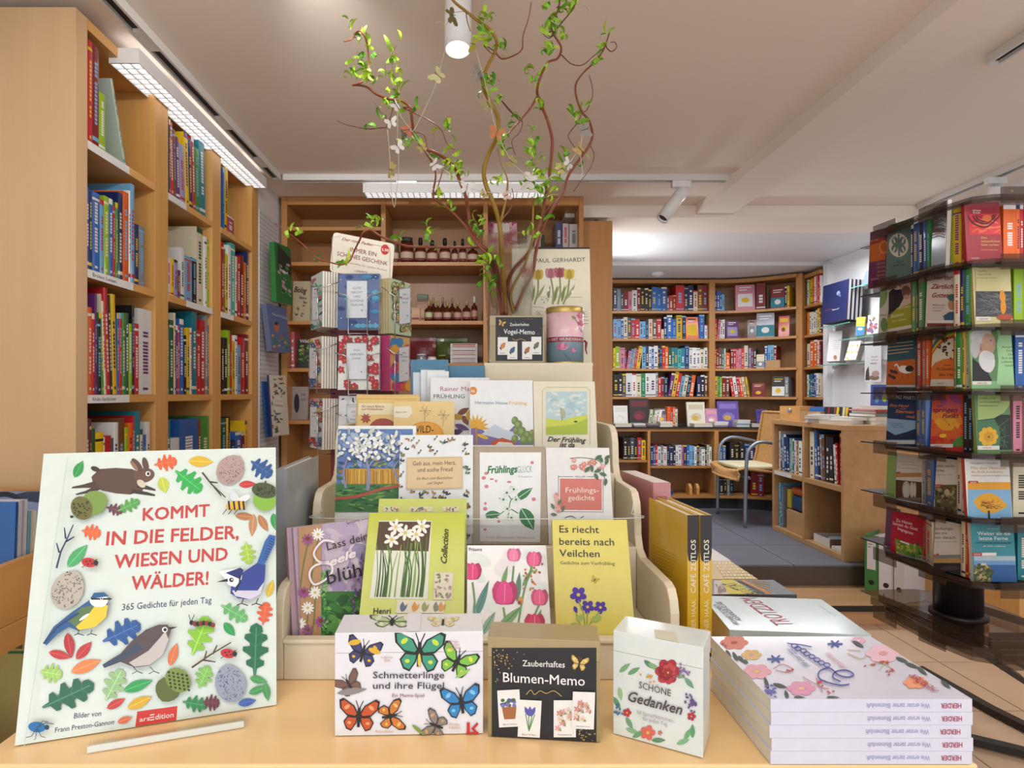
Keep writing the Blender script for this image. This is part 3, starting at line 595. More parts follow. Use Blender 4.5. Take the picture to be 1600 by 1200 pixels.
# ---- low cabinet with counter under it
B5 = bc('low_cabinet', 'low wooden cabinet with dark counter top under the curved bookcase', (0, 0, 0)); B5['category'] = 'cabinet'
LC = [(1.05, 5.0), (1.95, 5.0), (2.15, 4.985), (2.35, 4.92), (2.5, 4.82), (2.6, 4.7)]; CT = H0-.275
strip(MB('oak_x'), LC, .26, CT-.035, CT-.012).obj('top_board', B5); strip(MB('dark_metal'), LC, .28, CT-.0115, CT, -.012).obj('counter_top', B5)
strip(MB('oak_x'), LC, .26, PL+.09, PL+.112).obj('bottom_board', B5); strip(MB('plinth'), LC, .2, PL+.001, PL+.0895, .03).obj('plinth', B5); strip(MB('back_wood'), LC, .01, PL+.1125, CT-.0355, .25).obj('back_panel', B5)
ZL = PL+.355
strip(MB('oak_x'), [(1.05, 5.0), (1.40, 5.0)], .245, ZL-.0+.03, ZL+.048).obj('shelf', B5); strip(MB('oak_x'), LC[1:3][:0]+[(1.43, 5.0), (1.95, 5.0)], .245, ZL-.018, ZL).obj('shelf', B5)
strip(MB('oak_x'), [(1.99, 5.0), (2.15, 4.985), (2.35, 4.92), (2.5, 4.82), (2.6, 4.7)], .245, ZL+.005, ZL+.023).obj('shelf', B5)
for x, w in ((1.05, .03), (1.415, .022), (1.97, .035)):
    o = MB('oak_z').box(x-w/2, x+w/2, 4.996, 5.25, PL+.1125, CT-.0355).obj('divider', B5)
k8 = .29375*5/F
prow('k 26 118,k 18 118,d 24 118,k 20 115,r 26 118,y 26 112', [(1.05, 5.0), (1.40, 5.0)], ZL+.049, 'in upper space at flat end of low cabinet', 'volume', 'volumes in the low cabinet', k8, .16, .345)
prow('B 16 108,b 12 105,r 14 110,w 20 100,s 14 108,w 22 100,k 14 108,B 24 105,k 14 105,w 16 105,w 18 108,m 12 110,B 20 108,b 16 105,c 14 105,c 16 105,w 14 100,B 14 105,s 14 95,w 22 95,k 10 108,e 14 105,w 16 108', [(1.43, 5.0), (1.95, 5.0)], ZL+.001, 'in middle space of low cabinet', 'volume', 'volumes in the low cabinet', k8, .005, .51)
prow('b 16 90,b 16 92,_ 20,k 22 110,k 22 100,k 22 105,B 22 100,B 22 100,k 22 95,B 22 100', [(1.99, 5.0), (2.15, 4.985), (2.35, 4.92)], ZL+.024, 'in upper space behind the chair', 'volume', 'volumes in the low cabinet', k8, .01, .35)
prow('k 22 80,k 16 80,s 14 80,k 18 80,_ 80,R 30 120,R 30 120', [(1.99, 5.0), (2.15, 4.985), (2.35, 4.92)], PL+.113, 'in bottom space behind the chair', 'volume', 'volumes in the low cabinet', k8, .01, .35)
# things displayed on the counter
def cbook(label, u0, v0, u1, v1, c1, c2, seed, Y=5.12, t=.02, kind='hardback', lean=9, art=None):
    x0, x1 = (930+u0*.29375-VX)*Y/F, (930+u1*.29375-VX)*Y/F; h = (v1-v0)*.29375*Y/F
    M = Matrix.Translation((x0, Y, CT+.001)) @ Matrix.Rotation(R(-lean), 4, 'X')
    e = face_book(label, M, x1-x0, h, c1, c2, seed, kind, t); return e
cbook('white paperback with red cap picture standing on the far counter', 100, 770, 175, 880, 'w', '#e6e2d5', 3)
cbook('black book with woman portrait standing on the far counter', 185, 745, 290, 895, 'k', '#6e1f26', 4)
cbook('grey book with a figure standing beside the black portrait book', 318, 785, 388, 880, '#6d6470', '#a58f92', 5)
cbook('white framed book with dark circle standing on the far counter', 492, 765, 588, 895, '#e8e3d2', '#cfc6a8', 2, 5.1)
cbook('pink and violet sunset book standing on the far counter', 590, 790, 655, 885, '#c98fc0', '#e3a6ad', 1, 5.1)
cbook('large purple illustrated book standing on the far counter', 656, 765, 768, 900, '#6b55a8', '#8d7bc9', 2, 5.09)
cbook('violet hardback at the chair end of the far counter', 862, 785, 918, 880, '#5b4a9e', '#493a86', 1, 5.0)
prow('k 26 85,k 22 82,d 22 85,k 20 75', [(2.05, 5.12), (2.2, 5.1)], CT+.001, 'in row on the far counter', 'volume', 'dark volumes on the far counter', k8*1.05, 0, .14, .1)
prow('e 14 90 10,g 10 85 10,w 12 85 10,e 12 88 10,w 12 84 10', [(1.44, 5.1), (1.56, 5.1)], CT+.001, 'in leaning cards on the far counter', 'notebook', 'notebooks on the far counter', k8, 0, .1, .08)
prow('o 16 105,r 12 105,o 12 105,e 14 100', [(1.6, 5.08), (1.7, 5.08)], CT+.001, 'in orange set on the far counter', 'notebook', 'notebooks on the far counter', k8, 0, .085, .08)
for n, (u0, u1, cs) in enumerate(((105, 200, 'we'), (205, 275, 'sw'), (280, 340, 'ks'), (345, 420, 'wew'), (525, 630, 'we'), (632, 712, 'sww'), (752, 828, 'wcww'), (832, 900, 'we'))):
    for j, c in enumerate(cs):
        x0, x1 = (930+u0*.29375-VX)*5.0/F, (930+u1*.29375-VX)*5.0/F; cc = {'w': '#e6e4df', 'e': '#d9d2b0', 's': '#8f8b92', 'k': '#453f46', 'c': '#86a7c4'}[c]
        e = empty('flat_book', (x0+rnd.uniform(0, .01), 5.0, CT+.001+j*.0145), f'{["white","cream","grey","dark","pale blue"]["weskc".index(c)]} book lying flat, {["bottom","second","third","top"][j] if j else "lowest"} in {ORD[n]} pile on counter front', 'book', 'flat books along the counter front')
        MB('gloss', cc).prism([(0, 0), (0, .0135), (.11, .0135), (.11, .0117), (.002, .0117), (.002, .0018), (.11, .0018), (.11, 0)][::-1], 'x', 0, x1-x0-.012).obj('cover', e)
        MB('print', '#e9e2d2').box(.001, x1-x0-.013, .0021, .109, .0019, .0116).obj('page_block', e)
# ---- low shelf unit beside the chair
B6 = bc('low_shelf', 'low light oak shelf unit with books standing at the platform edge', (0, 0, 0)); B6['category'] = 'shelf'
SX, SY0, SY1, STP = 2.07, 3.43, 4.26, H0-.18
bx('side_panel', B6, SX, 2.5, SY0, SY0+.025, PL+.001, STP-.0305, 'oak_y'); bx('side_panel', B6, SX, 2.5, SY1-.025, SY1, PL+.001, STP-.0305, 'oak_y')
bx('top_board', B6, SX-.002, 2.505, SY0-.002, SY1+.002, STP-.03, STP, 'oak_y'); bx('divider', B6, SX, 2.48, 3.845, 3.868, PL+.0315, STP-.0305, 'oak_y')
bx('bottom_board', B6, SX, 2.5, SY0+.0255, SY1-.0255, PL+.001, PL+.031, 'oak_y'); bx('back_panel', B6, 2.481, 2.5, SY0+.0255, SY1-.0255, PL+.0315, STP-.0305, 'oak_y')
for a, b in ((SY0+.0255, 3.8445), (3.8685, SY1-.0255)): bx('shelf', B6, SX, 2.48, a, b, H0-.56, H0-.53, 'oak_y')
MB('print', '#eceae6').box(SX-.0015, SX-.0002, 4.0, 4.23, H0-.558, H0-.533).obj('label_strip', B6)
bx('drawer_front', B6, SX+.03, SX+.05, 3.87, 4.12, PL+.032, PL+.17, 'oak_y')
def rrow(spec, Ya, Yb, z, where, group, hmax=.3, hs=1.0, depth=.2):
    it = [s.split() for s in spec.split(',') if s.strip()]; W = sum(float(i[1]) for i in it); y = Ya; n = 0
    for i in it:
        w = float(i[1])/W*(Ya-Yb)
        if i[0] != '_':
            n += 1; lean = float(i[3]) if len(i) > 3 else 0
            M = Matrix.Translation((SX+.03, y, z+.0008+(w*math.sin(R(lean)) if lean > 0 else 0))) @ Matrix.Rotation(R(-90), 4, 'Z') @ Matrix.Rotation(R(lean), 4, 'Y')
            spine_book('large_book', f'{CN[i[0]]} large book, {ORD[n-1]} from left {where}', M, max((w-.0006)*math.cos(R(lean)), .003), float(i[2])*hs, depth, i[0], group)
        y -= w
GG = 'large books in the low shelf unit'
rrow('w 12 .27,n 18 .22,c 18 .23 -4,B 22 .25 -4,B 18 .24 -4,c 14 .23,l 10 .22,b 14 .23,w 14 .22,o 10 .21,g 10 .21,w 24 .22,e 18 .2,r 12 .19', 4.225, 3.88, H0-.53, 'on upper far shelf of low unit', GG)
rrow('e 40 .29,_ 12,b 24 .3 -4,k 24 .29 -4,s 14 .28 -4,n 24 .28 -4,k 30 .27,k 30 .27,_ 12,w 16 .23 -4,r 14 .24 -4,_ 8,R 30 .3,w 12 .29', 3.835, 3.465, H0-.53, 'on upper near shelf of low unit', GG)
rrow('c 14 .3,t 14 .28,s 10 .28', 4.225, 4.17, PL+.031, 'beside the drawer of low unit', GG)
rrow('B 12 .33,d 12 .32', 3.49, 3.46, PL+.031, 'at lower near end of low unit', GG)

e = empty('cardboard_tray', Matrix.Translation((2.53, 5.075, H0+.2162)) @ Matrix.Rotation(R(-38), 4, 'Z'), 'small cardboard tray at the end of third shelf of curved bay', 'box')
MB('card_board').box(-.11, 0, .0, .004, 0, .065).obj('front_panel', e); MB('card_board').box(-.11, 0, .1, .104, 0, .065).obj('rear_panel', e); MB('card_board').box(-.11, -.106, .0041, .0999, 0, .065).obj('end_panel', e); MB('card_board').box(-.004, 0, .0041, .0999, 0, .065).obj('end_panel', e); MB('print', '#d8d4cc').box(-.1, -.01, .01, .09, .0, .055).obj('leaflet_block', e)
for j, (c, l) in enumerate((('#1d4f9c', 'blue'), ('#24507f', 'dark blue'))):
    e = empty('flat_book', (1.50, 5.02, PL+.1125+j*.022), l+' book lying flat in the lowest middle space of cabinet', 'book'); MB('gloss', c).prism([(0, 0), (0, .02), (.15, .02), (.15, .018), (.002, .018), (.002, .002), (.15, .002), (.15, 0)][::-1], 'x', 0, .12).obj('cover', e); MB('print', '#e9e2d2').box(.001, .119, .0021, .149, .0021, .0179).obj('page_block', e)
for j in range(2): tag(MB('beech_x').prism([(5.03, PL+.1125), (5.13, PL+.1125), (5.13, PL+.17), (5.10, PL+.20), (5.06, PL+.20), (5.03, PL+.17)], 'x', 1.76+j*.06, 1.785+j*.06).obj('bookend', bevel=.003), ['first', 'second'][j]+' round topped wooden bookend in the lowest middle space', 'bookend')
pmat('frosted_plate', '#e6ece8', .3, 0, Alpha=.7)
# ================================================================ display table
TT = H0-.37
tb = empty('display_table', (0, 0, 0), 'light beech display table in front, crowded with spring books and card games', 'table')
MB('table_wood').box(-.505, .50, .606, 1.6, TT-.03, TT).obj('tabletop', tb, bevel=.002)
MB('table_wood').box(-.49, .485, .63, .65, TT-.75, TT-.0305).obj('front_panel', tb)
for x in (-.49, .465): MB('table_wood').box(x, x+.02, .6505, 1.58, .001, TT-.0305).obj('side_panel', tb)
# ---- stepped cream display stand
ds = empty('book_stand', (0, 0, 0), 'stepped cream display stand with rows of spring books on the table', 'display stand')
prof = [(.785, -.3695), (1.36, -.3695), (1.36, -.06), (1.27, -.06), (1.17, -.06), (1.15, -.062), (1.133, -.072), (1.124, -.09), (1.12, -.13), (1.11, -.148), (1.09, -.156), (1.0, -.156), (.985, -.16), (.972, -.175), (.968, -.19), (.965, -.225), (.955, -.243), (.935, -.252), (.815, -.252), (.80, -.256), (.79, -.268), (.785, -.285)]
pr = [(y, H0+z) for y, z in prof]
for x0, x1 in ((-.262, -.250), (.250, .262)): MB('cream_laminate').prism(pr, 'x', x0, x1).obj('side_panel', ds, bevel=.0015)
def q(n, y0, y1, z0, z1, x0=-.2495, x1=.2495, mat='cream_laminate'): return MB(mat).box(x0, x1, y0, y1, H0+z0, H0+z1).obj(n, ds, bevel=.0012)
q('front_board', .785, .797, -.3695, -.322); q('front_lip', .781, .797, -.3215, -.3165, -.2495, .2495)
q('shelf', .7975, .95, -.345, -.335); q('riser', .9505, .962, -.3695, -.24); q('shelf', .9625, 1.10, -.252, -.24)
q('riser', 1.1005, 1.112, -.3695, -.145); q('shelf', 1.1125, 1.27, -.157, -.145); 
q('riser', 1.2705, 1.28, -.3695, -.062)
MB('clear_acrylic').box(-.2495, .2495, .9565, .9585, H0-.2395, H0-.197).obj('clear_front_strip', ds)
MB('frosted_plate').tube(cr([(-.247, .957, H0-.17), (-.243, .957, H0-.188), (-.228, .957, H0-.1965), (.228, .957, H0-.1965), (.243, .957, H0-.188), (.247, .957, H0-.17)], 4), .0009, 6).obj('strip_edge', ds)
# cream box at the back of the stand
cb = empty('display_box', (0, 0, 0), 'plain cream box behind the stand carrying vase, tin and bird card game', 'box')
MB('cream_laminate').box(.016, .245, 1.285, 1.50, TT+.001, H0+.0645).obj('carcass', cb, bevel=.002)
MB('cream_laminate').box(.0155, .2455, 1.2845, 1.5005, H0+.058, H0+.065).obj('top_board', cb)
def pz(x, Y, z): return Vector(((x-VX)*Y/F, Y, H0+z))      # point at height z seen at column x
# ---------------------------------------------------------------- the big picture book
K1 = .4331
def art_big(a):
    k = 'k'
    T = '#c8413c'; D = '#3a4562'
    a.rect(62, 1100, 110, 100, '#d9e6dc') if False else None
    a.text('KOMMT', 515, 308, 755, 292, 46, T, .018); a.text('IN DIE FELDER,', 383, 397, 860, 372, 50, T, .018)
    a.text('WIESEN UND', 412, 480, 820, 450, 49, T, .018); a.text('WÄLDER!', 473, 558, 750, 538, 50, T, .018)
    a.text('365 Gedichte für jeden Tag', 440, 632, 763, 605, 24, D, .004)
    a.text('Bilder von', 266, 1022, 364, 1012, 19, D, .004); a.text('Frann Preston-Gannon', 198, 1073, 411, 1042, 18, D, .004)
    a.poly([(487, 1070), (635, 1047), (640, 977), (495, 997)], '#d8362f'); a.text('ars', 503, 1034, 540, 1029, 17, 'w', .006); a.text('dition', 560, 1026, 626, 1017, 19, 'w', .006)
    for i in range(3): a.line([(541, 1028-i*9), (557, 1025-i*9)], 3.5, 'w')
    # hare
    F_ = '#5b4032'
    a.poly([(330, 150), (360, 122), (420, 118), (475, 122), (510, 135), (525, 165), (515, 200), (470, 214), (420, 210), (370, 200), (338, 185)][::-1], F_)
    a.ell(520, 145, 38, 26, '#6b4a38', -12); a.ell(495, 108, 12, 30, F_, -38); a.ell(484, 110, 7, 22, '#94705a', -38); a.ell(525, 106, 11, 27, F_, -14); a.ell(344, 122, 17, 9, '#3d2c25', 20)
    a.poly([(345, 165), (300, 178), (262, 186), (258, 192), (300, 190), (350, 190)], '#4a352b'); a.poly([(350, 180), (310, 200), (272, 212), (275, 216), (320, 208), (362, 196)], '#4a352b')
    a.poly([(500, 170), (545, 188), (562, 196), (560, 201), (530, 196), (492, 190)], '#3a2a22'); a.poly([(480, 195), (530, 205), (560, 214), (558, 220), (520, 215), (470, 208)], '#3a2a22')
    a.ell(534, 139, 9, 9, 'w'); a.ell(535, 139, 5, 6, 'k'); a.ell(510, 175, 18, 12, '#d8c9b6', 40)
    # leaves: kind, x, y, length, width, angle, colour, vein
    LV = [('l', 284, 122, 68, 34, -62, '#2f9a48'), ('o', 598, 100, 84, 60, -10, '#e0622c'), ('l', 725, 95, 92, 40, 2, '#e0b52c'), ('l', 590, 180, 60, 42, 75, '#c4cf4a'), ('o', 680, 165, 120, 82, 38, '#2fae4f'),
          ('l', 892, 177, 62, 26, -5, '#c93a34'), ('o', 943, 120, 92, 74, 35, '#23508c'), ('l', 990, 312, 62, 28, 82, '#2a9a4a'), ('l', 885, 293, 75, 28, 5, '#b87a4a'), ('l', 912, 325, 82, 30, 95, '#c08a5c'), ('l', 950, 318, 70, 28, 60, '#b87a4a'),
          ('o', 415, 268, 62, 44, 15, '#6a3a4a'), ('o', 465, 255, 88, 48, -25, '#5aa04e'), ('o', 330, 350, 70, 58, 10, '#e8683a'), ('l', 280, 435, 108, 44, -48, '#4fae6a'), ('o', 893, 425, 82, 60, 80, '#a8c94a'),
          ('l', 975, 553, 66, 28, -72, '#d8b53a'), ('o', 845, 640, 110, 62, 30, '#6ab26a'), ('o', 955, 643, 84, 58, -80, '#dd5f34'), ('l', 828, 700, 62, 32, 50, '#2f9a4c'), ('o', 922, 772, 190, 92, -88, '#1d6b4a'),
          ('o', 440, 712, 150, 92, -25, '#2c5a9c'), ('l', 252, 758, 92, 38, 80, '#b8323a'), ('l', 218, 792, 84, 32, 14, '#c23c3c'), ('l', 304, 776, 84, 36, -48, '#c23c3c'), ('l', 312, 832, 118, 44, -22, '#e88a50'),
          ('o', 186, 858, 80, 72, 10, '#a4cf6a'), ('o', 248, 938, 205, 98, -25, '#2a6a50'), ('o', 412, 900, 128, 80, -62, '#9cc48a'), ('l', 500, 902, 112, 40, -20, '#3aa45c'), ('l', 420, 967, 76, 30, -28, '#c8423c'),
          ('l', 505, 963, 98, 38, -25, '#e0b02e'), ('l', 626, 790, 86, 34, -72, '#e07a48'), ('o', 722, 722, 150, 92, -68, '#8cc83a'), ('o', 735, 872, 86, 66, -65, '#86c060'), ('o', 705, 968, 92, 60, 10, '#2f8a4e'), ('o', 762, 964, 62, 60, 5, '#6a2f3e'),
          ('l', 933, 882, 66, 28, 14, '#4a9a56'), ('l', 930, 918, 70, 28, -22, '#4a9a56'), ('l', 962, 925, 68, 28, 80, '#4a9a56'), ('l', 892, 962, 68, 28, -12, '#3f68b8'), ('l', 452, 1025, 56, 24, -20, '#e0714a')]
    for t, x, y, L, W, an, c in LV:
        lc = tuple(min(1, v*1.5+.05) for v in C(c)[:3])+(1,)
        (a.leaf if t == 'l' else a.oak)(x, y, L, W, an, c, lc)
        if t == 'o':
            for i in (-.2, .05, .25):
                ca, sa = math.cos(R(an)), math.sin(R(an)); px, py = x+i*L*ca, y+i*L*sa
                for sg in (-1, 1): a.line([(px, py), (px+L*.1*ca-sg*W*.3*sa, py+L*.1*sa+sg*W*.3*ca)], 1.6, lc)
    # eggs and acorns
    a.egg(833, 125, 118, 96, -55, '#b59a92', '#4f3a38', 90); a.egg(248, 556, 150, 112, -62, '#bdb5a6', '#5b4a42', 110); a.egg(832, 892, 140, 112, -105, '#9aa3b4', '#3f4d70', 110)
    a.egg(346, 245, 98, 86, -30, '#7d9a44'); a.ell(300, 265, 44, 38, '#6b6a2a', 60); 
    for i in range(26): a.ell(272+rnd.uniform(0, 56), 238+rnd.uniform(0, 56), 4, 3, '#2f2f1a', 30, 6)
    a.ell(265, 296, 7, 5, '#3a2c1a')
    a.egg(957, 238, 76, 88, 88, '#86b83c'); a.ell(955, 202, 47, 28, '#46522a', 10)
    for i in range(22): a.ell(920+rnd.uniform(0, 70), 188+rnd.uniform(0, 30), 4, 3, '#1f2a18', 30, 6)
    a.ell(958, 175, 4, 9, '#46522a')
    a.egg(608, 915, 92, 90, 115, '#5d6a2c'); a.ell(645, 880, 50, 40, '#7b9440', 40)
    for i in range(5):
        for j in range(5): a.ell(612+i*16+j*2, 852+j*13+i*3, 5.5, 4.5, '#2f3a1a', 30, 6)
    # birds
    B = '#2c5c93'
    a.poly([(165, 745), (200, 690), (262, 640), (320, 600), (345, 580), (380, 590), (395, 612), (385, 650), (345, 690), (290, 705), (255, 690), (215, 715), (175, 757)][::-1], B)
    a.poly([(250, 668), (300, 620), (345, 612), (330, 650), (280, 690)][::-1], '#5d7a4e'); a.poly([(350, 612), (395, 612), (388, 655), (350, 690), (292, 702), (280, 690), (318, 655)][::-1], '#e8cf3e')
    a.ell(362, 595, 33, 25, '#eef0ee'); a.poly([(330, 590), (345, 568), (380, 566), (398, 580)][::-1], '#2c5c93'); a.line([(335, 590), (405, 590)], 6, 'k'); a.poly([(398, 584), (411, 590), (398, 596)], '#3a3a3a'); a.ell(372, 589, 5, 5, 'w'); a.ell(372, 589, 3, 3, 'k'); a.ell(310, 655, 22, 5, 'w', -35)
    a.line([(165, 750), (215, 690), (290, 640)], 7, '#1f3f70'); 
    for x in (292, 338): a.line([(x, 700), (x-4, 714), (x-18, 720)], 3, 'k'); a.line([(x-4, 714), (x+18, 720)], 3, 'k')
    G_ = '#5a4a4e'
    a.poly([(375, 825), (440, 785), (480, 740), (530, 700), (575, 682), (608, 682), (620, 700), (608, 740), (590, 790), (545, 828), (490, 835), (440, 815), (382, 837)][::-1], G_)
    a.poly([(600, 705), (612, 735), (590, 790), (545, 826), (490, 832), (470, 818), (540, 775), (580, 730)][::-1], '#c9c2bd'); a.poly([(612, 690), (645, 690), (616, 701)][::-1], '#2f2a2c'); a.ell(598, 700, 10, 10, 'w'); a.ell(599, 700, 6, 6, 'k')
    a.poly([(375, 825), (440, 788), (500, 745), (520, 770), (450, 808), (382, 837)][::-1], '#3d4a60')
    for x in (485, 545): a.line([(x, 832), (x+14, 848), (x-4, 858)], 3, 'k'); a.line([(x+14, 848), (x+34, 856)], 3, 'k')
    J = '#2b3f92'
    a.poly([(835, 545), (870, 500), (915, 470), (945, 450), (958, 470), (955, 520), (940, 570), (905, 592), (860, 588), (832, 570)][::-1], J); a.poly([(928, 462), (955, 385), (972, 360), (996, 365), (990, 395), (952, 470)][::-1], '#2f62a8')
    for i in range(9): a.line([(948-i*-3+2, 445-i*9), (966+i*3, 450-i*9)], 2.4, '#14244c')
    a.poly([(838, 560), (850, 580), (905, 592), (940, 572), (952, 530), (930, 560), (880, 560)], '#d5d0e2'); a.poly([(790, 492), (822, 486), (878, 478), (872, 520), (850, 548), (824, 540), (815, 520)][::-1], '#eceef2')
    a.poly([(815, 497), (868, 478), (880, 486), (868, 520), (850, 512)][::-1], '#1e2c6c'); a.poly([(782, 530), (822, 517), (824, 528)][::-1], '#222'+'222'); a.line([(850, 565), (866, 530), (866, 505)], 6, '#15192c'); a.ell(836, 522, 8, 8, 'k'); a.ell(838, 521, 3, 3, 'w')
    for x in (880, 932): a.line([(x, 588), (x-8, 606), (x-24, 612)], 3.5, 'k'); a.line([(x-8, 606), (x+16, 614)], 3.5, 'k')
    # ladybirds, bee, caterpillar, beetle, twigs
    for x, y in ((328, 460), (824, 785)):
        for s in (-1, 1): a.line([(x-26, y+14*s+4), (x, y), (x+30, y+12*s)], 2.5, 'k')
        a.ell(x, y, 27, 17, '#c8262c', 10); a.ell(x+24, y+1, 9, 9, 'k')
        for dx, dy in ((-10, -4), (4, -6), (-4, 6), (10, 4)): a.ell(x+dx, y+dy, 4, 3, 'k', 0, 7)
    a.ell(850, 232, 34, 14, '#d9dfe2', 62); a.ell(880, 232, 26, 11, '#e6eaea', -28); a.ell(852, 256, 36, 17, '#e5b12c', -8)
    for dx in (-22, -4, 14, 30): a.line([(848+dx, 240), (852+dx, 272)], 7, 'k')
    for dx in (-25, -5, 15): a.line([(845+dx, 268), (830+dx, 288)], 2.5, 'k')
    for i in range(8): a.ell(694+i*11, 675+math.sin(i)*3+i*.9, 8, 9, '#8a2f2a' if i % 2 else '#1c1612')
    a.line([(690, 668), (684, 646)], 2.5, 'k'); a.line([(694, 668), (704, 646)], 2.5, 'k')
    a.ell(143, 1047, 32, 19, '#1f6fae', 5); a.ell(178, 1048, 9, 9, '#16324e')
    for dx, dy in ((-40, 30), (-10, 38), (30, 30), (60, -18), (40, -25)): a.line([(143, 1050), (143+dx*.5, 1050+dy), (143+dx, 1054+dy)], 2.5, '#22405c')
    for pts, c in (([(212, 480), (228, 420), (250, 375), (272, 325)], '#2a3560'), ([(222, 425), (212, 390)], '#2a3560'), ([(246, 385), (276, 368)], '#2a3560'), ([(245, 375), (240, 335)], '#2a3560'),
                   ([(732, 138), (765, 180), (815, 227)], '#3b4038'), ([(760, 172), (788, 175)], '#3b4038'), ([(775, 190), (800, 222)], '#3b4038'), ([(695, 835), (760, 790), (835, 745)], '#5a4030'), ([(740, 805), (748, 775)], '#5a4030'), ([(770, 787), (785, 755)], '#5a4030'), ([(735, 808), (780, 815)], '#5a4030')): a.line(pts, 7, c, False, 4)
    a.line([(98, 1115), (252, 85)], 3, '#c4d3ca')
book('large pale green hardback with woodland animals and leaves, leaning on a clear stand', pz(23, .636, -.3685), pz(432, .72, -.3685), P(103, 708, .725), .014, '#dbe6dc', art_big, 0, 680, K1, spine='#cfdcd0')
e = empty('plate_stand', (-.33, .645, TT), 'small clear acrylic stand holding the large pale green book', 'book stand')
MB('clear_acrylic').box(-.075, .075, -.006, .012, .0005, .006).obj('foot', e); MB('frosted_plate').box(-.075, .075, -.0085, -.0062, .0005, .007).obj('lip', e)
e.rotation_euler = (0, 0, R(19)); e.location = P(265, 1138, .655); e.location.z = TT+.001
# ---------------------------------------------------------------- card game boxes on the table edge
def gamebox(label, BLp, BRp, h, d, fc, tc, art, ox, oy, k, topart=None, band=None, kind='card_game_box', lidc=None):
    """lidded cardboard box: base, lid sleeve, print on front and lid"""
    x = (BRp-BLp); w = x.length; x.normalize(); z = Vector((0, 0, 1)); y = z.cross(x)
    M = Matrix((x, y, z)).transposed().to_4x4(); M.translation = BLp; e = empty(kind, M, label, 'box')
    MB('gloss', fc).box(.001, w-.001, .001, d-.001, 0, h-.0225).obj('box_body', e); MB('gloss', lidc or fc).box(0, w, 0, d, h-.022, h).obj('lid', e, bevel=.0008)
    f = MB('gloss', fc).box(.0003, w-.0003, .0002, .0009, .0003, h-.0221).obj('front_face', e)
    a = Art(M, ox, oy, k); a.clip = (w, h); art(a, w, h); a.done(e)
    if topart:
        Mt = M @ Matrix.Translation((0, 0, h)) @ Matrix.Rotation(R(-90), 4, 'X'); a = Art(Mt, ox, oy, k); a.clip = (w, d); topart(a)
        o = a.done(None, 'lid_print'); o.parent = e; o.matrix_local = Matrix.Translation((0, 0, h)) @ Matrix.Rotation(R(-90), 4, 'X')
    return e
K2 = .48125
def art_but(a, w, h):
    D = '#3f3b48'
    a.butterfly(285, 165, 58, 15, '#3f3f6c', '#23213a', '#e0b32e'); a.ell(258, 132, 20, 9, '#e0b32e', -10); a.ell(322, 160, 20, 9, '#e0b32e', 20)
    a.butterfly(468, 165, 84, 3, '#3f9a7c', '#17201c', '#c9e04a'); a.ell(468, 190, 5, 22, '#e0d24a')
    a.butterfly(590, 195, 62, 25, '#7fc34a', '#14201a', '#e0e04a'); a.leaf(610, 232, 60, 14, -30, '#9cc85a')
    a.butterfly(240, 268, 46, -30, '#7a5a4c', '#5a4238'); a.leaf(250, 290, 100, 22, -8, '#8f8a86')
    a.butterfly(272, 370, 66, 3, '#c8542a', '#2a1c16', '#e8a070'); a.butterfly(375, 370, 52, 80, '#cf7a30', '#2a1c16', '#e8c070'); a.butterfly(520, 400, 48, -70, '#8f8278', '#4c443f', '#c9a86a')
    a.leaf(465, 415, 54, 12, 40, '#7fa04a'); a.butterfly(605, 325, 66, -8, '#2f86c4', '#1a2a44', '#7fc4ea')
    a.text('Schmetterlinge', 318, 247, 549, 247, 22, D, .008); a.text('und ihre Flügel', 318, 281, 548, 281, 22, D, .008); a.text('Ein Memo-Spiel', 380, 308, 484, 308, 11, '#8a4a5c', .006)
    for t, x, y, w_ in (('Königin-', 563, 132, 34), ('Alexandra-', 558, 142, 42), ('Vogelfalter', 558, 152, 44), ('Indischer', 345, 183, 38), ('Blatt', 355, 193, 20), ('Monarchfalter', 325, 423, 60), ('Morpho', 565, 400, 34), ('Peleides', 565, 411, 36)): a.text(t, x, y, x+w_, y, 8, '#cf9a86')
    a.rect(622, 390, 632, 428, '#c8302c'); a.poly([(636, 410), (655, 390), (660, 396), (646, 411), (660, 424), (655, 429)], '#c8302c'); a.rect(620, 421, 660, 428, '#c8302c')
def top_but(a):
    a.butterfly(380, 64, 76, 2, '#b9cf9c', '#3f4a38', '#e0e6c8', sq=.34); a.butterfly(545, 66, 52, 2, '#e6ddc0', '#cfc6a8', '#d8b86a', sq=.4)
    a.poly([(430, 38), (475, 38), (470, 100), (425, 100)], '#e9e9ee')
p0, p1 = pz(523, .655, -.3685), pz(755, .66, -.3685); p0.z = p1.z = TT+.001
gamebox('white box with colourful butterflies and grey title on the table', P(523, 1150, .655).lerp(p0, 1), p1, .111, .055, '#e9e9ee', '#e9e9ee', art_but, 430, 940, K2, top_but)
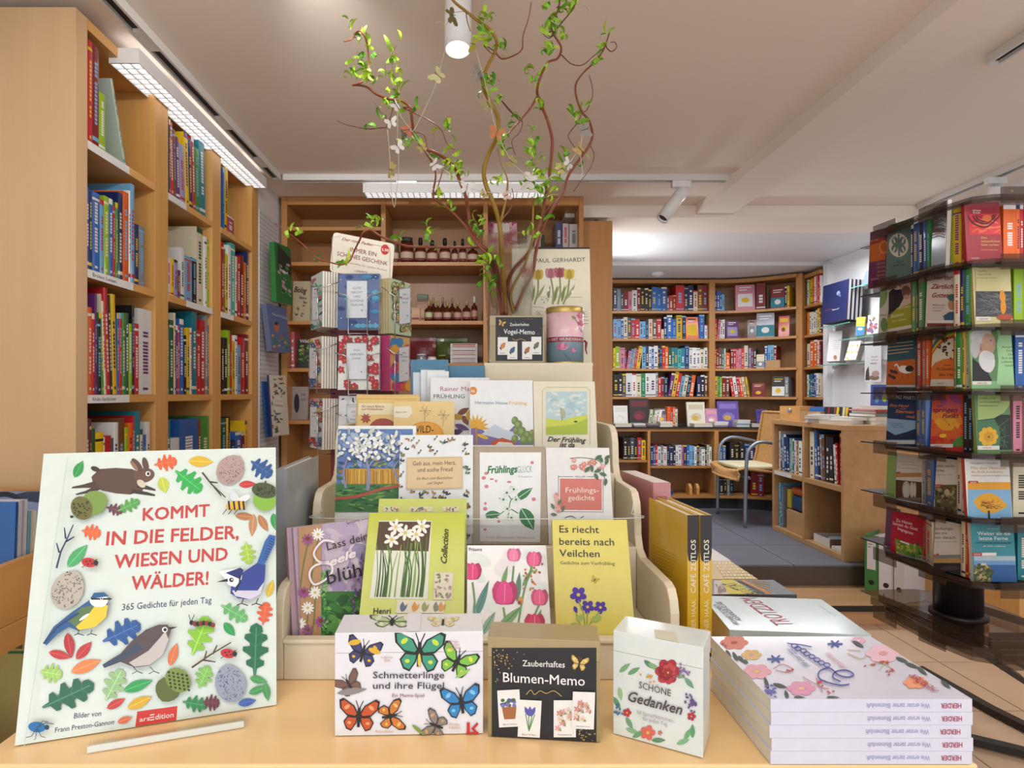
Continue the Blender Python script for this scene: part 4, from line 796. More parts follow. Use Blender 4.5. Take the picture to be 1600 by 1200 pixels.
def art_blu(a, w, h):
    a.rect(703, 150, 1043, 458, '#1d1c22')
    q = random.Random(5)
    for i in range(110):
        x, y = (q.gauss(730, 22), q.gauss(185, 30)) if i % 2 else (q.gauss(1010, 25), q.gauss(425, 22))
        if 708 < x < 1040 and 155 < y < 452: a.ell(x, y, q.uniform(1, 3), q.uniform(1, 3), '#bfa25a', 0, 6)
    a.text('Zauberhaftes', 803, 208, 940, 213, 20, 'w', .008); a.text('Blumen-Memo', 740, 259, 1005, 272, 32, 'w', .006)
    a.butterfly(987, 200, 30, 10, '#d9b868', '#8f7434', '#f0dc9c'); a.line([(815, 300), (830, 285), (842, 300), (860, 288), (880, 296), (905, 288), (930, 306)], 2.5, '#bfa25a', True)
    for (x, y, t, an) in ((760, 345, 'Blauer Krokus', -3), (826, 378, 'Blauer Krokus', 3), (940, 378, 'Heckenrose', 0), (1000, 350, 'Heckenrose', 2)):
        ca, sa = math.cos(R(an)), math.sin(R(an)); f = lambda u, v: (x+u*ca-v*sa, y+u*sa+v*ca)
        a.poly([f(-36, 60), f(36, 60), f(36, -60), f(-36, -60)], '#eeece6'); b = f(-22, 54); c = f(22, 54); a.text(t, b[0], b[1], c[0], c[1], 6, '#4a4a52')
        if x == 760: a.poly([f(-18, 35), f(18, 35), f(24, -5), f(-24, -5)], '#a9683a'); [a.ell(*f(q.uniform(-24, 24), q.uniform(-30, -8)), 7, 6, q.choice(['#5b5a9a', '#7a78b8', '#4a6a3a']), 0, 8) for i in range(16)]
        elif x == 826:
            for dx in (-14, -4, 8, 16): a.line([f(0, 40), f(dx, -15)], 3, '#4c8a3c')
            for dx, an2 in ((-10, -115), (0, -90), (10, -65)): p = f(dx, -24); a.leaf(p[0], p[1], 34, 14, an2, '#5a5aa8')
        else:
            for i in range(9): p = f(q.uniform(-24, 22), q.uniform(-28, 30)); a.leaf(p[0]+6, p[1]+5, 16, 7, q.uniform(0, 180), '#6a9a4c'); a.flower(p[0], p[1], 11, 5, q.choice(['#e3a0a4', '#d8858c', '#efd0c0']), '#e0b84a')
p0, p1 = P(762, 1154, .655), P(938, 1168, .643); p0.z = p1.z = TT+.001
gamebox('black and gold flower card game box between white boxes', p0, p1, .107, .045, '#9d8a58', '#9d8a58', art_blu, 430, 940, K2, None, lidc='#a8956a')
def art_sg(a, w, h):
    q = random.Random(9)
    for x, y, an, c in ((1135, 215, -40, '#7fae7c'), (1165, 225, -30, '#6f9e74'), (1215, 205, 40, '#4f8a64'), (1230, 212, 30, '#86ae7a'), (1110, 330, 60, '#5f9a6c'), (1120, 300, 80, '#9cc08a'), (1150, 395, 60, '#6f9e74'), (1160, 420, 20, '#86b48c'), (1340, 430, -60, '#6fae74'), (1325, 455, -20, '#7fb884'), (1355, 420, -90, '#5f9e6c'), (1310, 240, 20, '#7fae7c'), (1345, 265, 50, '#6f9e8a'), (1180, 430, -30, '#6f9e74'), (1245, 450, 0, '#5f8f6a')): a.leaf(x, y, 46, 16, an, c)
    for i in range(5): a.flower(1275+q.uniform(-6, 6), 228+q.uniform(-8, 8), 40-i*6, 6, ['#a8303a', '#b83c44', '#92242e', '#c24c50', '#a02c36'][i], '#e0b84a', .9, i*13)
    a.flower(1210, 425, 24, 5, '#d86a5c', '#e8b84a', .9); a.flower(1143, 360, 14, 5, '#b8343c', '#e8b84a', .9); a.flower(1352, 372, 14, 5, '#b8343c', '#e8c04a', .9); a.flower(1250, 425, 8, 5, '#c84a4c', '#e8b84a')
    for i in range(30): a.ell(1355+q.gauss(0, 10), 325+q.gauss(0, 16), 4, 4, '#6a4f8c', 0, 6)
    for i in range(16): a.ell(1325+q.gauss(0, 12), 225+q.gauss(0, 10), 4, 4, '#8a6aa0', 0, 6); 
    for i in range(10): a.ell(1112+q.gauss(0, 6), 350+q.gauss(0, 14), 4, 4, '#4a6a9c', 0, 6); a.ell(1215+q.gauss(0, 14), 245+q.gauss(0, 6), 4, 3, '#d8963c', 0, 6)
    D = '#4a4650'
    a.text('SCHÖNE', 1182, 278, 1285, 306, 21, D, .004); a.text('Gedanken', 1148, 320, 1322, 366, 32, D, .014, .35)
    a.text('50 Spruchkärtchen', 1176, 362, 1292, 390, 11, '#a89cae', .004); a.text('für jeden Tag', 1194, 382, 1274, 402, 11, '#a89cae', .004)
    for i in range(40): a.ell(1110+q.uniform(0, 260), 190+q.uniform(0, 260), 1.5, 1.5, '#9cae9c', 0, 5)
def top_sg(a): a.poly([(1230, 90), (1300, 98), (1282, 185), (1205, 165)], '#d9d3be')
p0, p1 = P(958, 1147, .66), P(1099, 1186, .615); p0.z = p1.z = TT+.001
gamebox('pale floral box of saying cards, tape on lid, beside the book stack', p0, p1, .112, .05, '#dfe6e2', '#dfe6e2', art_sg, 430, 940, K2, top_sg)
# ---------------------------------------------------------------- books standing on the tiers (photograph tracing grid: origin 430,580, scale .3583)
K3 = .3583
def pt(u, v, Y): return P(430+u*K3, 580+v*K3, Y)
def fb(label, bl, br, tl, Yb, Yt, zb, t, col, art, hard=True, kind='book', dY=0, **kw):
    BL = pz(430+bl*K3, Yb, zb+.001); BR = pz(430+br*K3, Yb+dY, zb+.001); TL = pt(tl[0], tl[1], Yt)
    return book(label, BL, BR, TL, t, col, art, 430, 580, K3, hard=hard, kind=kind, **kw)
Z1, Z2, Z3 = -.335, -.24, -.145
def a_seele(a):
    q = random.Random(2)
    a.photo(200, 610, 452, 1180, ['#b7a3bd', '#c9b6c4', '#a48fb4', '#d6c8cc', '#9a8fae'], 60, .25, 2); a.photo(200, 960, 452, 1180, ['#3f7a3a', '#5c9a4a', '#2f5c32', '#79b35a'], 60, .2, 4)
    a.rect(98, 668, 200, 1190, '#b98e66')
    for x, y in ((185, 712), (172, 965), (140, 1032), (106, 1102)): a.flower(x, y, 28, 11, 'w', '#e0b42c', .35)
    for x, y in ((140, 735), (122, 965), (196, 1092), (138, 1130)): a.flower(x, y, 26, 9, '#a04f92', '#7a3a2a', .4); a.ell(x, y-5, 11, 8, '#7c3c2c')
    for p in ([(185, 730), (165, 830), (150, 960)], [(140, 750), (120, 850), (108, 940)], [(172, 990), (165, 1100), (150, 1180)], [(140, 1060), (130, 1180)]): a.line(p, 4, '#5f7a3c', True)
    for i in range(60): t = i/60; a.ell(214+q.gauss(0, 8), 870+t*280, 8, 4, q.choice(['#4f9a4a', '#7fbf6a', '#3f7f3f']), q.uniform(0, 180), 6)
    for x0 in (372, 340, 430):
        for i in range(26): a.ell(x0+q.gauss(0, 7), 800+i*9+(x0 == 340)*80, 8, 5, q.choice(['#7a5a8c', '#96749c', '#6a4a7c']), q.uniform(0, 180), 6)
    a.text('Diana Schmid', 310, 668, 440, 634, 20, '#55404c', .004); a.text('Lass deine', 224, 782, 425, 728, 36, '#2f2630', .004)
    a.line([(252, 745), (205, 740), (165, 790), (185, 830), (240, 845), (235, 890), (170, 930), (145, 890), (165, 850), (230, 830)], 9, '#efe6e8', True); a.text('eele', 238, 850, 348, 806, 34, '#efe6e8', .03, .3)
    a.text('blühe', 225, 930, 420, 880, 62, '#251f28', .006)
for i in range(2):
    BL = pz(470-i*12, .80+i*.006, Z1+.001); BR = pz(612-i*12, .872+i*.006, Z1+.001); TL = P(458+5-i*12, 823+i*1, .835)
    book(('front' if i == 0 else 'rear')+' copy of lavender meadow paperback with white script, left end of lowest tier', BL, BR, TL+Vector((.005, 0, 0)), .0085, '#b99fb4' if i == 0 else '#c4a8b4', a_seele if i == 0 else None, 430, 580, K3, hard=False, spine='#b68f9c', kind='paperback', group='copies of the lavender meadow paperback')
def a_green(a, strip=True):
    D = '#2c2c22'
    a.rect(425, 652, 682, 655, '#e9ead2') if False else None
    a.poly([(412, 990), (664, 996), (682, 652), (452, 652)], '#e6e6d6'); a.poly([(438, 780), (668, 786), (680, 656), (452, 656)], '#553a22')
    q = random.Random(3)
    for i in range(30):
        x = q.uniform(440, 650); xt = x+q.uniform(-20, 30); a.line([(x-8, 985), (x+4, 880), (min(668, xt), q.uniform(700, 800))], q.uniform(5, 11), q.choice(['#4f7a2c', '#6f9a3c', '#3c5f24', '#8fae5a']), True, 3)
    for x, y in ((525, 680), (567, 705), (615, 712), (508, 735), (640, 678)): a.flower(x, y, 34, 6, '#f2efe2', '#e8d9a0', .5, q.uniform(0, 60)); a.ell(x, y, 8, 7, '#dfc46a')
    a.poly([(690, 998), (770, 998), (777, 880), (695, 878)], '#e2d9c4')
    for i in range(26): a.ell(q.uniform(700, 765), q.uniform(888, 990), 9, 5, q.choice(['#a88f8a', '#c2a69c', '#7f8a5c']), q.uniform(0, 180), 7)
    a.poly([(527, 1056), (735, 1056), (740, 1003), (531, 998)], '#e6dfcc')
    for x, c in ((555, '#5f6a86'), (607, '#d89a3c'), (650, '#9aa06a'), (700, '#7f8a7c'), (722, '#d89a5c')): a.leaf(x, 1028, 46, 22, -85, c); a.leaf(x+12, 1032, 40, 12, -60, c)
    a.text('Collection', 748, 838, 757, 690, 28, D, .012, .4); a.text('Henri', 428, 1058, 503, 1058, 26, D, .01)
    a.text('Botanische Drucke', 428, 1120, 640, 1122, 26, D, .006)
LG = '#bcc42a'
fb('lime green boxed collection with white narcissus painting on lowest tier', 352, 822, (428, 618), .795, .895, Z1, .012, LG, a_green, kind='boxed_book', spine='#9aa31f')
def a_green2(a):
    for x0, x1 in ((472, 543), (588, 687), (732, 800)): a.rect(x0, 590, x1, 612, '#d9d2ae'); q = random.Random(x0); [a.ell(q.uniform(x0+6, x1-6), q.uniform(594, 609), 6, 3, q.choice(['#7f6a5c', '#c89a4a', '#5f6a86']), q.uniform(0, 180), 6) for i in range(14)]
fb('lime green box peeking out behind the narcissus collection', 405, 830, (441, 556), .835, .93, Z1, .012, '#b4bc28', a_green2, kind='boxed_book')
def a_tulip(a):
    q = random.Random(8)
    for i in range(24): a.ell(q.uniform(850, 1170), q.uniform(800, 1120), q.uniform(20, 55), q.uniform(14, 34), q.choice(['#eef0ea', '#e6ece6', '#f2e8ea', '#e2ebe0']), q.uniform(0, 180), 10)
    for p in ([(860, 920), (870, 1020), (858, 1140)], [(995, 1030), (1000, 1100), (960, 1150)], [(1040, 850), (1030, 960)], [(1120, 850), (1085, 960), (1060, 1100)], [(1150, 1020), (1120, 1090)]): a.line(p, 9, '#6f9a62', True)
    for x, y, L, W, an, c in ((900, 1000, 190, 34, -70, '#5f8f8a'), (1020, 1080, 160, 40, -45, '#7aa86a'), (930, 1100, 120, 34, -60, '#8fb49a'), (1060, 940, 130, 26, -85, '#5f8a72'), (1000, 900, 110, 22, -75, '#87a86a'), (1145, 1080, 90, 22, -70, '#7fa85c'), (875, 1080, 130, 26, -100, '#7ab08c'), (1100, 900, 90, 18, -60, '#6f9a5c'), (1010, 1120, 120, 30, -20, '#9ab8b0')): a.leaf(x, y, L, W, an, c, '#4f7a5c')
    for x, y, r, c in ((860, 872, 44, '#c8386c'), (1000, 965, 62, '#c93c78'), (1128, 818, 38, '#d65a86'), (1040, 800, 34, '#d87498'), (1152, 985, 42, '#d0507c'), (1130, 1098, 50, '#c02c58')):
        for dx, an, cc in ((-.3, -105, 0), (.35, -72, 1), (0, -90, 2)):
            cl = C(c); f = (1, .8, 1.35)[cc]; cl = tuple(min(1, v*f) for v in cl[:3])+(1,); a.shape(x+dx*r, y, r*1.7, r*1.2, an, a.TULIP[:4]+[(.9, .2), (1, .0)], cl)
        a.line([(x, y+r*.7), (x+2, y-r*.6)], 2, '#f0b8c8')
    for i in range(30): x, y = q.gauss(1120, 22), q.gauss(900, 26); a.ell(x, y, 5, 5, q.choice(['#b83a4c', '#d87a4a', '#8fa84a']), 0, 6)
    a.ell(1070, 1000, 12, 16, '#d8944a'); a.ell(1065, 1010, 8, 8, '#8a4a2a'); a.text('Präsenz', 845, 784, 902, 784, 14, '#4a4448', .008)
fb('white hardback with painted pink tulips on lowest tier', 835, 1207, (823, 760), .80, .868, Z1, .012, '#ece8e4', a_tulip, spine='#d9b0c0')
def a_veil(a):
    D = '#33302c'
    a.text('Es riecht', 1240, 703, 1412, 706, 32, D, .01); a.text('bereits nach', 1240, 757, 1478, 760, 32, D, .01); a.text('Veilchen', 1240, 808, 1415, 811, 32, D, .01); a.text('Gedichte zum Vorfrühling', 1243, 842, 1481, 846, 15, '#5a5440', .004)
    a.butterfly(1393, 910, 18, 30, '#c9a83a', '#a8862c'); V = '#4b2a9c'
    for x, y, r in ((1322, 975, 36), (1362, 1028, 30), (1418, 1030, 28)): a.flower(x, y, r, 5, V, '#e0c43a', .85, 20)
    a.leaf(1310, 1040, 34, 18, 70, V)
    for p in ([(1322, 1000), (1345, 1060), (1350, 1130)], [(1362, 1050), (1358, 1130)], [(1415, 1050), (1380, 1090), (1360, 1130)], [(1312, 1055), (1340, 1130)]): a.line(p, 5, '#86a04a', True)
    for x, y, r in ((1300, 1115, 28), (1330, 1075, 20), (1400, 1080, 24), (1385, 1130, 24)): a.ell(x, y, r, r*.62, '#a3b45c', -25)
    a.rect(1480, 1142, 1550, 1150, 'k'); a.text('Re', 1480, 1172, 1512, 1172, 20, D, .006)
fb('yellow slim book with violets and dark title on lowest tier', 1228, 1574, (1205, 648), .795, .845, Z1, .012, '#dccb5a', a_veil, spine='#cdbb4c')
# tier two
def a_paint(a):
    q = random.Random(6); a.rect(243, 420, 262, 615, '#8fbf3a')
    a.photo(262, 252, 600, 612, ['#5d7ab0', '#6f8cc0', '#8aa0c8', '#a9b8d0'], 90, .1, 11); 
    for i in range(70): a.ell(q.uniform(270, 590), q.uniform(380, 470), q.uniform(8, 22), 6, q.choice(['#4a5a8c', '#3f6a4a', '#b06a4a', '#8c9a4a', '#2f4a6a']), q.uniform(-40, 40), 7)
    a.rect(300, 425, 600, 495, '#c9962a'); 
    for i in range(50): x = q.uniform(300, 598); a.line([(x, 492), (x+q.uniform(-4, 4), q.uniform(425, 440))], 4, q.choice(['#dfae3a', '#b8822a', '#8f6a24', '#e6c05a']))
    a.rect(262, 492, 600, 612, '#3f7a3c')
    for i in range(90): a.ell(q.uniform(275, 590), q.uniform(500, 605), q.uniform(8, 24), 4, q.choice(['#2f6a34', '#5a9a44', '#24542f', '#79a84a', '#1f4a3c']), q.uniform(-20, 20), 7)
    a.line([(262, 555), (360, 545), (460, 515), (540, 500)], 12, '#b8503c', True)
    for p, w in (([(405, 520), (410, 440), (400, 380), (420, 320)], 16), ([(310, 510), (300, 440), (318, 380)], 12), ([(405, 420), (450, 370), (520, 340)], 8), ([(402, 400), (360, 350), (330, 320)], 8), ([(540, 480), (520, 420), (560, 370)], 10)): a.line(p, w, '#8f8fb0', True, w*.4)
    for i in range(150): x, y = q.gauss(410, 85), q.gauss(315, 36); (262 < x < 590 and 256 < y < 390) and a.ell(x, y, q.uniform(7, 16), q.uniform(4, 9), q.choice(['#eef0e8', '#dfe3d6', '#f4f2ec', '#c9cfc0', '#a9b0a8']), q.uniform(0, 180), 7)
fb('white book with a painted blossoming orchard on second tier', 256, 606, (240, 238), .985, 1.015, Z2, .012, '#ecece8', a_paint, spine='#dcdcd8')
def a_geh(a):
    q = random.Random(14)
    for i in range(64):
        sd = i % 4; x, y = [(q.uniform(540, 840), q.uniform(292, 360)), (q.uniform(538, 566), q.uniform(300, 800)), (q.uniform(822, 842), q.uniform(300, 800)), (q.uniform(540, 840), q.uniform(522, 560))][sd]
        c = q.choice(['#4f6a4a', '#8a6a3c', '#35454f', '#2f3a3c', '#a87a4a', '#6f8a5a']); k = q.randint(0, 2)
        if k == 0: a.leaf(x, y, 20, 8, q.uniform(0, 180), c); a.leaf(x+8, y+5, 16, 7, q.uniform(0, 180), c)
        elif k == 1: a.leaf(x, y, 22, 9, q.uniform(-40, 40), c); a.leaf(x-3, y-7, 16, 5, -60, c); a.ell(x+9, y-2, 4, 4, '#2a2a2a', 0, 7)
        else: a.line([(x-8, y+8), (x, y), (x+6, y-10)], 2.5, c, True); a.ell(x+6, y-10, 4, 4, c, 0, 7); a.ell(x-4, y, 4, 3, c, 0, 7)
    a.poly([(571, 517), (818, 512), (816, 373), (573, 377)], '#e0c498'); 
    for p in ([(575, 513), (814, 508), (812, 377), (577, 381), (575, 513)],): a.line(p, 1.5, '#b3925c')
    D = '#4a3c30'
    a.text('Geh aus, mein Herz,', 601, 412, 788, 408, 19, D, .006); a.text('und suche Freud', 622, 440, 774, 436, 19, D, .006); a.text('Ein Buch zum Betrachten', 617, 474, 774, 470, 12, D, .006, .35); a.text('und Singen', 664, 494, 732, 491, 12, D, .006, .35)
fb('white book with birds and a beige title panel on second tier', 533, 862, (523, 278), .966, 1.0, Z2, .011, '#e8e9e8', a_geh, spine='#d8d9d8')
def a_glueck(a):
    a.poly([(893, 742), (1155, 745), (1160, 354), (892, 354)], '#eeeeec'); q = random.Random(4)
    for i in range(30):
        x, y = q.uniform(905, 1150), q.uniform(370, 700)
        if not (925 < x < 1120 and 395 < y < 470) and not (y > 560 and x > 925): a.ell(x, y, q.uniform(4, 10), q.uniform(4, 9), '#d0808c', 0, 12)
    for x, y in ((915, 690), (925, 640), (968, 640), (975, 655)): a.ell(x, y, 7, 6, '#d0808c')
    G2 = '#2f7a44'; a.text('Frühlings', 926, 445, 1056, 441, 32, G2, .03, .25); a.text('GLÜCK', 1056, 443, 1122, 441, 30, '#8aa894', .0); a.text('39 Postkarten', 1060, 464, 1120, 463, 8, '#9aa8a0'); 
    a.text('Insel-Bücherei  Gedichte', 920, 728, 1130, 730, 8, '#a8a8a4')
    a.leaf(950, 625, 72, 34, -5, G2, '#e6efe6'); a.leaf(1100, 645, 110, 62, 60, G2, '#e6efe6'); a.leaf(1085, 535, 92, 36, -35, G2, '#e6efe6')
    for p in ([(985, 620), (1020, 600), (1060, 620)], [(1020, 600), (1030, 560), (1070, 540)], [(1030, 560), (1010, 530)], [(1020, 605), (1015, 640)]): a.line(p, 4, G2, True)
    for x, y in ((1010, 530), (995, 560), (1040, 515), (1030, 640), (1012, 600), (1050, 560)): a.flower(x, y, 18, 5, '#dfe8dc', '#86a88c', .6); a.ell(x, y, 5, 5, G2)
fb('linen framed book with green leaf print and pink dots on second tier', 857, 1190, (857, 328), .965, 1.005, Z2, .014, '#a8967c', a_glueck, spine='#9c8a70')
def a_ged(a):
    S = '#d3796c'; a.line([(1235, 455), (1235, 612), (1430, 614), (1430, 470)], 2.5, '#6a6a66'); a.line([(1235, 460), (1300, 460)], 2.5, '#6a6a66'); a.line([(1360, 460), (1390, 460)], 2.5, '#6a6a66'); a.text('RECLAM', 1310, 464, 1352, 464, 8, '#6a6a66', .006)
    a.poly([(1242, 604), (1424, 606), (1424, 470), (1242, 468)], S); a.text('Frühlings-', 1267, 530, 1411, 530, 24, '#f2e6dc'); a.text('gedichte', 1277, 563, 1393, 563, 24, '#f2e6dc')
    q = random.Random(7); a.line([(1285, 380), (1350, 378), (1420, 400), (1440, 500)], 3, '#4a5a3c', True)
    for i in range(20): a.flower(q.uniform(1290, 1440), q.gauss(410, 14), 11, 5, q.choice(['#d88a7c', '#e0a094', '#c8705f']), '#f0e0c8', .8)
    for x, y, an in ((1420, 385, 60), (1445, 395, 110), (1380, 425, 80), (1360, 430, 130), (1400, 460, 60), (1430, 450, 20), (1440, 485, 100), (1410, 375, -30), (1450, 375, -30), (1405, 435, 160)): a.leaf(x, y, 34, 16, an, '#4c6a4a')
    for i in range(24): t = i/24; a.ell(1222+q.gauss(0, 4)+t*14, 535+t*80, 8, 6, q.choice(['#d88a7c', '#e6b0a4']), 0, 8)
    for x, y, an in ((1210, 590, 60), (1255, 600, 110), (1240, 570, -60), (1215, 625, 10)): a.leaf(x, y, 30, 13, an, '#5f7a5a')
    a.line([(1262, 640), (1290, 632), (1320, 645), (1345, 632)], 3, '#2f2c2c', True)
fb('white book with salmon title square and red berries on second tier', 1192, 1480, (1190, 334), .965, 1.005, Z2, .014, '#e6e4e0', a_ged, spine='#d98a90')
# tier three
def a_herb(a):
    q = random.Random(4); a.rect(345, 118, 620, 122, '#d9b050'); a.rect(358, 140, 620, 190, '#efe2b8'); R_ = '#9c3c4a'
    a.text('Für innere Balance', 377, 158, 475, 158, 10, R_, .012, .2); a.text('und Wohlbefinden', 377, 170, 470, 170, 10, R_, .012, .2)
    for an in (-150, -110, -60, -20): a.leaf(395, 205, 50, 14, an, '#a84c3c')
    a.ell(470, 250, 60, 45, '#a8483c')
def a_herb2(a):
    a.poly([(515, 200), (515, 155), (590, 150), (600, 180), (580, 205)], '#f2ead0'); a.text('Natur pur', 525, 183, 575, 181, 9, '#8a7a5a', .008, .2)
    for x, y in ((655, 172), (735, 190)):
        for i in range(6): a.line([(x, y), (x+26*math.cos(i), y+20*math.sin(i))], 2, '#a0885c', True); a.line([(x+26*math.cos(i), y+20*math.sin(i)), (x+14*math.cos(i+.4), y+24*math.sin(i+.4))], 1.5, '#a0885c')
        a.line([(x, y), (x-4, y+50)], 2, '#a0885c')
    a.ell(655, 275, 80, 56, '#e89a2c'); a.ell(655, 275, 74, 51, '#eeaa3c'); a.text('WILD-', 597, 268, 690, 268, 32, '#3a2a18', .01)
for i in range(3): fb(['front', 'middle', 'rear'][i]+' yellow herb leaflet of the set at the left of third tier', 352-i*4, 625-i*3, (342+i*4, 112-i*5), 1.14+i*.012, 1.165+i*.012, Z3, .007, '#e6c272', a_herb if i == 0 else None, hard=False, kind='booklet', group='yellow herb leaflets')
fb('yellow wild herb booklet with orange oval on third tier', 512, 780, (507, 132), 1.125, 1.145, Z3, .006, '#e9c87e', a_herb2, hard=False, kind='booklet')
def a_rilke(a):
    a.text('Rainer Maria', 720, 86, 880, 86, 20, '#b5688c', .004); a.text('FRÜHLING', 691, 118, 826, 118, 18, '#4a5a52', .004)
    for x, y, L, an, c in ((820, 175, 60, -30, '#7a3c2c'), (800, 200, 60, 10, '#c9a02c'), (830, 215, 50, 60, '#8a4a2a'), (815, 245, 70, 20, '#6f4a8a'), (845, 190, 50, -80, '#d9b43c'), (795, 265, 50, -10, '#5a3a6c')): a.leaf(x, y, L, 26, an, c)
fb('white paperback with a yellow and purple flower behind on third tier', 672, 935, (677, 28), 1.165, 1.2, Z3, .007, '#e8e8e6', a_rilke, hard=False, kind='paperback')
def a_hesse(a):
    a.ell(863, 85, 17, 18, '#d98a2c'); a.text('it', 855, 92, 871, 92, 14, 'w', .01)
    a.text('Hermann Hesse', 872, 143, 1014, 145, 14, '#7f93a8', .01); a.text('Frühling', 1021, 145, 1097, 146, 14, '#e8b84a', .01)
    a.poly([(853, 322), (853, 250), (890, 245), (930, 275), (1000, 280), (1040, 240), (1080, 255), (1128, 285), (1130, 322)], '#7a6aa8'); a.poly([(900, 275), (945, 240), (960, 232), (1000, 255), (1040, 265), (1080, 300), (1000, 300)], '#c9d4e0')
    for an in range(-170, 10, 22): a.leaf(875+28*math.cos(R(an)), 245+26*math.sin(R(an)), 64, 14, an, '#e0a82c' if an % 44 else '#c98a1f')
    a.line([(875, 245), (880, 322)], 8, '#b8862c'); a.ell(905, 285, 26, 8, '#e0b83a', 20); a.poly([(940, 322), (945, 305), (990, 290), (1045, 308), (1045, 322)], '#c2502c'); a.poly([(960, 322), (975, 308), (1030, 312), (1040, 322)], '#e6e0d0')
    for x, y, r in ((1045, 215, 18), (1060, 235, 22), (1075, 265, 24), (1100, 280, 20), (1120, 270, 16), (1050, 260, 16), (1115, 300, 20), (1085, 300, 22), (1045, 295, 18)): a.ell(x, y, r*.8, r, '#6f8a4a', 10); a.ell(x-4, y-4, r*.4, r*.5, '#8fa45c')
fb('white book with yellow palm and blue mountains on third tier', 849, 1130, (847, 40), 1.128, 1.165, Z3, .008, '#e9eaea', a_hesse, hard=False, kind='paperback')
def a_der(a):
    a.line([(1165, 320), (1165, 85), (1180, 70), (1358, 70), (1373, 85), (1373, 320)], 2, '#b8ac88'); a.poly([(1181, 277), (1362, 275), (1360, 88), (1182, 90)], '#b9cfd2')
    q = random.Random(3)
    for i in range(40): a.ell(q.uniform(1195, 1350), q.uniform(98, 190), q.uniform(8, 20), 6, q.choice(['#c9d9d6', '#a9c4cc', '#d9e0d6']), q.uniform(-30, 30), 8)
    a.poly([(1181, 277), (1181, 205), (1250, 215), (1300, 200), (1361, 190), (1362, 275)], '#c9d24a'); a.poly([(1181, 245), (1300, 232), (1362, 205), (1362, 275), (1181, 277)], '#a9bf3c')
    a.line([(1245, 160), (1252, 215)], 6, '#9a9a7c'); a.ell(1255, 185, 10, 22, '#b0ae90', -10); a.ell(1310, 220, 8, 4, '#3a3a2c')
    a.text('Der Frühling', 1188, 306, 1355, 312, 22, '#33302a', .02, .35); a.text('ist da', 1240, 330, 1305, 332, 22, '#33302a', .02, .35)
fb('cream book with small meadow picture and black title on third tier', 1133, 1410, (1130, 45), 1.128, 1.165, Z3, .012, '#e3dcc2', a_der)
# teal folders and white leaflets behind the third tier
def a_teal(a):
    for i in range(7): a.line([(850, 955+i*14), (905-i*3, 957+i*14)], 2.5, '#5fa0b8')
    a.text('Frühlingsgedichte', 842, 922, 930, 925, 9, '#7fb4c8')
for (x0, x1, y0, yb, Y, lab, ar) in ((641, 700, 562, 620, 1.25, 'teal blue folder with small text standing open at the stand', a_teal), (696, 757, 571, 590, 1.262, 'teal blue card standing behind the white leaflets', None)):
    BL = pz(x0, Y, Z3+.001); BR = pz(x1, Y, Z3+.001); book(lab, BL, BR, P(x0, y0, Y+.01), .004, '#1f6f92', ar, 400, 300, .3, hard=False, kind='folder')
for i, (x0, x1, y0, an) in enumerate(((656, 690, 582, 14), (668, 706, 578, 8), (678, 712, 580, 3))):
    BL = pz(x0-10, 1.225-i*.006, Z3+.001); BR = pz(x1-10, 1.235-i*.006, Z3+.001); TL = P(x0+8, y0, 1.235-i*.006)
    book(f'{["rear","middle","front"][i]} white leaflet leaning before the teal folder', BL, BR, TL, .002, ['#cfd8de', '#dfe4e6', '#e6e8e6'][i], None, hard=False, kind='leaflet', group='white leaflets')
# ---------------------------------------------------------------- beside the stand
BL = Vector((-.292, .93, TT+.001)); 
def side_book(label, X, Y0, Y1, z1, t, col, sp, kind='hardback', art=None, ox=0, oy=0, k=1, spine=None, dx=0):
    """standing along the stand, cover towards -X or +X side seen from the front left; spine at the near end"""
    return None
# white and marbled books at the left flank, seen from their spines
def flank(label, x0, x1, Ys, ztop, dep, c, cover=None, kind='hardback', yaw=0, c2=None):
    a = pz(x0, Ys, 0); b = pz(x1, Ys, 0); M = Matrix.Translation((a.x, Ys, TT+.001)) @ Matrix.Rotation(R(yaw), 4, 'Z')
    return spine_book(kind, label, M, b.x-a.x, ztop-(-.369), dep, c, None, c2, 1, detail=2)
for i, (x, c, lab) in enumerate(((-.283, '#9aa0a4', 'marbled grey white hardback beside the left flank of the stand'), (-.302, '#e4e4e2', 'plain white hardback beside the left flank of the stand'), (-.321, '#cfd6da', 'pale blue hardback, outermost at the left flank of the stand'))):
    M = Matrix.Translation((x-.002, .86+i*.02, TT+.001)) @ Matrix.Rotation(R(1.5), 4, 'Z') 
    e = empty('hardback', M, lab, 'book'); h = .262-i*.012; t = .0165
    MB('gloss', c).prism([(0, 0), (t, 0), (t, .19), (t-.002, .19), (t-.002, .002), (.002, .002), (.002, .19), (0, .19)], 'z', 0, h).obj('cover', e); MB('print', '#e8e4da').box(.0021, t-.0021, .0021, .187, .002, h-.003).obj('page_block', e)
    if i == 0:
        q = random.Random(1); a = MB('print'); 
        ar = Art(M @ Matrix.Rotation(R(90), 4, 'Z') @ Matrix.Translation((0, -t, 0)), uv=h)
M = None
def a_cafe(a):
    for i in range(8): a.line([(130, 505+i*18), (255-i*3, 560+i*16)], 2.2, '#a8821c')
    for p in ([(150, 470), (168, 440), (150, 400), (160, 430), (180, 460), (165, 470), (140, 480)],): a.line(p, 3, '#d9c23a', True)
YEL = '#d9ab1c'
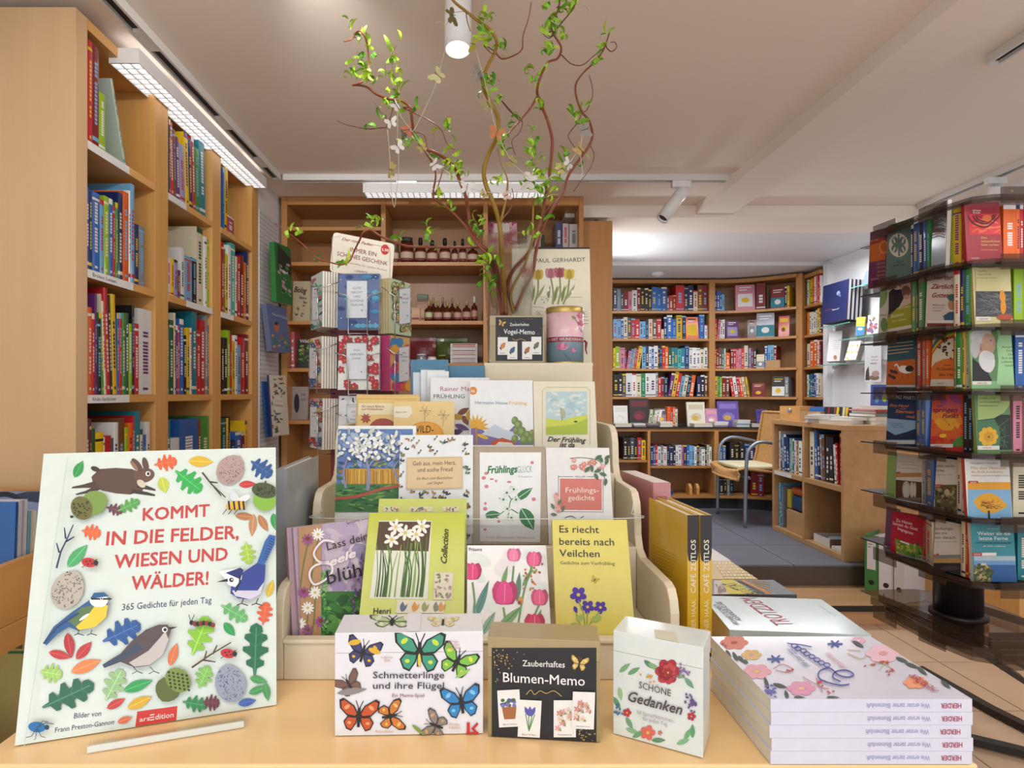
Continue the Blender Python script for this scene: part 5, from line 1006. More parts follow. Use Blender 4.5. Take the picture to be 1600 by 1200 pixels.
for i in range(2):
    xs, xe = (1074, 1092) if i == 0 else (1094, 1113); Yn = .835; a = pz(xs, Yn, 0); b = pz(xe, Yn, 0); t = b.x-a.x; h = .202; d = .14
    M = Matrix.Translation((a.x, Yn, TT+.001)) @ Matrix.Rotation(R(5.5), 4, 'Z'); e = empty('hardback', M, ['inner', 'outer'][i]+' yellow hardback with dark spine top standing beside the stand', 'book', 'yellow hardbacks beside the stand')
    MB('gloss', YEL).prism([(0, 0), (t, 0), (t, d), (t-.002, d), (t-.002, .002), (.002, .002), (.002, d), (0, d)], 'z', 0, h).obj('cover', e); MB('print', '#ece6d4').box(.0021, t-.0021, .0021, d-.003, .002, h-.003).obj('page_block', e)
    ar = Art(M, uv=h); K_ = '#2a2526'; ar.poly([(0, .05), (t*.1, .062), (t*.5, .066), (t*.9, .062), (t, .05), (t, 0), (0, 0)], K_)
    ar.text('CAFÉ ZEITLOS', t*.74, .107, t*.74, .034, t*.45, '#e9e2c8', .01); ar.text('RAINER HAAK', t*.74, .172, t*.74, .116, t*.42, '#efe2a4', .01)
    ar.rect(0, .182, t, .2015, '#33241c'); ar.line([(0, .186), (t, .189)], .002, YEL); ar.line([(0, .194), (t, .197)], .002, YEL); ar.done(e)
    if i == 0:
        Mc = M @ Matrix.Rotation(R(-90), 4, 'Z') @ Matrix.Translation((-d, 0, 0)); ar = Art(Mc, 980, 700, .3); a_cafe(ar); o = ar.done(None, 'side_print'); o.parent = e; o.matrix_local = Matrix.Rotation(R(-90), 4, 'Z') @ Matrix.Translation((-d, 0, 0))
a = pz(1012, 1.02, 0); b = pz(1037, 1.02, 0)
M = Matrix.Translation((.29, 1.0, TT+.001)) @ Matrix.Rotation(R(6), 4, 'Z'); e = empty('boxed_book', M, 'pink book in shrink film standing behind the yellow hardbacks', 'book')
MB('gloss', '#c07f7c').box(0, .03, 0, .16, 0, .222).obj('cover', e); MB('print', '#a8605c').box(.006, .024, -.0006, -.0001, .02, .2).obj('spine_label', e); MB('print', '#e2d2cc').box(.002, .028, .003, .155, .2221, .2226).obj('page_block', e)
# ---------------------------------------------------------------- stack of floral paperbacks
K4 = .35
yb = [(1195, 1158), (1155, 1120), (1117, 1080+1), (1078+1, 1041), (1112, 1094)]
def a_stack(a):
    q = random.Random(21)
    for x, y, r, c, cc in ((135, 640, 70, '#dd8a74', '#b8503c'), (212, 695, 52, '#dfc07c', '#e6a0b0'), (235, 770, 75, '#e8aebc', '#e8c27a'), (435, 845, 72, '#e3a0c0', '#f0c8a0'), (800, 690, 88, '#ecc4d4', '#e0a0a0'), (945, 820, 62, '#ee9f7a', '#e07a5a'), (690, 632, 36, '#e8b8cc', '#fff')):
        for i in range(6): an = 360*i/6; a.ell(x+r*.55*math.cos(R(an)), y+r*.28*math.sin(R(an)), r*.36, r*.19, c, 0, 14)
        a.ell(x, y, r*.2, r*.1, cc if cc != '#fff' else 'w')
    for x, y, s in ((320, 715, 38), (585, 648, 34)):
        for an in range(0, 360, 60): a.line([(x, y), (x+s*math.cos(R(an)), y+s*.5*math.sin(R(an)))], 7, '#4a62b0')
    for x, y, L, an in ((110, 695, 50, 60), (140, 705, 50, 60), (165, 715, 40, 40), (185, 728, 30, 20), (280, 825, 60, 70), (340, 835, 70, 15), (370, 878, 50, 70), (580, 890, 70, 5), (690, 650, 60, 30), (885, 720, 60, 20), (930, 745, 70, 20), (975, 770, 60, 40), (430, 890, 60, 5), (1080, 830, 60, 40)): a.leaf(x, y, L, 16, an, '#4c5a50')
    for p in ([(310, 760), (350, 740), (400, 765), (360, 775), (320, 765)], [(440, 795), (520, 840), (560, 850)], [(500, 800), (530, 870)], [(740, 740), (800, 735), (850, 770)], [(780, 770), (820, 720)], [(640, 690), (700, 715), (730, 700)], [(640, 675), (700, 680)]): a.line(p, 3, '#c87a7a' if p[0][0] < 640 else '#c9b27a', True)
    for i in range(30): x, y = q.choice([(550, 860), (520, 820), (390, 770), (800, 730), (840, 770), (85, 660), (750, 745)]); a.ell(x+q.gauss(0, 12), y+q.gauss(0, 7), 6, 4, '#c84a50', 0, 7)
    for i in range(12): a.leaf(300+q.gauss(0, 18), 865+q.gauss(0, 12), 22, 9, q.uniform(0, 90), '#6a6ab8')
    Bc = '#4a4fa8'
    a.text('Blumenduft', 660, 815, 400, 648, -50, Bc, .02, .3) if False else None
    # script title, upside down as the cover faces the back
    a.line([(650, 832), (600, 835), (520, 810), (515, 775), (560, 760), (600, 790), (640, 800), (668, 790), (640, 770), (590, 775), (575, 800), (610, 820)], 6, Bc, True)
    for x, y in ((545, 745), (520, 735), (500, 722), (478, 708), (455, 695), (440, 682), (415, 672), (400, 660)): a.line([(x+18, y+6), (x, y+10), (x-10, y-4), (x+8, y-8), (x+20, y+2)], 5, Bc, True)
    a.line([(480, 665), (430, 655), (380, 650), (372, 645)], 5, Bc, True); a.text('Wie erster zarter', 478, 752, 385, 672, 14, Bc, .004, .3); a.text('Bezaubernde', 640, 760, 560, 690, 12, '#d8a0a8', .004, .3)
    a.text('HERDER', 1052, 862, 945, 788, 17, '#b8485c', .01)
TRX = .494
for j in range(5):
    Y0 = .6055; X0_, X1_ = (1204-VX)*.6055/F, (1519-VX)*.6055/F
    zt = .0128; z = TT+.001+j*.0130; rot = [4.0, 4.4, 4.0, 3.7, 4.0][j]
    M = Matrix.Translation((X0_+[0, .001, -.001, .0005, 0][j], Y0, z)) ; W_, D_ = X1_-X0_, .156
    # cover seen from above: spine towards the viewer, front cover up
    e = empty('paperback', M, ['bottom', 'second lowest', 'middle', 'second highest', 'topmost'][j]+' white floral paperback of the stack at the table corner', 'book', 'stack of white floral paperbacks')
    C_ = '#dcdcec'
    MB('gloss', C_).prism([(0, 0), (0, zt), (D_, zt), (D_, zt-.0008), (.0008, zt-.0008), (.0008, .0008), (D_, .0008), (D_, 0)][::-1], 'x', 0, W_).obj('cover', e)
    MB('print', '#e4dcc8').box(.0005, W_-.0005, .0009, D_-.0005, .0009, zt-.0009).obj('page_block', e)
    ar = Art(M, uv=zt); ar.text('Wie erster zarter Blumenduft', W_*.79, .0042, W_*.475, .0042, .0052, '#9a9cc4', .002); ar.text('HERDER', W_*.945, .0042, W_*.845, .0042, .005, '#b0405c', .016)
    if j == 4:
        Mt = M @ Matrix.Translation((0, 0, zt)) @ Matrix.Rotation(R(-90), 4, 'X'); a2 = Art(Mt, 1100, 780, K4); a2.clip = (W_, D_); a_stack(a2); o = a2.done(None, 'top_print'); o.parent = e; o.matrix_local = Matrix.Translation((0, 0, zt)) @ Matrix.Rotation(R(-90), 4, 'X')
    ar.done(e)
# ---------------------------------------------------------------- books lying behind the stack
def flat(label, corners, z, t, col, art=None, ox=0, oy=0, k=1, kind='hardback', up=True, page='#e6e0d2', rot=None, hard=True):
    """corners: pixel columns/rows of near left, near right, far left on top; lies flat at height z (top), thickness t"""
    def pp(x, y): Y = -(z)*F/(y-VY); return Vector(((x-VX)*Y/F, Y, H0+z))
    A, B_, D_ = pp(*corners[0]), pp(*corners[1]), pp(*corners[2]); x = (B_-A); w = x.length; x.normalize(); y = (D_-A); y = y-x*y.dot(x); d = y.length; y.normalize()
    M = Matrix((x, y, Vector((0, 0, 1)))).transposed().to_4x4(); M.translation = A-Vector((0, 0, t)); e = empty(kind, M, label, 'book')
    o = .003 if hard else .0005; c = .002 if hard else .0007
    MB('gloss', col).prism([(0, 0), (0, t), (d, t), (d, t-c), (c, t-c), (c, c), (d, c), (d, 0)][::-1], 'x', 0, w).obj('cover', e); MB('print', page).box(o, w-o, c+.0001, d-o, c+.0001, t-c-.0001).obj('page_block', e)
    if art:
        Ml = Matrix.Translation((0, 0, t)) @ Matrix.Rotation(R(-90), 4, 'X'); a = Art(M @ Ml, ox, oy, k); a.clip = (w, d); art(a); o = a.done(None, 'top_print'); o.parent = e; o.matrix_local = Ml
    return e, M, w, d
def a_trotz(a):
    RR = '#b8485c'
    a.text('TROTZDEM', 408, 563, 232, 440, 34, RR, .0); a.text('ALEXANDER KLUGE', 172, 543, 76, 458, 12, '#5c6870', .004); a.text('FERDINAND VON SCHIRACH', 160, 560, 60, 470, 10, '#5c6870', .004); a.line([(590, 525), (515, 475)], 2, '#9ab0b4')
e, M, w, d = flat('pale blue hardback with red title lying behind the floral stack', ((1140, 984), (1361, 992), (1118, 931)), -.327, .0415, '#bccdd0', a_trotz, 1100, 780, K4)
ar = Art(M, uv=.0415); ar.text('ALEXANDER KLUGE', w*.44, .014, w*.16, .014, .012, '#5c6870', .004); ar.text('TROTZDEM', w*.84, .014, w*.5, .014, .017, '#b8485c', .0); ar.done(e, 'spine_print')
def a_mag(a):
    a.photo(45, 362, 110, 424, ['#d8cfc4', '#b8a89c', '#8f7f78'], 14, .3, 2); a.poly([(110, 424), (240, 424), (130, 360), (75, 360)], '#d9cf3c'); a.text('BLUTTAT', 250, 420, 130, 372, 22, '#2a2626', .02); a.line([(295, 424), (170, 362)], 9, '#d98a3c'); a.line([(270, 424), (150, 362)], 5, '#2c2a2a')
    for i in range(5): a.line([(300-i*2, 415-i*11), (215-i*2, 385-i*7)], 2.5, '#c9a85a')
flat('black magazine with yellow stripe lying behind the pale blue book', ((1105, 929), (1245, 929), (1100, 906)), -.345, .012, '#33343a', a_mag, 1100, 780, K4, 'magazine', hard=False)
def a_pat(a):
    q = random.Random(1)
    for i in range(6):
        for j in range(11): a.ell(52+j*16+i*9, 285+i*14, 6, 4, '#f0ead2' if (i+j) % 2 else '#e8dba8', 20, 8)
flat('yellow and white patterned book lying at the back of the table', ((1100, 905), (1184, 905), (1096, 877)), -.345, .012, '#cfae4c', a_pat, 1100, 780, K4, 'booklet', hard=False)
flat('white book with dark red edge lying beside the yellow hardbacks', ((1095, 876), (1142, 876), (1090, 852)), -.352, .010, '#e2dcdc', None, kind='booklet', page='#7a1f2a')
# dark book under the pale blue one
flat('dark olive book under the pale blue hardback', ((1135, 1003), (1335, 1003), (1112, 945)), -.3689+.001, .0006, '#3a3f38', None, kind='booklet') if False else None
# ---------------------------------------------------------------- on the cream box: card game, tin, calendar
K5 = .3
def art_vog(a, w, h):
    a.rect(448, 652, 693, 880, '#1d1c22'); q = random.Random(6)
    for i in range(60): x, y = q.uniform(455, 688), q.uniform(658, 872); (y < 700 or x > 665 or x < 470) and a.ell(x, y, 1.8, 1.8, '#c2a55c', 0, 6)
    a.text('Zauberhaftes', 522, 697, 622, 697, 15, 'w', .008); a.text('Vogel-Memo', 490, 738, 652, 742, 26, 'w', .008); a.butterfly(480, 684, 20, 20, '#d0a850', '#8a6f34'); a.line([(535, 765), (555, 772), (580, 765), (605, 775)], 2.5, '#bfa25a', True)
    for (x, y, c) in ((485, 802, '#c98a4a'), (535, 825, '#3a5f86'), (612, 825, '#a86a3c'), (660, 800, '#6a6a4a')):
        a.rect(x-26, y-46, x+26, y+46, '#eceae4'); a.ell(x, y, 12, 15, c, 30); a.ell(x+8, y-12, 7, 7, c); a.leaf(x-10, y+14, 20, 7, 60, '#3a3a3a'); a.rect(x-14, y+36, x+14, y+39, '#8a8a8a')
p0, p1 = Vector(pz(765, 1.30, .066)), Vector(pz(851, 1.295, .066))
gamebox('black and gold bird card game box on the cream box before the vase', p0, p1, .101, .04, '#9d8a58', '#9d8a58', art_vog, 640, 300, K5, lidc='#a8956a')
e = empty('gift_tin', pz(882.5, 1.335, .066), 'round pink and blue tin with magnolia flowers and gold lid', 'tin')
tr = .0405; MB('gloss').lathe([(tr, 0), (tr, .0445), (tr, .0555), (tr, .1085)], n=40, cols=['#6f8a98', '#8a1c38', '#e6bcc4', '#e6bcc4'], cap=True).obj('tin_body', e)
MB('gold').lathe([(tr+.0004, .1087), (tr+.0008, .120), (tr-.001, .1215), (.001, .1217)], n=40, cap=False).obj('lid', e); MB('gold').lathe([(tr+.0006, -.0005), (tr+.0006, .0022)], n=40, cap=False).obj('base_rim', e)
class CylArt(Art):
    """print wrapped on the tin: u = arc length, v = height from the top"""
    def put(s, pts2, c, mat=None):
        r = tr+.0003+s.n*1.2e-5; s.mb.face([(r*math.sin(p[0]/tr), -r*math.cos(p[0]/tr), p[1]) for p in pts2], c, mat)
a = CylArt(Matrix.Identity(4), uv=.1085)
for x, y, s, f in ((-.012, .080, .016, 1), (.032, .012, .013, 1), (.036, .028, .014, 1), (.012, .085, .008, 1)):
    for an in (-150, -115, -80, -50, -20): a.leaf(x+s*.5*math.cos(R(an)), y+s*.5*math.sin(R(an)), s*1.1, s*.42, an, '#c9587c' if an % 20 else '#dd8fa8')
a.line([(-.008, .088), (.0, .098), (.006, .104)], .0012, '#6a3a34'); a.line([(.015, .012), (.024, .024), (.03, .035), (.04, .042)], .001, '#5a3a34', True); a.leaf(.014, .012, .012, .006, 30, '#8a9a4a')
o = a.done(e, 'tin_print')
# ribbon text (curved letters)
vs, fs, w_ = glyphs('DU BIST WUNDERBAR DU', .01); m = MB('print', '#e6c8cc'); 
for vx, vy in vs: th = (vx/w_-.5)*2.5; m.v.append(((tr+.0008)*math.sin(th), -(tr+.0008)*math.cos(th), .047+vy*.0085))
for f in fs: m._f(tuple(f), '#e6c8cc')
m.obj('ribbon_print', e)
MB('maroon').tube([(.0415, -.006, .05), (.046, -.008, .045), (.044, -.01, .03), (.047, -.01, .02)], [.002, .003, .002, .001], 6).obj('ribbon_bow', e)
def a_paul(a):
    D = '#4a4640'; a.text('PAUL GERHARDT', 655, 368, 916, 362, 22, D, .002)
    a.line([(590, 545), (900, 548)], 2, '#8a8474'); a.line([(575, 590), (700, 603)], 2, '#8a8474')
    for x, y, xb, c, c2 in ((602, 425, 598, '#c8606a', '#a84450'), (670, 432, 650, '#d9b84a', '#b8942c'), (735, 425, 745, '#c88a94', '#a86470'), (782, 422, 772, '#b8606c', '#94404c'), (832, 430, 800, '#d9c24a', '#b89a2c')):
        a.line([(x, y+20), ((x+xb)/2+8, 520), (xb, 585)], 9, '#8f9a5c', True); a.leaf((x+xb)/2-16, 530, 90, 16, -80, '#7a8a4c'); a.leaf((x+xb)/2+24, 520, 90, 14, -60, '#9aa46a')
        for dx in (-14, 12, 0): a.shape(x+dx, y-2, 52, 30, -90+dx, a.TULIP, c if dx else c2)
    for x, y in ((690, 560), (712, 555), (700, 575)): a.flower(x, y, 14, 5, '#e8e4d8', '#5a5650', .6)
    for x, y in ((875, 455), (860, 400), (720, 510), (850, 520)): a.ell(x, y, 9, 9, '#f2ecd8')
    for i in range(6): a.rect(660+i*46, 622, 692+i*46, 638, '#e6e0cc'); a.line([(660+i*46, 622), (692+i*46, 622), (692+i*46, 638), (660+i*46, 638), (660+i*46, 622)], 1.5, '#6a665c'); a.text('KALEND'[i], 668+i*46, 636, 684+i*46, 636, 10, D)
    for y in (650, 668, 686): a.line([(905, y), (930, y)], 2, '#3a4a7c')
BL = pz(801, 1.44, .066); BR = pz(925, 1.44, .066)
BL = Vector(BL); e, M, w, h = book('cream wall calendar with drawn tulips standing behind the tin', BL, BR, P(799.5, 389, 1.47), .004, '#e4dcc0', a_paul, 640, 300, K5, hard=False, kind='calendar')
MB('dark_metal').box(0, w, -.001, .005, h, h+.004).obj('binding_strip', e)
# ================================================================ revolving rack of pocket books
RX, RY = 1.555, 1.965
rk = empty('revolving_rack', (0, 0, 0), 'tall revolving smoke acrylic rack full of pocket books on a black post', 'rack')
RZ = [.365-.1785*i for i in range(6)]+[-.722]
OUT = [(1.43, 2.14), (1.352, 2.01), (1.350, 1.80), (1.375, 1.69), (1.42, 1.665), (1.66, 1.665), (1.75, 1.80), (1.775, 2.0), (1.76, 2.2), (1.62, 2.26), (1.42, 2.25)]
MB('rack_black').lathe([(.066, -.80), (.066, .5)], (RX, RY, H0), 28).obj('post', rk)
MB('rack_black').lathe([(.078, -.718), (.078, -.705), (.067, -.70)], (RX, RY, H0), 28).obj('collar', rk)
def edge_strip(pts, z0, z1, t, name, mat='smoke_acrylic'):
    for (a, b), (c, d) in zip(pts, pts[1:]):
        L = math.hypot(c-a, d-b); an = math.atan2(d-b, c-a); o = MB(mat).box(.001, L-.001, 0, t, z0, z1).obj(name, rk); o.matrix_world = Matrix.Translation((a, b, H0)) @ Matrix.Rotation(an, 4, 'Z')
for i, z in enumerate(RZ):
    MB('rack_black' if i < 6 else 'smoke_acrylic').prism(OUT[::1], 'z', H0+z-.0085, H0+z-.0045).obj('shelf_plate', rk)
    edge_strip([OUT[0], OUT[1], OUT[2], OUT[3], OUT[4], OUT[5], OUT[6]], z-.012 if i < 6 else z-.02, z+.006 if i < 6 else z+.02, .003, 'front_lip')
    for (x0, y0), (x1, y1) in (((1.338, 2.045), (1.345, 1.945)), ((1.352, 1.855), (1.368, 1.77)), ((1.425, 1.655), (1.50, 1.652)), ((1.60, 1.654), (1.66, 1.66))):
        L = math.hypot(x1-x0, y1-y0); o = MB('smoke_acrylic').box(0, L, -.004, -.001, -.028, .014).obj('tab', rk); o.matrix_world = Matrix.Translation((x0-.004, y0-.004, H0+z)) @ Matrix.Rotation(math.atan2(y1-y0, x1-x0), 4, 'Z')
    if i == 6:
        for a, b in (((1.36, 2.1), (1.43, 1.72)), ((1.40, 2.12), (1.47, 1.74)), ((1.45, 1.72), (1.66, 1.72)), ((1.64, 2.1), (1.73, 1.82)), ((1.50, 1.78), (1.66, 1.78))):
            L = math.hypot(b[0]-a[0], b[1]-a[1]); o = MB('smoke_acrylic').box(0, L, 0, .003, -.004, .022).obj('divider', rk); o.matrix_world = Matrix.Translation((a[0], a[1], H0+z)) @ Matrix.Rotation(math.atan2(b[1]-a[1], b[0]-a[0]), 4, 'Z')
z = RZ[0]+.178
MB('smoke_acrylic').prism(OUT, 'z', H0+z-.0085, H0+z-.0045).obj('shelf_plate', rk); edge_strip(OUT[:7], z-.014, z+.004, .003, 'front_lip')
for (x0, y0), (x1, y1) in (((1.338, 2.045), (1.345, 1.945)), ((1.352, 1.855), (1.368, 1.77)), ((1.425, 1.655), (1.50, 1.652))):
    L = math.hypot(x1-x0, y1-y0); o = MB('smoke_acrylic').box(0, L, -.004, -.001, -.026, .018).obj('tab', rk); o.matrix_world = Matrix.Translation((x0-.004, y0-.004, H0+z)) @ Matrix.Rotation(math.atan2(y1-y0, x1-x0), 4, 'Z')
def bar(pts, w, h):
    m = MB('dark_metal'); pts = [Vector(p) for p in pts]; n = len(pts); sec = []
    for i, p in enumerate(pts):
        d = (pts[min(i+1, n-1)]-pts[max(i-1, 0)]).normalized(); s = Vector((-d.y, d.x, 0)).normalized()*w/2; sec.append([p-s, p+s, p+s+Vector((0, 0, h)), p-s+Vector((0, 0, h))])
    i0 = len(m.v)
    for s in sec: m.v += [tuple(q) for q in s]
    for i in range(n-1):
        for j in range(4): m._f((i0+i*4+j, i0+i*4+(j+1) % 4, i0+i*4+4+(j+1) % 4, i0+i*4+4+j))
    m._f((i0+3, i0+2, i0+1, i0)); m._f(tuple(i0+(n-1)*4+j for j in range(4))); m.obj('base_leg', rk)
CX, CY = 1.93, 1.78
bar([(1.84, 2.53, .004), (1.86, 2.2, .006), (CX, CY, .012), (2.0, 1.4, .004)], .035, .022)
bar([(1.50, 2.1, .004), (1.72, 1.95, .008), (CX, CY, .012), (2.2, 1.6, .004)], .035, .022)
bar([(RX, RY, H0-.80), (1.60, 1.93, H0-.83), (1.70, 1.89, H0-.90), (1.84, 1.83, H0-1.06), (CX, CY, .034)], .045, .018)
bar([(RX, RY+.02, H0-.80), (1.70, 2.06, H0-.86), (1.95, 2.12, H0-.98), (2.1, 2.0, .05), (2.2, 1.62, .02)], .02, .014)
MB('print', '#d8d83a').lathe([(.003, 0), (.003, .0015)], (0, 0, 0), 10).obj('price_dot', rk).matrix_world = Matrix.Translation((1.45, 1.648, H0+z+.006)) @ Matrix.Rotation(R(90), 4, 'X')
KR = .26667
def rb(label, x0, x1, ytop, tier, Y0, Y1, col, art=None, ox=1340, oy=600, k=KR, t=.012, spine=None, lean=.012, kind='pocket_book', yb=None):
    """pocket book cover first; x0,x1 photo columns, ytop row at the left edge"""
    z = RZ[tier]
    BL = pz(x0, Y0, z); BR = pz(x1, Y1, z); TL = P(x0, ytop, Y0+lean)
    return book(label, BL, BR, TL, t, col, art, ox, oy, k, hard=False, spine=spine or col, kind=kind)
def rs(spec, tier, Ya, Yb, x0, ox, k, oy, where):
    it = [s.split() for s in spec.split(',')]; xe = float(it[-1][1]); n = 0; x = x0
    for c, x1, yt in it:
        x1 = float(x1); f = lambda u: Ya+(Yb-Ya)*(u-x0)/(xe-x0); n += 1
        a = pz(ox+x*k, f(x), 0); b = pz(ox+x1*k, f(x1), 0); w = math.hypot(b.x-a.x, b.y-a.y)
        h = (VY-(oy+float(yt)*k))*f(x)/F-RZ[tier]; wv = w
        M = Matrix.Translation((a.x, f(x), H0+RZ[tier]+.0005)) @ Matrix.Rotation(math.atan2(b.y-a.y, b.x-a.x), 4, 'Z')
        spine_book('pocket_book', f'{CN[c]} pocket book spine, {ORD[n-1]} {where}', M, wv-.0006, max(.1, min(h, .168)), .09, c, 'pocket books on the revolving rack', detail=2); x = x1
TN = ['top tier', 'second tier', 'third tier', 'fourth tier', 'fifth tier', 'lowest tier']
C5 = dict(ox=1340, oy=290, k=.2751)
def A(fn): return fn
def k5(x, y): return (1340+x*.2751, 290+y*.2751)
def k6(x, y): return (1340+x*.26667, 600+y*.26667)
def cov(label, zc, x0, x1, yt, tier, col, art, **kw):
    ox, oy, k = (1340, 290, .2751) if zc == 5 else (1340, 600, .26667)
    side = 1 if x0 < 300 else (2 if x0 < 600 else 3)
    Y0, Y1 = {1: (2.03, 1.935), 2: (1.845, 1.765), 3: (1.705, 1.70)}[side]
    return rb(label, ox+x0*k, ox+x1*k, oy+yt*k, tier, Y0, Y1, col, art, ox, oy, k, **kw)
# --- top tier
def a1(a):
    a.ell(233, 338, 56, 68, '#ded8c8'); a.ell(233, 336, 18, 18, '#5f7f76'); a.line([(233, 275), (236, 400)], 10, '#5f7f76'); a.ell(212, 315, 18, 24, '#5f7f76'); a.ell(256, 315, 18, 24, '#5f7f76'); a.ell(210, 358, 18, 22, '#5f7f76'); a.ell(256, 360, 18, 22, '#5f7f76')
    for dx in (-1, 1): a.line([(233+dx*30, 300), (233+dx*20, 325)], 9, '#ded8c8'); a.line([(233+dx*30, 375), (233+dx*20, 350)], 9, '#ded8c8')
    a.ell(234, 337, 12, 12, '#5f7f76', 0, 4); a.text('PRAXIS', 222, 440, 258, 436, 10, '#1f2f2c', .01); a.text('DEINE SEELE', 202, 462, 272, 452, 9, '#1f2f2c', .01); a.text('WIRT', 226, 252, 248, 249, 7, '#1f2f2c')
cov('grey green pocket book with white round emblem, top tier of rack', 5, 157, 305, 232, 0, '#5f7f76', a1)
def a2(a):
    a.poly([(45, 440), (160, 420), (160, 300), (45, 330)], '#c9682a'); a.poly([(45, 345), (160, 315), (160, 290), (45, 320)], '#a83a2a'); a.ell(150, 350, 32, 38, '#d98a4a'); a.ell(152, 350, 22, 27, '#c4622a')
    for i, t in enumerate(('Das Vaterunser', 'Mit Herz', 'und Seele', 'beten')): a.text(t[:9], 112, 450+i*22, 158, 443+i*22, 12, '#d8a03c')
    a.text('HERDER', 72, 540, 120, 532, 9, '#c9a0b8'); a.text('Pierre Stutz', 70, 318, 118, 308, 7, '#e8d0d8')
rb('purple and orange pocket book at the outer edge, top tier of rack', 1356, 1385, 364, 0, 2.12, 2.05, '#6a2a5c', a2, 1340, 290, .2751)
def a3(a): a.poly([(420, 270), (495, 265), (495, 240), (420, 245)], '#5a3a34'); [a.line([(418, y), (460, y-14), (494, y-4)], 5, c, True) for y, c in ((210, '#8a6a60'), (235, '#4a3a38'), (285, '#c8643a'), (300, '#7a3a2c'))]; a.text('Mystik', 455, 175, 492, 172, 9, 'w', .01); a.text('Eros', 462, 190, 490, 187, 9, 'w', .01)
cov('black pocket book with glowing streaks, top tier of rack', 5, 415, 497, 135, 0, '#1c1a1c', a3)
def a4(a):
    a.rect(632, 160, 822, 278, '#d8303c'); q = random.Random(2)
    for i in range(26): a.ell(q.uniform(660, 800), q.uniform(175, 262), 26, 5, q.choice(['#e8603c', '#b01c2c', '#e04a5a', '#f07a4a']), q.uniform(-30, 30), 8)
    for r in (60, 85, 45): a.line([(720-r*1.1, 170), (720-r*.7, 170+r*.55), (735, 170+r*.75), (735+r*.9, 165)], 8, '#4a1420', True)
    a.ell(735, 185, 26, 20, '#e8703a'); a.text('Wilhelm', 652, 146, 700, 146, 9, 'w', .012); a.text('Bruners', 656, 158, 695, 158, 9, 'w', .012)
    for i, t in enumerate(('Den', 'mütterlichen', 'Gott suchen')): a.text(t, 702, 302+i*20, 702+(32, 105, 98)[i], 302+i*20, 13, '#e8c070', .006)
    a.text('Zur Freiheit der Kinder Gottes', 702, 368, 796, 368, 7, '#e8c070'); a.text('HERDER', 645, 417, 690, 417, 9, '#e6c8c8')
cov('dark red pocket book with black swirls, top tier of rack', 5, 622, 825, 95, 0, '#a01c30', a4, spine='#b8202c')
rs('B 318 160,b 345 155,B 375 200,b 395 160,g 412 135', 0, 1.93, 1.85, 303, 1340, .2751, 290, 'from left between emblem and black covers, top tier')
rs('l 540 125,y 592 118,r 620 110', 0, 1.78, 1.73, 497, 1340, .2751, 290, 'from left beside the swirl cover, top tier')
rs('o 900 100,o 922 100,r 942 100,R 1010 95', 0, 1.72, 1.72, 828, 1340, .2751, 290, 'from left right of swirl cover, top tier')
# --- second tier
def a5(a):
    a.poly([(165, 720), (165, 560), (300, 540), (303, 700), (250, 690)], '#d8c0b0'); a.poly([(175, 610), (200, 585), (250, 590), (262, 640), (235, 690), (176, 735)][::-1], '#1f2028'); a.ell(225, 565, 22, 22, '#c08a74'); a.ell(222, 580, 20, 12, '#e6e2dc'); a.ell(275, 600, 26, 32, '#7a5a48'); a.ell(278, 632, 16, 14, '#c89a80')
    a.poly([(170, 820), (170, 760), (215, 705), (305, 665), (308, 800)], '#a8a62c'); a.text('Stationen', 190, 752, 262, 738, 20, '#f0eec8', .008); a.text('eines Lebens', 196, 775, 275, 762, 10, '#f0eec8'); a.text('ANSELM GRÜN', 220, 705, 300, 690, 9, '#f0eec8')
    a.poly([(170, 835), (170, 815), (308, 790), (308, 808)], '#e8e4d8')
cov('pocket book with two men in dark coats, second tier of rack', 5, 165, 305, 548, 1, '#8a7a66', a5)
def a6(a):
    T_ = '#8a1c2c'; 
    for i, t in enumerate(('Von der', 'Zärtlich', 'Gottes')): a.text(t, 432+(-16 if i == 1 else -10 if i == 2 else 0), 535+i*50, 432+(105, 108, 80)[i], 535+i*50, 26, T_, .02, .25)
    a.text('Begegnungen,', 425, 682, 500, 682, 9, '#6a5a54'); a.text('die uns Kraft', 425, 698, 490, 698, 9, '#6a5a54'); a.text('schenken', 425, 714, 475, 714, 9, '#6a5a54')
    a.poly([(485, 740), (520, 718), (548, 715), (548, 775), (495, 770)], '#3a5a7c'); a.ell(535, 675, 22, 32, '#b08468'); a.ell(535, 635, 26, 20, '#3f6a64'); a.rect(395, 765, 548, 780, '#e8e0d4'); a.rect(395, 782, 548, 800, '#8a3a34')
cov('beige pocket book with red handwriting and a portrait, second tier of rack', 5, 382, 545, 468, 1, '#d8ccc0', a6, spine='#c8a8a8')
def a7(a):
    q = random.Random(3); a.rect(670, 600, 883, 745, '#4a4a50')
    for i in range(70): a.line([(q.uniform(672, 800), q.uniform(605, 742)), (q.uniform(800, 882), q.uniform(605, 742))], 2.5, q.choice(['#6a6a70', '#34343a', '#84848a']), True)
    a.poly([(670, 600), (760, 590), (830, 560), (883, 525), (883, 470), (670, 470)], '#ddd49a'); a.ell(822, 632, 16, 38, '#e0962c', -8); a.ell(826, 690, 16, 40, '#e0962c'); a.ell(835, 748, 46, 18, '#b8502c'); a.rect(670, 745, 755, 768, '#e0dcd0')
    a.text('ANSELM GRÜN', 680, 468, 770, 468, 13, '#6a6440', .006); a.text('Quellen', 680, 490, 730, 490, 12, '#6a6440'); a.text('innerer Kraft', 680, 510, 758, 510, 12, '#6a6440'); a.text('Erschöpfung vermeiden', 678, 528, 790, 528, 8, '#6a6440'); a.text('HERDER', 690, 762, 740, 762, 9, '#7a3a2c')
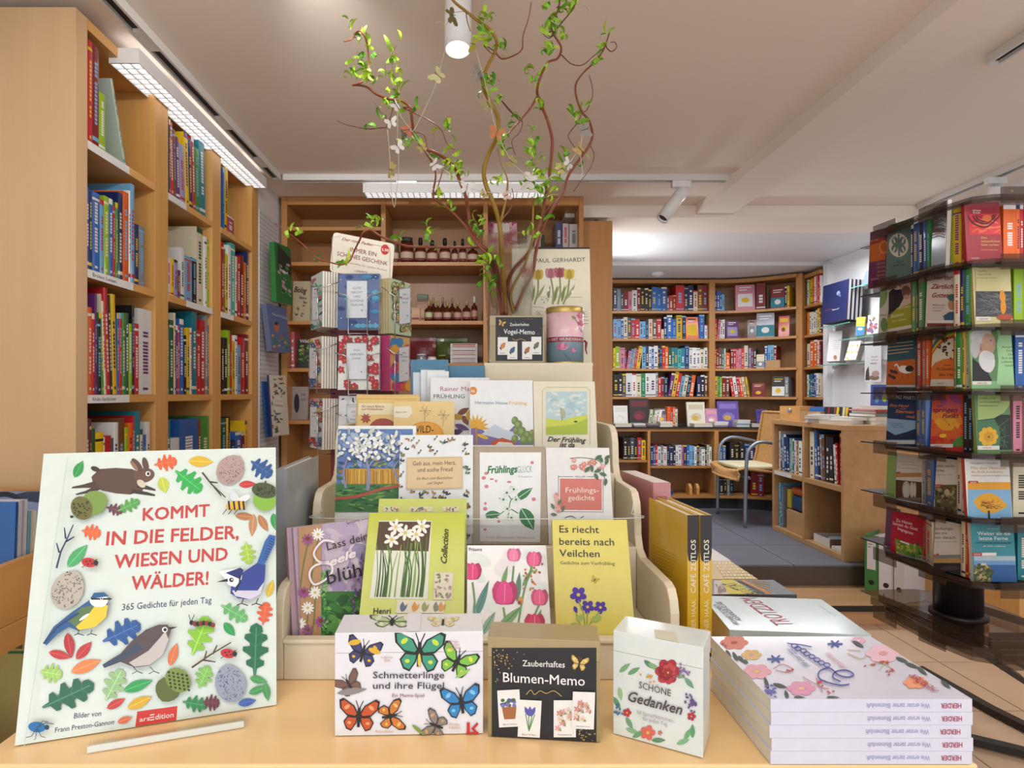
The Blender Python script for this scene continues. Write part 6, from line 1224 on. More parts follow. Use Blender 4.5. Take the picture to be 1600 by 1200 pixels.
cov('pale yellow pocket book with orange stone figure, second tier of rack', 5, 668, 885, 442, 1, '#d8cf96', a7, spine='#cfc080')
def a7b(a): a.ell(135, 640, 30, 60, '#7fae3c', 20); a.ell(150, 790, 20, 40, '#5f9a34'); a.text('Mein', 130, 745, 165, 740, 14, '#4a5a4a')
rb('white pocket book with green leaves at outer edge, second tier of rack', 1372, 1386, 447, 1, 2.11, 2.06, '#dfe6dc', a7b, 1340, 290, .2751)
rs('g 335 485,k 345 500,g 378 480', 1, 1.93, 1.86, 308, 1340, .2751, 290, 'from left beside the two men, second tier')
rs('e 582 475,B 608 455,g 645 450', 1, 1.76, 1.72, 548, 1340, .2751, 290, 'from left beside the orange stone cover, second tier')
rs('l 940 445,l 1010 445', 1, 1.72, 1.72, 888, 1340, .2751, 290, 'from left right of the orange stone cover, second tier')
# --- third tier
def a8(a):
    a.poly([(162, 1000), (162, 1130), (328, 1130), (328, 985)], '#c9682a')
    for i in range(4): a.line([(172, 900+i*19), (315 if i < 3 else 290, 885+i*19)], 5, '#c8a884')
    a.ell(270, 1045, 40, 22, 'w', 10); a.ell(295, 1040, 24, 18, '#2a2422'); a.line([(235, 1040), (222, 1015), (210, 1025)], 8, 'w', True)
    for x in (255, 285): a.line([(x, 1065), (x, 1100)], 3, '#8a2a1c')
    for x, y in ((195, 1055), (185, 1080), (205, 1090), (215, 1060)): a.ell(x, y, 14, 9, '#2a3440', 30); a.ell(x-6, y+8, 5, 5, '#b83a2c')
    a.rect(162, 1132, 328, 1145, '#d8d0c4')
cov('teal and orange pocket book with a stork, third tier of rack', 5, 160, 332, 828, 2, '#2f5a6a', a8)
def a9(a):
    a.rect(415, 825, 545, 1140, '#e6dfc8')
    for i, c in enumerate(('#c8343c', '#e08a2c', '#e6d03a', '#4a9a4a', '#3a6aa8')): a.line([(412, 972-i*9), (450, 915-i*9), (500, 875-i*9), (548, 858-i*9)], 10, c, True)
    a.poly([(412, 1100), (412, 1035), (440, 1005), (490, 985), (548, 980), (548, 1100)], '#dd7a34'); q = random.Random(1)
    for i in range(20): a.ell(q.gauss(478, 20), q.gauss(860, 14), 8, 5, '#2a241c', q.uniform(0, 90), 7); a.ell(q.gauss(505, 20), q.gauss(930, 18), 8, 5, '#2a241c', q.uniform(0, 90), 7)
    a.text('Geist', 488, 1025, 530, 1025, 11, '#6a2a1c'); a.text('Achtsam', 445, 1050, 543, 1050, 20, '#7a3a20', .004); a.text('des He', 462, 1082, 543, 1082, 20, '#7a3a20', .004); a.rect(412, 1108, 548, 1140, '#e6e0d0'); a.text('HERDER', 450, 1128, 490, 1128, 9, '#b83a34')
cov('orange pocket book with a rainbow and dark birds, third tier of rack', 5, 412, 548, 820, 2, '#dd7a34', a9, spine='#d86a2c')
def a10(a):
    a.poly([(652, 1110), (652, 835), (790, 820), (805, 900), (800, 1000), (830, 1110)], '#5c8a5a'); a.poly([(652, 1110), (652, 980), (690, 1010), (740, 1060), (765, 1110)], '#26262a'); a.ell(725, 900, 58, 78, '#c49a80'); a.ell(700, 850, 62, 46, '#c8c8c8', -20); a.ell(668, 920, 26, 60, '#c2c2c2'); a.ell(740, 880, 34, 40, '#c8a088')
    a.shape(735, 1000, 130, 90, 75, a.EGG, '#dcdcdc'); a.ell(745, 965, 34, 22, '#d4d4d6', 20); a.ell(757, 880, 5, 3, '#3a2a24'); a.line([(740, 868), (765, 870)], 4, '#a8a8a8'); a.poly([(772, 885), (782, 912), (768, 915)], '#b88468'); a.ell(700, 925, 6, 10, '#a87860')
    a.poly([(790, 1130), (800, 1000), (790, 900), (810, 830), (892, 825), (892, 1130)], '#a0cf98')
    for i, t in enumerate(('Anselm', 'Grün', 'Das', 'Buch der', 'Lebens-', 'kunst')): a.text(t, 884-(64, 40, 28, 64, 66, 46)[i], 922+i*21, 884, 922+i*21, 13, '#2f5a3c', .006)
    a.rect(652, 1112, 760, 1130, '#e8e4da'); a.text('HERDER', 680, 1127, 735, 1127, 10, '#b83a34', .01)
cov('pale green pocket book with a bearded man, third tier of rack', 5, 650, 892, 808, 2, '#8abf86', a10, spine='#a8c48a')
rs('r 368 828,o 390 825,o 408 825', 2, 1.93, 1.86, 335, 1340, .2751, 290, 'from left beside the stork cover, third tier')
rs('G 560 815,g 595 815,y 613 812,e 645 812', 2, 1.76, 1.72, 550, 1340, .2751, 290, 'from left beside the bearded man, third tier')
rs('b 950 810,B 1010 810', 2, 1.72, 1.72, 896, 1340, .2751, 290, 'from left right of the bearded man, third tier')
# --- fourth tier
def a11(a):
    a.poly([(165, 330), (165, 200), (340, 215), (340, 330)], '#8fb4d8'); a.poly([(165, 345), (165, 270), (220, 300), (290, 280), (340, 262), (340, 350)], '#1f3050'); a.rect(165, 325, 340, 350, '#5a86b8')
    a.text('LORENZ MARTI', 172, 82, 335, 92, 20, '#d8d8d0', .01); a.text('Eine Hand', 188, 132, 300, 136, 16, '#e0884a', .012, .3); a.text('voll', 248, 150, 280, 150, 10, '#e0884a', .01, .3); a.text('Sternen', 220, 168, 330, 174, 20, '#e0884a', .012, .3); a.text('staub', 285, 196, 335, 200, 16, '#e0884a', .012, .3)
    for i, t in enumerate(('Was das Universum', 'über das Glück des', 'Lebens erzählt')): a.text(t, 190+i*6, 232+i*11, 262+i*6, 234+i*11, 7, '#2a3a50')
    a.rect(168, 330, 335, 352, '#e0e0dc'); a.text('HERDER', 190, 347, 235, 348, 9, '#b83a34')
cov('dark blue night sky pocket book with orange title, fourth tier of rack', 6, 165, 342, 48, 3, '#1c3a64', a11)
def a12(a):
    q = random.Random(1); a.rect(424, 52, 618, 365, '#d8502c')
    for i in range(60): y = q.uniform(60, 350); a.ell(q.uniform(440, 600), y, 30, 16, ['#a84a8c', '#c85a5c', '#e08a34', '#e6a82c', '#d8642c', '#c8302c'][min(5, int((y-60)/50))], q.uniform(0, 90), 9)
    a.ell(600, 360, 60, 50, '#3f8a3c', -30) if False else a.poly([(545, 365), (570, 325), (618, 300), (618, 365)], '#4a8a3c'); a.ell(500, 303, 22, 12, '#f0c83a')
    a.text('Der', 463, 135, 502, 135, 17, '#5a2a4a', .006, .3); a.text('springen', 440, 165, 585, 165, 28, '#5a2040', .012, .3); a.text('Punkt', 497, 200, 595, 200, 28, '#5a2040', .012, .3); a.line([(440, 229), (612, 235)], 3, '#e8a02c'); a.rect(428, 352, 560, 372, '#e8e4dc'); a.text('HERDER', 450, 368, 500, 368, 9, '#b83a34', .01)
cov('red and orange pocket book with glowing seed, fourth tier of rack', 6, 424, 618, 45, 3, '#c8302c', a12, spine='#b8202c')
def a13(a):
    a.rect(705, 180, 905, 385, '#24342c'); q = random.Random(1); 
    for i in range(40): a.line([(q.uniform(760, 900), q.uniform(200, 380)), (q.uniform(760, 900), q.uniform(200, 380))], 2, q.choice(['#3f5a44', '#6a8a64', '#2f4a3a']), True)
    a.poly([(703, 212), (800, 200), (860, 165), (905, 120), (905, 45), (703, 45)], '#a8c47a'); a.poly([(705, 385), (705, 215), (800, 205), (830, 260), (830, 385)], '#4a7a5a'); a.flower(765, 308, 56, 9, '#dfae2a', '#b8862a', .8); a.flower(768, 310, 32, 7, '#c9962a', '#7a5a1c', .8)
    for i, t in enumerate(('Marshall B. Rosenberg', 'Konflikte lösen', 'durch Gewaltfreie', 'Kommunikation')): a.text(t, 710, 68+i*21, 710+(150, 100, 122, 110)[i], 68+i*21, 11, '#4a6030')
    a.rect(700, 362, 830, 385, '#e4e2d8'); a.text('HERDER', 730, 378, 785, 378, 9, '#b83a34')
cov('green pocket book with yellow flower in a glass, fourth tier of rack', 6, 703, 908, 45, 3, '#5f8a5a', a13, spine='#8fae6a')
rs('b 372 50,b 400 48', 3, 1.93, 1.86, 343, 1340, .26667, 600, 'from left beside the night sky cover, fourth tier')
rs('k 648 48,k 676 48,g 700 46', 3, 1.76, 1.72, 620, 1340, .26667, 600, 'from left beside the yellow flower, fourth tier')
rs('m 965 48,n 1010 48', 3, 1.72, 1.72, 911, 1340, .26667, 600, 'from left right of the yellow flower, fourth tier')
# --- fifth tier
def a14(a):
    a.poly([(220, 690), (220, 560), (375, 575), (378, 712)], '#5a4030'); a.rect(218, 520, 376, 545, '#b8925c')
    for x, w, h in ((285, 26, 52), (318, 14, 48), (335, 10, 44)): a.ell(x, 620, w*.9, h, '#c8c0b8'); a.ell(x, 632, w*.6, h*.8, '#d8d4cc')
    a.rect(228, 665, 372, 690, '#8a7460'); a.text('Heilende Orte', 232, 455, 330, 462, 9, '#b86a5c'); a.line([(250, 470), (360, 478)], 2, '#8a8a86'); a.line([(232, 490), (360, 498)], 2, '#8a8a86'); a.rect(220, 515, 250, 523, '#b82c34')
cov('white pocket book with cloister arches, fifth tier of rack', 6, 218, 378, 405, 4, '#e0ddd8', a14)
def a15(a):
    a.rect(450, 590, 582, 765, '#5f5a3c'); q = random.Random(1)
    for i in range(40): a.ell(q.uniform(460, 570), q.uniform(605, 755), 16, 9, q.choice(['#8a8458', '#3f3c28', '#b0a67c', '#6a6440']), q.uniform(0, 180), 8)
    a.ell(525, 635, 16, 20, '#c8b890'); a.text('Gottes starke', 447, 485, 568, 488, 14, '#4a4a4c'); a.text('Töchter', 450, 512, 510, 514, 14, '#4a4a4c'); a.text('Frauen in der Bibel', 455, 535, 550, 537, 7, '#8a8a8c'); a.rect(450, 588, 492, 604, '#b82c34'); a.text('HERDER', 455, 601, 484, 601, 7, 'w')
cov('white pocket book with an old painting of women, fifth tier of rack', 6, 446, 582, 428, 4, '#e2e0da', a15, spine='#b8303c')
def a16(a):
    a.rect(646, 618, 905, 790, '#7fb0d4'); a.rect(646, 575, 905, 618, '#e0a02c'); a.shape(780, 700, 205, 120, 8, a.LEAF, '#dda22a'); q = random.Random(2)
    for i in range(40): a.line([(q.uniform(710, 830), q.uniform(678, 735)), (q.uniform(720, 850), q.uniform(690, 725))], 3, q.choice(['#b8661c', '#8a4a1a', '#e8c04a', '#5a3416']), True)
    a.line([(768, 742), (770, 788)], 12, '#2a3440'); a.text('FULBERT STEFFENSKY', 662, 470, 860, 470, 10, '#8a8a84'); a.text('Mit den Himmel', 665, 500, 868, 500, 17, '#e0b870', .006); a.text('die Erde berühren', 665, 522, 850, 522, 15, '#e0b870', .006); a.text('Meditationen zu den Stufen des Ignatius von Loyola', 665, 540, 885, 540, 8, '#8a8a84'); a.rect(648, 568, 705, 582, '#b82c34'); a.text('HERDER', 660, 580, 695, 580, 8, 'w')
cov('white and blue pocket book with a yellow leaf, fifth tier of rack', 6, 645, 908, 438, 4, '#e2e2de', a16, spine='#c84a3c')
rb('lime green pocket book at the outer edge, fifth tier of rack', 1384, 1398, 705, 4, 2.10, 2.04, '#86b82c', None)
rs('s 400 415,b 445 425', 4, 1.94, 1.86, 380, 1340, .26667, 600, 'from left beside the cloister cover, fifth tier')
rs('e 608 430,w 642 432', 4, 1.76, 1.72, 585, 1340, .26667, 600, 'from left beside the yellow leaf cover, fifth tier')
rs('e 1010 440', 4, 1.72, 1.72, 911, 1340, .26667, 600, 'right of the yellow leaf cover, fifth tier')
# --- lowest tier
def a17(a):
    a.poly([(225, 1005), (218, 905), (375, 955), (405, 1075)], '#6a9a3c'); q = random.Random(1)
    for i in range(50): a.ell(q.uniform(235, 385), q.uniform(935, 1040), 12, 7, q.choice(['#4f8a2c', '#9ac04a', '#c88a6a', '#2f5a24', '#d8c04a']), q.uniform(0, 180), 7)
    a.text('Zu Hause', 225, 805, 320, 826, 17, '#f0e8e8', .01); a.text('kannst du Gott', 208, 822, 352, 860, 17, '#f0e8e8', .01); a.text('begegnen', 235, 852, 325, 885, 17, '#f0e8e8', .01); a.poly([(250, 925), (305, 945), (303, 935), (250, 916)], 'w')
cov('red pocket book with flowers, leaning on the lowest tier of rack', 6, 190, 378, 740, 5, '#b8203c', a17)
def a18(a):
    a.poly([(440, 1140), (432, 1020), (605, 1020), (605, 1140)], '#33303a'); a.rect(438, 1018, 604, 1048, '#c8a05c'); a.rect(438, 1000, 604, 1022, '#8a8a8c'); a.ell(540, 1080, 60, 14, '#5a4c4c')
    for i, t in enumerate(('Entdeckungs-', 'reisen ins', 'Leben danach')): a.text(t, 413+i*6, 855+i*26, 413+i*6+(150, 105, 152)[i], 855+i*26, 17, '#7a3f44', .004)
    a.text('Was uns die Nahtod lehrt', 432, 928, 590, 928, 8, '#8a8a8c'); a.rect(425, 992, 475, 1006, '#b82c34'); a.text('HERDER', 435, 1003, 465, 1003, 7, 'w'); a.text('ANDREAS', 405, 815, 480, 815, 8, '#8a6a6a')
cov('white pocket book with sunset photograph, lowest tier of rack', 6, 440, 604, 788, 5, '#ddd8d0', a18, spine='#b83a44')
def a19(a):
    a.rect(682, 1010, 932, 1168, '#6a9ac8'); a.rect(682, 1060, 932, 1168, '#2f5f9a'); a.rect(682, 1008, 932, 1035, '#a8bcc8'); a.poly([(682, 1168), (682, 1070), (710, 1050), (760, 1060), (800, 1100), (770, 1168)], '#3f4f2c'); q = random.Random(1)
    for i in range(40): a.ell(q.uniform(690, 780), q.uniform(1070, 1160), 13, 7, q.choice(['#5a6a3a', '#8a7a4c', '#2f3f24', '#b8a070']), q.uniform(0, 180), 7)
    a.rect(722, 1050, 752, 1062, '#d8c8a0'); a.text('Weiter als die', 702, 885, 895, 885, 21, '#e0ecec', .008); a.text('letzte Ferne', 712, 914, 880, 914, 21, '#e0ecec', .008); a.text('MIT RAINER MARIA RILKE', 695, 936, 900, 936, 10, '#1f3a44', .006); a.text('die Welt meditieren', 735, 954, 866, 954, 9, '#e0ecec'); a.text('ULRIKE', 760, 852, 825, 852, 8, '#bfe0e0')
    a.rect(672, 988, 728, 1006, '#b82c34'); a.rect(728, 988, 812, 1006, '#e8e4dc'); a.text('HERDER', 680, 1001, 720, 1001, 8, 'w')
cov('turquoise pocket book with a castle on a coast, lowest tier of rack', 6, 680, 934, 815, 5, '#2a8a98', a19, spine='#dcd6d0')
rb('purple pocket book at the outer edge, lowest tier of rack', 1382, 1398, 790, 5, 2.12, 2.06, '#6a2a6a', None)
rs('r 400 790,e 435 790', 5, 1.94, 1.86, 382, 1340, .26667, 600, 'from left beside the red flower cover, lowest tier')
rs('e 632 800,r 652 805,w 678 805', 5, 1.76, 1.72, 608, 1340, .26667, 600, 'from left beside the coast cover, lowest tier')
rs('t 1010 815', 5, 1.72, 1.72, 938, 1340, .26667, 600, 'right of the coast cover, lowest tier')
# ================================================================ wicker chair
ch = empty('wicker_chair', (0, 0, 0), 'wicker armchair with steel tube frame and pale cushion beside the low shelf', 'chair')
zs = H0
def frm(Yp, sg):
    pts = [(1.90, Yp, PL+.002), (1.905, Yp, H0-.60), (1.915, Yp, H0-.44), (1.935, Yp, H0-.39), (1.98, Yp, H0-.352), (2.05, Yp, H0-.345), (2.18, Yp, H0-.372), (2.30, Yp, H0-.41), (2.34, Yp-sg*.0, H0-.5), (2.36, Yp, H0-.75), (2.40, Yp, PL+.002)]
    MB('grey_metal').tube(cr(pts, 5), .0125, 12).obj('leg_and_armrest', ch)
frm(4.305, 1); frm(4.80, -1)
for x, z in ((1.93, H0-.60), (2.32, H0-.58)): MB('grey_metal').tube([(x, 4.305, z), (x, 4.80, z)], .010, 10).obj('cross_tube', ch)
# seat and back: woven shell
m = MB('wicker'); prof = [(1.825, -.615), (1.835, -.575), (1.87, -.553), (1.95, -.555), (2.05, -.567), (2.12, -.575), (2.18, -.568), (2.21, -.53), (2.23, -.45), (2.24, -.35), (2.25, -.25), (2.26, -.14)]
PR = [(p.x, p.z) for p in cr([(a, 0, b) for a, b in prof], 4)]; NY = 14; rows = []
for i, (x, z) in enumerate(PR):
    t = i/(len(PR)-1); hw = .235 if t < .62 else .235*(1-.2*((t-.62)/.38)**2); r = []
    for j in range(NY+1):
        s = -1+2*j/NY; r.append((x+(.03*s*s if t < .1 else -.03*s*s if t > .6 else 0), 4.5525+hw*s, H0+z+(.015*s*s if .1 < t < .6 else 0)+((.0016 if (i+j) % 2 else -.0016))))
    rows.append(r)
i0 = 0
for r in rows: m.v += r
W_ = NY+1
n0 = len(m.v); m.v += [(x, y, z-.008) for x, y, z in list(m.v)]
for i in range(len(PR)-1):
    for j in range(NY): a = i*W_+j; m._f((a, a+1, a+1+W_, a+W_), None, None, True); m._f((n0+a, n0+a+W_, n0+a+1+W_, n0+a+1), None, None, True)
ed = [j for j in range(W_)]+[i*W_+NY for i in range(1, len(PR))]+[(len(PR)-1)*W_+j for j in range(NY-1, -1, -1)]+[i*W_ for i in range(len(PR)-2, -1, -1)]
for a, b in zip(ed, ed[1:]): m._f((a, n0+a, n0+b, b))
o = m.obj('woven_seat', ch)
for r_ in [[m.v[a] for a in ed]]: MB('wicker').tube(r_, .009, 8).obj('rim', ch)
c = MB('cushion'); cs = [(-.21, -.2), (.21, -.2), (.21, .2), (-.21, .2)]
c.prism([(1.88, 4.36), (2.17, 4.36), (2.19, 4.55), (2.17, 4.75), (1.88, 4.75), (1.86, 4.55)], 'z', H0-.546, H0-.52); e = c.obj('seat_cushion', None, bevel=.01); tag(e, 'flat pale green seat cushion lying on the wicker chair', 'cushion')
# ================================================================ things on the low shelf unit
def crate(label, cx, cy, ang, a, b, h, mat, pull=False):
    e = empty('storage_box', Matrix.Translation((cx, cy, STP+.0005)) @ Matrix.Rotation(R(ang), 4, 'Z'), label, 'box')
    MB(mat).box(0, a, 0, .008, 0, h).obj('front_panel', e); MB(mat).box(0, a, b-.008, b, 0, h).obj('rear_panel', e); MB(mat).box(0, .008, .0081, b-.0081, 0, h).obj('end_panel', e); MB(mat).box(a-.008, a, .0081, b-.0081, 0, h).obj('end_panel', e); MB(mat).box(.0081, a-.0081, .0081, b-.0081, 0, .006).obj('bottom', e)
    if pull: MB('chrome').lathe([(.014, 0), (.014, .004), (.008, .006)], n=12).obj('pull', e).matrix_local = Matrix.Translation((-.001, b*.5, h*.7)) @ Matrix.Rotation(R(-90), 4, 'Y')
    return e
crate('orange wood card box with metal pull on the low shelf unit', 2.125, 4.0, 25, .14, .15, .095, 'beech_x', True)
crate('light cardboard tray of greeting cards on the low shelf unit', 2.155, 3.82, 25, .12, .14, .065, 'card_board')
def pile(x, y, ang, items, where, grp):
    z = STP+.0005
    for j, (c, w, d, t) in enumerate(items):
        e = empty('flat_book', Matrix.Translation((x+rnd.uniform(-.01, .01), y+rnd.uniform(-.01, .01), z)) @ Matrix.Rotation(R(ang+rnd.uniform(-8, 8)), 4, 'Z'), f'{CN.get(c, "pale") } book lying flat, {["lowest","second","third","fourth","fifth","topmost"][j]} {where}', 'book', grp)
        MB('gloss', c).prism([(0, 0), (0, t), (d, t), (d, t-.0015), (.0015, t-.0015), (.0015, .0015), (d, .0015), (d, 0)][::-1], 'x', 0, w).obj('cover', e); MB('print', '#e9e3d6').box(.002, w-.002, .0016, d-.002, .0016, t-.0016).obj('page_block', e); z += t+.0004
pile(2.17, 3.52, 20, [('w', .13, .19, .022), ('w', .14, .19, .018)], 'in white pile at the front of low unit', 'white books on the low unit')
pile(2.30, 3.50, 12, [('w', .15, .2, .022), ('e', .15, .2, .022), ('s', .14, .18, .018), ('n', .14, .18, .015), ('r', .17, .2, .008), ('w', .1, .12, .02)], 'in tall pile at the corner of low unit', 'books piled on the low unit corner')
pile(2.13, 3.66, 30, [('w', .12, .16, .025), ('w', .12, .15, .016), ('w', .11, .14, .01)], 'in paper pile behind the white books', 'papers on the low unit')
pile(2.32, 3.80, 10, [('b', .15, .12, .03), ('c', .14, .12, .02), ('w', .12, .12, .03)], 'in blue pile behind the tall pile', 'cards on the low unit')
pile(2.33, 4.02, 5, [('c', .15, .12, .05), ('g', .14, .12, .02), ('k', .13, .12, .02)], 'in far pile of low unit', 'cards at the back of the low unit')
for i, c in enumerate('bkRknykeyk'): spine_book('greeting_card', f'{CN[c]} greeting card, {ORD[i]} in the row over the cardboard tray', Matrix.Translation((2.185+i*.011, 3.84-i*.013, STP+.012)) @ Matrix.Rotation(R(25), 4, 'Z') @ Matrix.Rotation(R(10), 4, 'Y'), .008 if i else .03, .085, .1, c, 'cards in the cardboard tray', cat='card')
e, M, w, h = book('big bright blue book standing at the right end of low unit', Vector((2.425, 3.75, STP+.001)), Vector((2.50, 3.62, STP+.001)), Vector((2.43, 3.76, STP+.235)), .02, '#3a58a8', lambda a: (a.ell(1382, 622, 4, 6, '#a8c83a'), a.ell(1370, 625, 3, 5, '#5aa0c8')), 0, 0, 1, spine='#1f3a7a', kind='large_book')
# small things inside the low unit
e = empty('backpack', (2.12, 4.0, PL+.172), 'orange and dark blue folded bag in the lower far space of low unit', 'bag')
MB('print', '#1f3f66').prism([(0, 0), (.2, 0), (.2, .1), (.02, .1)], 'x', -.0, .001) ; MB('print', '#234a70').box(0, .2, -.11, .1, 0, .1).obj('lower_part', e, bevel=.02); MB('print', '#c8642c').box(.0, .2, -.12, .11, .1005, .15).obj('upper_part', e, bevel=.02); MB('print', '#c9b02c').box(-.005, .05, .101, .15, 0, .13).obj('yellow_pocket', e, bevel=.01)
e = empty('card_tray', (2.10, 3.62, PL+.0315), 'small white tray with cards at the bottom of low unit', 'tray')
MB('print', '#e2ddd2').box(0, .004, 0, .17, 0, .05).obj('side', e); MB('print', '#e2ddd2').box(.22, .224, 0, .17, 0, .09).obj('rear_side', e); MB('print', '#8a6f58').box(.0041, .2199, 0, .004, 0, .05).obj('end_panel', e); MB('print', '#e2ddd2').box(.0041, .2199, .166, .17, 0, .05).obj('end_panel', e)
for j, c in enumerate(('#5a6068', '#e6e6e6', '#b8bcc4')): tag(MB('print', c).box(2.12+j*.03, 2.24+j*.02, 3.64, 3.77, PL+.034+j*.011, PL+.044+j*.011).obj('leaflet_pack'), ['dark', 'white', 'pale grey'][j]+' pack of leaflets in the small white tray', 'leaflets')
tag(MB('print', '#e4e4e4').box(2.10, 2.28, 3.48, 3.60, PL+.032, PL+.05).obj('paper_pack'), 'white paper pack lying beside the tray in low unit', 'paper')
# ================================================================ right wall with glass shelves
def gshelf(label, Y0, Y1, z, dep=.14):
    e = empty('glass_shelf', (2.7395, Y0, H0+z), label, 'shelf'); MB('green_glass').box(-dep, 0, 0, Y1-Y0, -.006, 0).obj('glass_pane', e); MB('glass_edge').box(-dep-.001, -dep-.0001, 0, Y1-Y0, -.006, 0).obj('polished_edge', e)
    for y in (.06, Y1-Y0-.06): MB('lamp_white').box(-.06, 0, y-.008, y+.008, -.03, -.0061).obj('bracket', e)
gshelf('upper green-edged glass shelf on the white side wall', 3.92, 4.36, .735); gshelf('middle green-edged glass shelf on the white side wall', 3.92, 4.36, .385); gshelf('lower green-edged glass shelf on the white side wall', 4.24, 4.64, .215)
gshelf('glass shelf under the large navy books on the side wall', 4.20, 4.6, .497, .16); gshelf('small glass shelf beside the lower one on the side wall', 3.95, 4.2, .222)
def wb(label, bl, br, tl, Y0, Y1, col, art=None, ox=1280, oy=420, k=.2, t=.012, kind='hardback', n=1, dY=.03, sp=None, lean=.02):
    for i in range(n):
        BL = P(*bl, Y0); BR = P(*br, Y1); BR.z = BL.z; TL = P(*tl, Y0+lean); M, w, h = frame(BL, BR, TL); off = M.to_3x3() @ Vector((0, (t+.006)*i, 0)); 
        lab = label if i == 0 else f'{["second","third","fourth"][i-1]} copy behind the {label}'
        book(lab, BL+off, BR+off, TL+off, t, col, art if i == 0 else None, ox, oy, k, spine=sp or col, kind=kind)
def n1(a): a.ell(150, 190, 14, 18, '#8a94b8', 20); a.ell(160, 205, 8, 16, '#5f6a94', -30); a.text('MUSEUM', 50, 330, 100, 318, 7, '#b83a5c'); a.text('Insel', 100, 328, 155, 314, 10, '#d8dae6', .01, .3)
wb('large navy hardback with small pale emblem', (1283, 507), (1323, 500), (1284, 448), 4.52, 4.22, '#232c5c', n1, n=4, t=.022)
def n2(a): [a.line([(110, 560+i*16), (175-(i % 2)*15, 558+i*16)], 2.5, '#c8a0b0') for i in range(5)]; a.ell(125, 692, 14, 18, '#b87a4a')
wb('white booklet with pink lines and brown seal', (1291.5, 565), (1312, 565), (1296, 518), 4.52, 4.44, '#e6e2e2', n2, n=3, t=.012, sp='#8a8c92')
def n3(a): [a.ell(220+i % 3*40, 600+i//3*50, 14, 8, ['#d8b04a', '#b8c06a', '#d89a5a'][i % 3], i*40, 8) for i in range(7)]
wb('small white booklet with yellow wreath', (1319, 563), (1337, 563), (1327, 534), 4.16, 4.08, '#e6e4dc', n3, n=3, t=.012, sp='#8a8c92')
def n4(a): a.text('ALLES', 405, 692, 455, 690, 10, '#b84a5c', .01); a.text('WIRD GUT', 405, 718, 460, 716, 9, '#c87a84'); a.text('BEENDE', 400, 745, 450, 743, 10, '#3a3a4a', .01); a.poly([(360, 870), (365, 800), (385, 760), (395, 870)], '#4a4038'); a.ell(430, 850, 40, 20, '#8a6a5a'); a.ell(440, 820, 30, 24, '#b8988a')
wb('white calendar card with people and mountain', (1351, 597), (1377, 597), (1355, 534), 3.95, 3.90, '#e2e4e6', n4, n=1, t=.008)
def n5(a): a.rect(285, 375, 355, 450, '#e0cc3a'); a.rect(285, 450, 355, 525, '#2f86c0'); a.ell(320, 470, 20, 10, 'w')
wb('small yellow and blue booklet on middle glass shelf', (1336.5, 525), (1350, 524), (1337, 496), 4.14, 4.10, '#d8c83a', n5, n=2, t=.008)
def n6(a): q = random.Random(1); [a.ell(q.uniform(368, 450), q.uniform(385, 500), 14, 9, q.choice(['#a8303c', '#5f8a4a', '#e0e0dc', '#c86a7a', '#7a5a8c']), q.uniform(0, 180), 8) for i in range(26)]
wb('small booklet with red flower pattern on middle glass shelf', (1354, 523), (1372, 522), (1353, 493), 4.04, 3.98, '#d8d4d0', n6, n=2, t=.01)
wb('grey photo booklet on upper glass shelf', (1346, 448), (1358, 446), (1351, 424), 4.1, 4.04, '#6a7a8c', None, n=1)
# ================================================================ binders and boxes by the step
def binder(label, x0, x1, Y, z0, h, c, lab=True):
    a = pz(x0, Y, 0); b = pz(x1, Y-.05, 0); w = math.hypot(b.x-a.x, b.y-a.y); e = empty('binder', Matrix.Translation((a.x, Y, H0+z0)) @ Matrix.Rotation(math.atan2(b.y-a.y, b.x-a.x), 4, 'Z'), label, 'binder')
    MB('gloss', c).prism([(0, 0), (w, 0), (w, .2), (w-.003, .2), (w-.003, .003), (.003, .003), (.003, .2), (0, .2)], 'z', 0, h).obj('cover', e); MB('print', '#e6e4e0').box(.006, w-.006, .01, .195, .01, h-.02).obj('paper', e)
    if lab: MB('print', '#eceaf0').box(w*.18, w*.82, -.001, -.0002, h*.42, h*.94).obj('spine_label', e)
    MB('dark_metal').lathe([(.013, 0), (.013, .0015)], n=14).obj('finger_hole', e).matrix_local = Matrix.Translation((w/2, -.0003, h*.2)) @ Matrix.Rotation(R(90), 4, 'X')
    if lab:
        ar = Art(e.matrix_world @ Matrix.Translation((0, -.0012, 0)), uv=h)
        for i in range(3): ar.line([(w*.24, h*(.1+i*.05)), (w*(.7-i*.1), h*(.1+i*.05))], .004, '#6a6e8a')
        o = ar.done(None, 'label_print'); o.parent = e; o.matrix_local = Matrix.Translation((0, -.0012, 0))
binder('green lever arch binder standing on the wooden step', 1351, 1372, 3.24, -1.06, .31, '#3f8a4c'); binder('white lever arch binder next to the green one', 1373, 1396, 3.185, -1.06, .315, '#e8e8ec')
binder('plain white binder, third from the green one', 1397, 1413, 3.12, -1.06, .30, '#dcdce0', False)
e = empty('low_bench', (2.30, 3.07, ST+.001), 'low wooden bench behind the revolving rack holding white folders', 'bench')
for a in ((0, .02, 0, .24, 0, .27), (.36, .38, 0, .24, 0, .27)): MB('beech_x').box(*a).obj('side_panel', e)
MB('beech_x').box(0, .38, 0, .24, .2705, .29).obj('top', e); MB('beech_x').box(.0205, .3595, 0, .24, 0, .04).obj('bottom', e)
for i in range(2): tag(MB('print', ['#dfe3ea', '#c8ccd4'][i]).box(2.33+i*.09, 2.41+i*.09, 3.09, 3.28, ST+.042, ST+.26).obj('folder_box', bevel=.002), ['white', 'grey white'][i]+' folder box inside the low bench', 'folder')
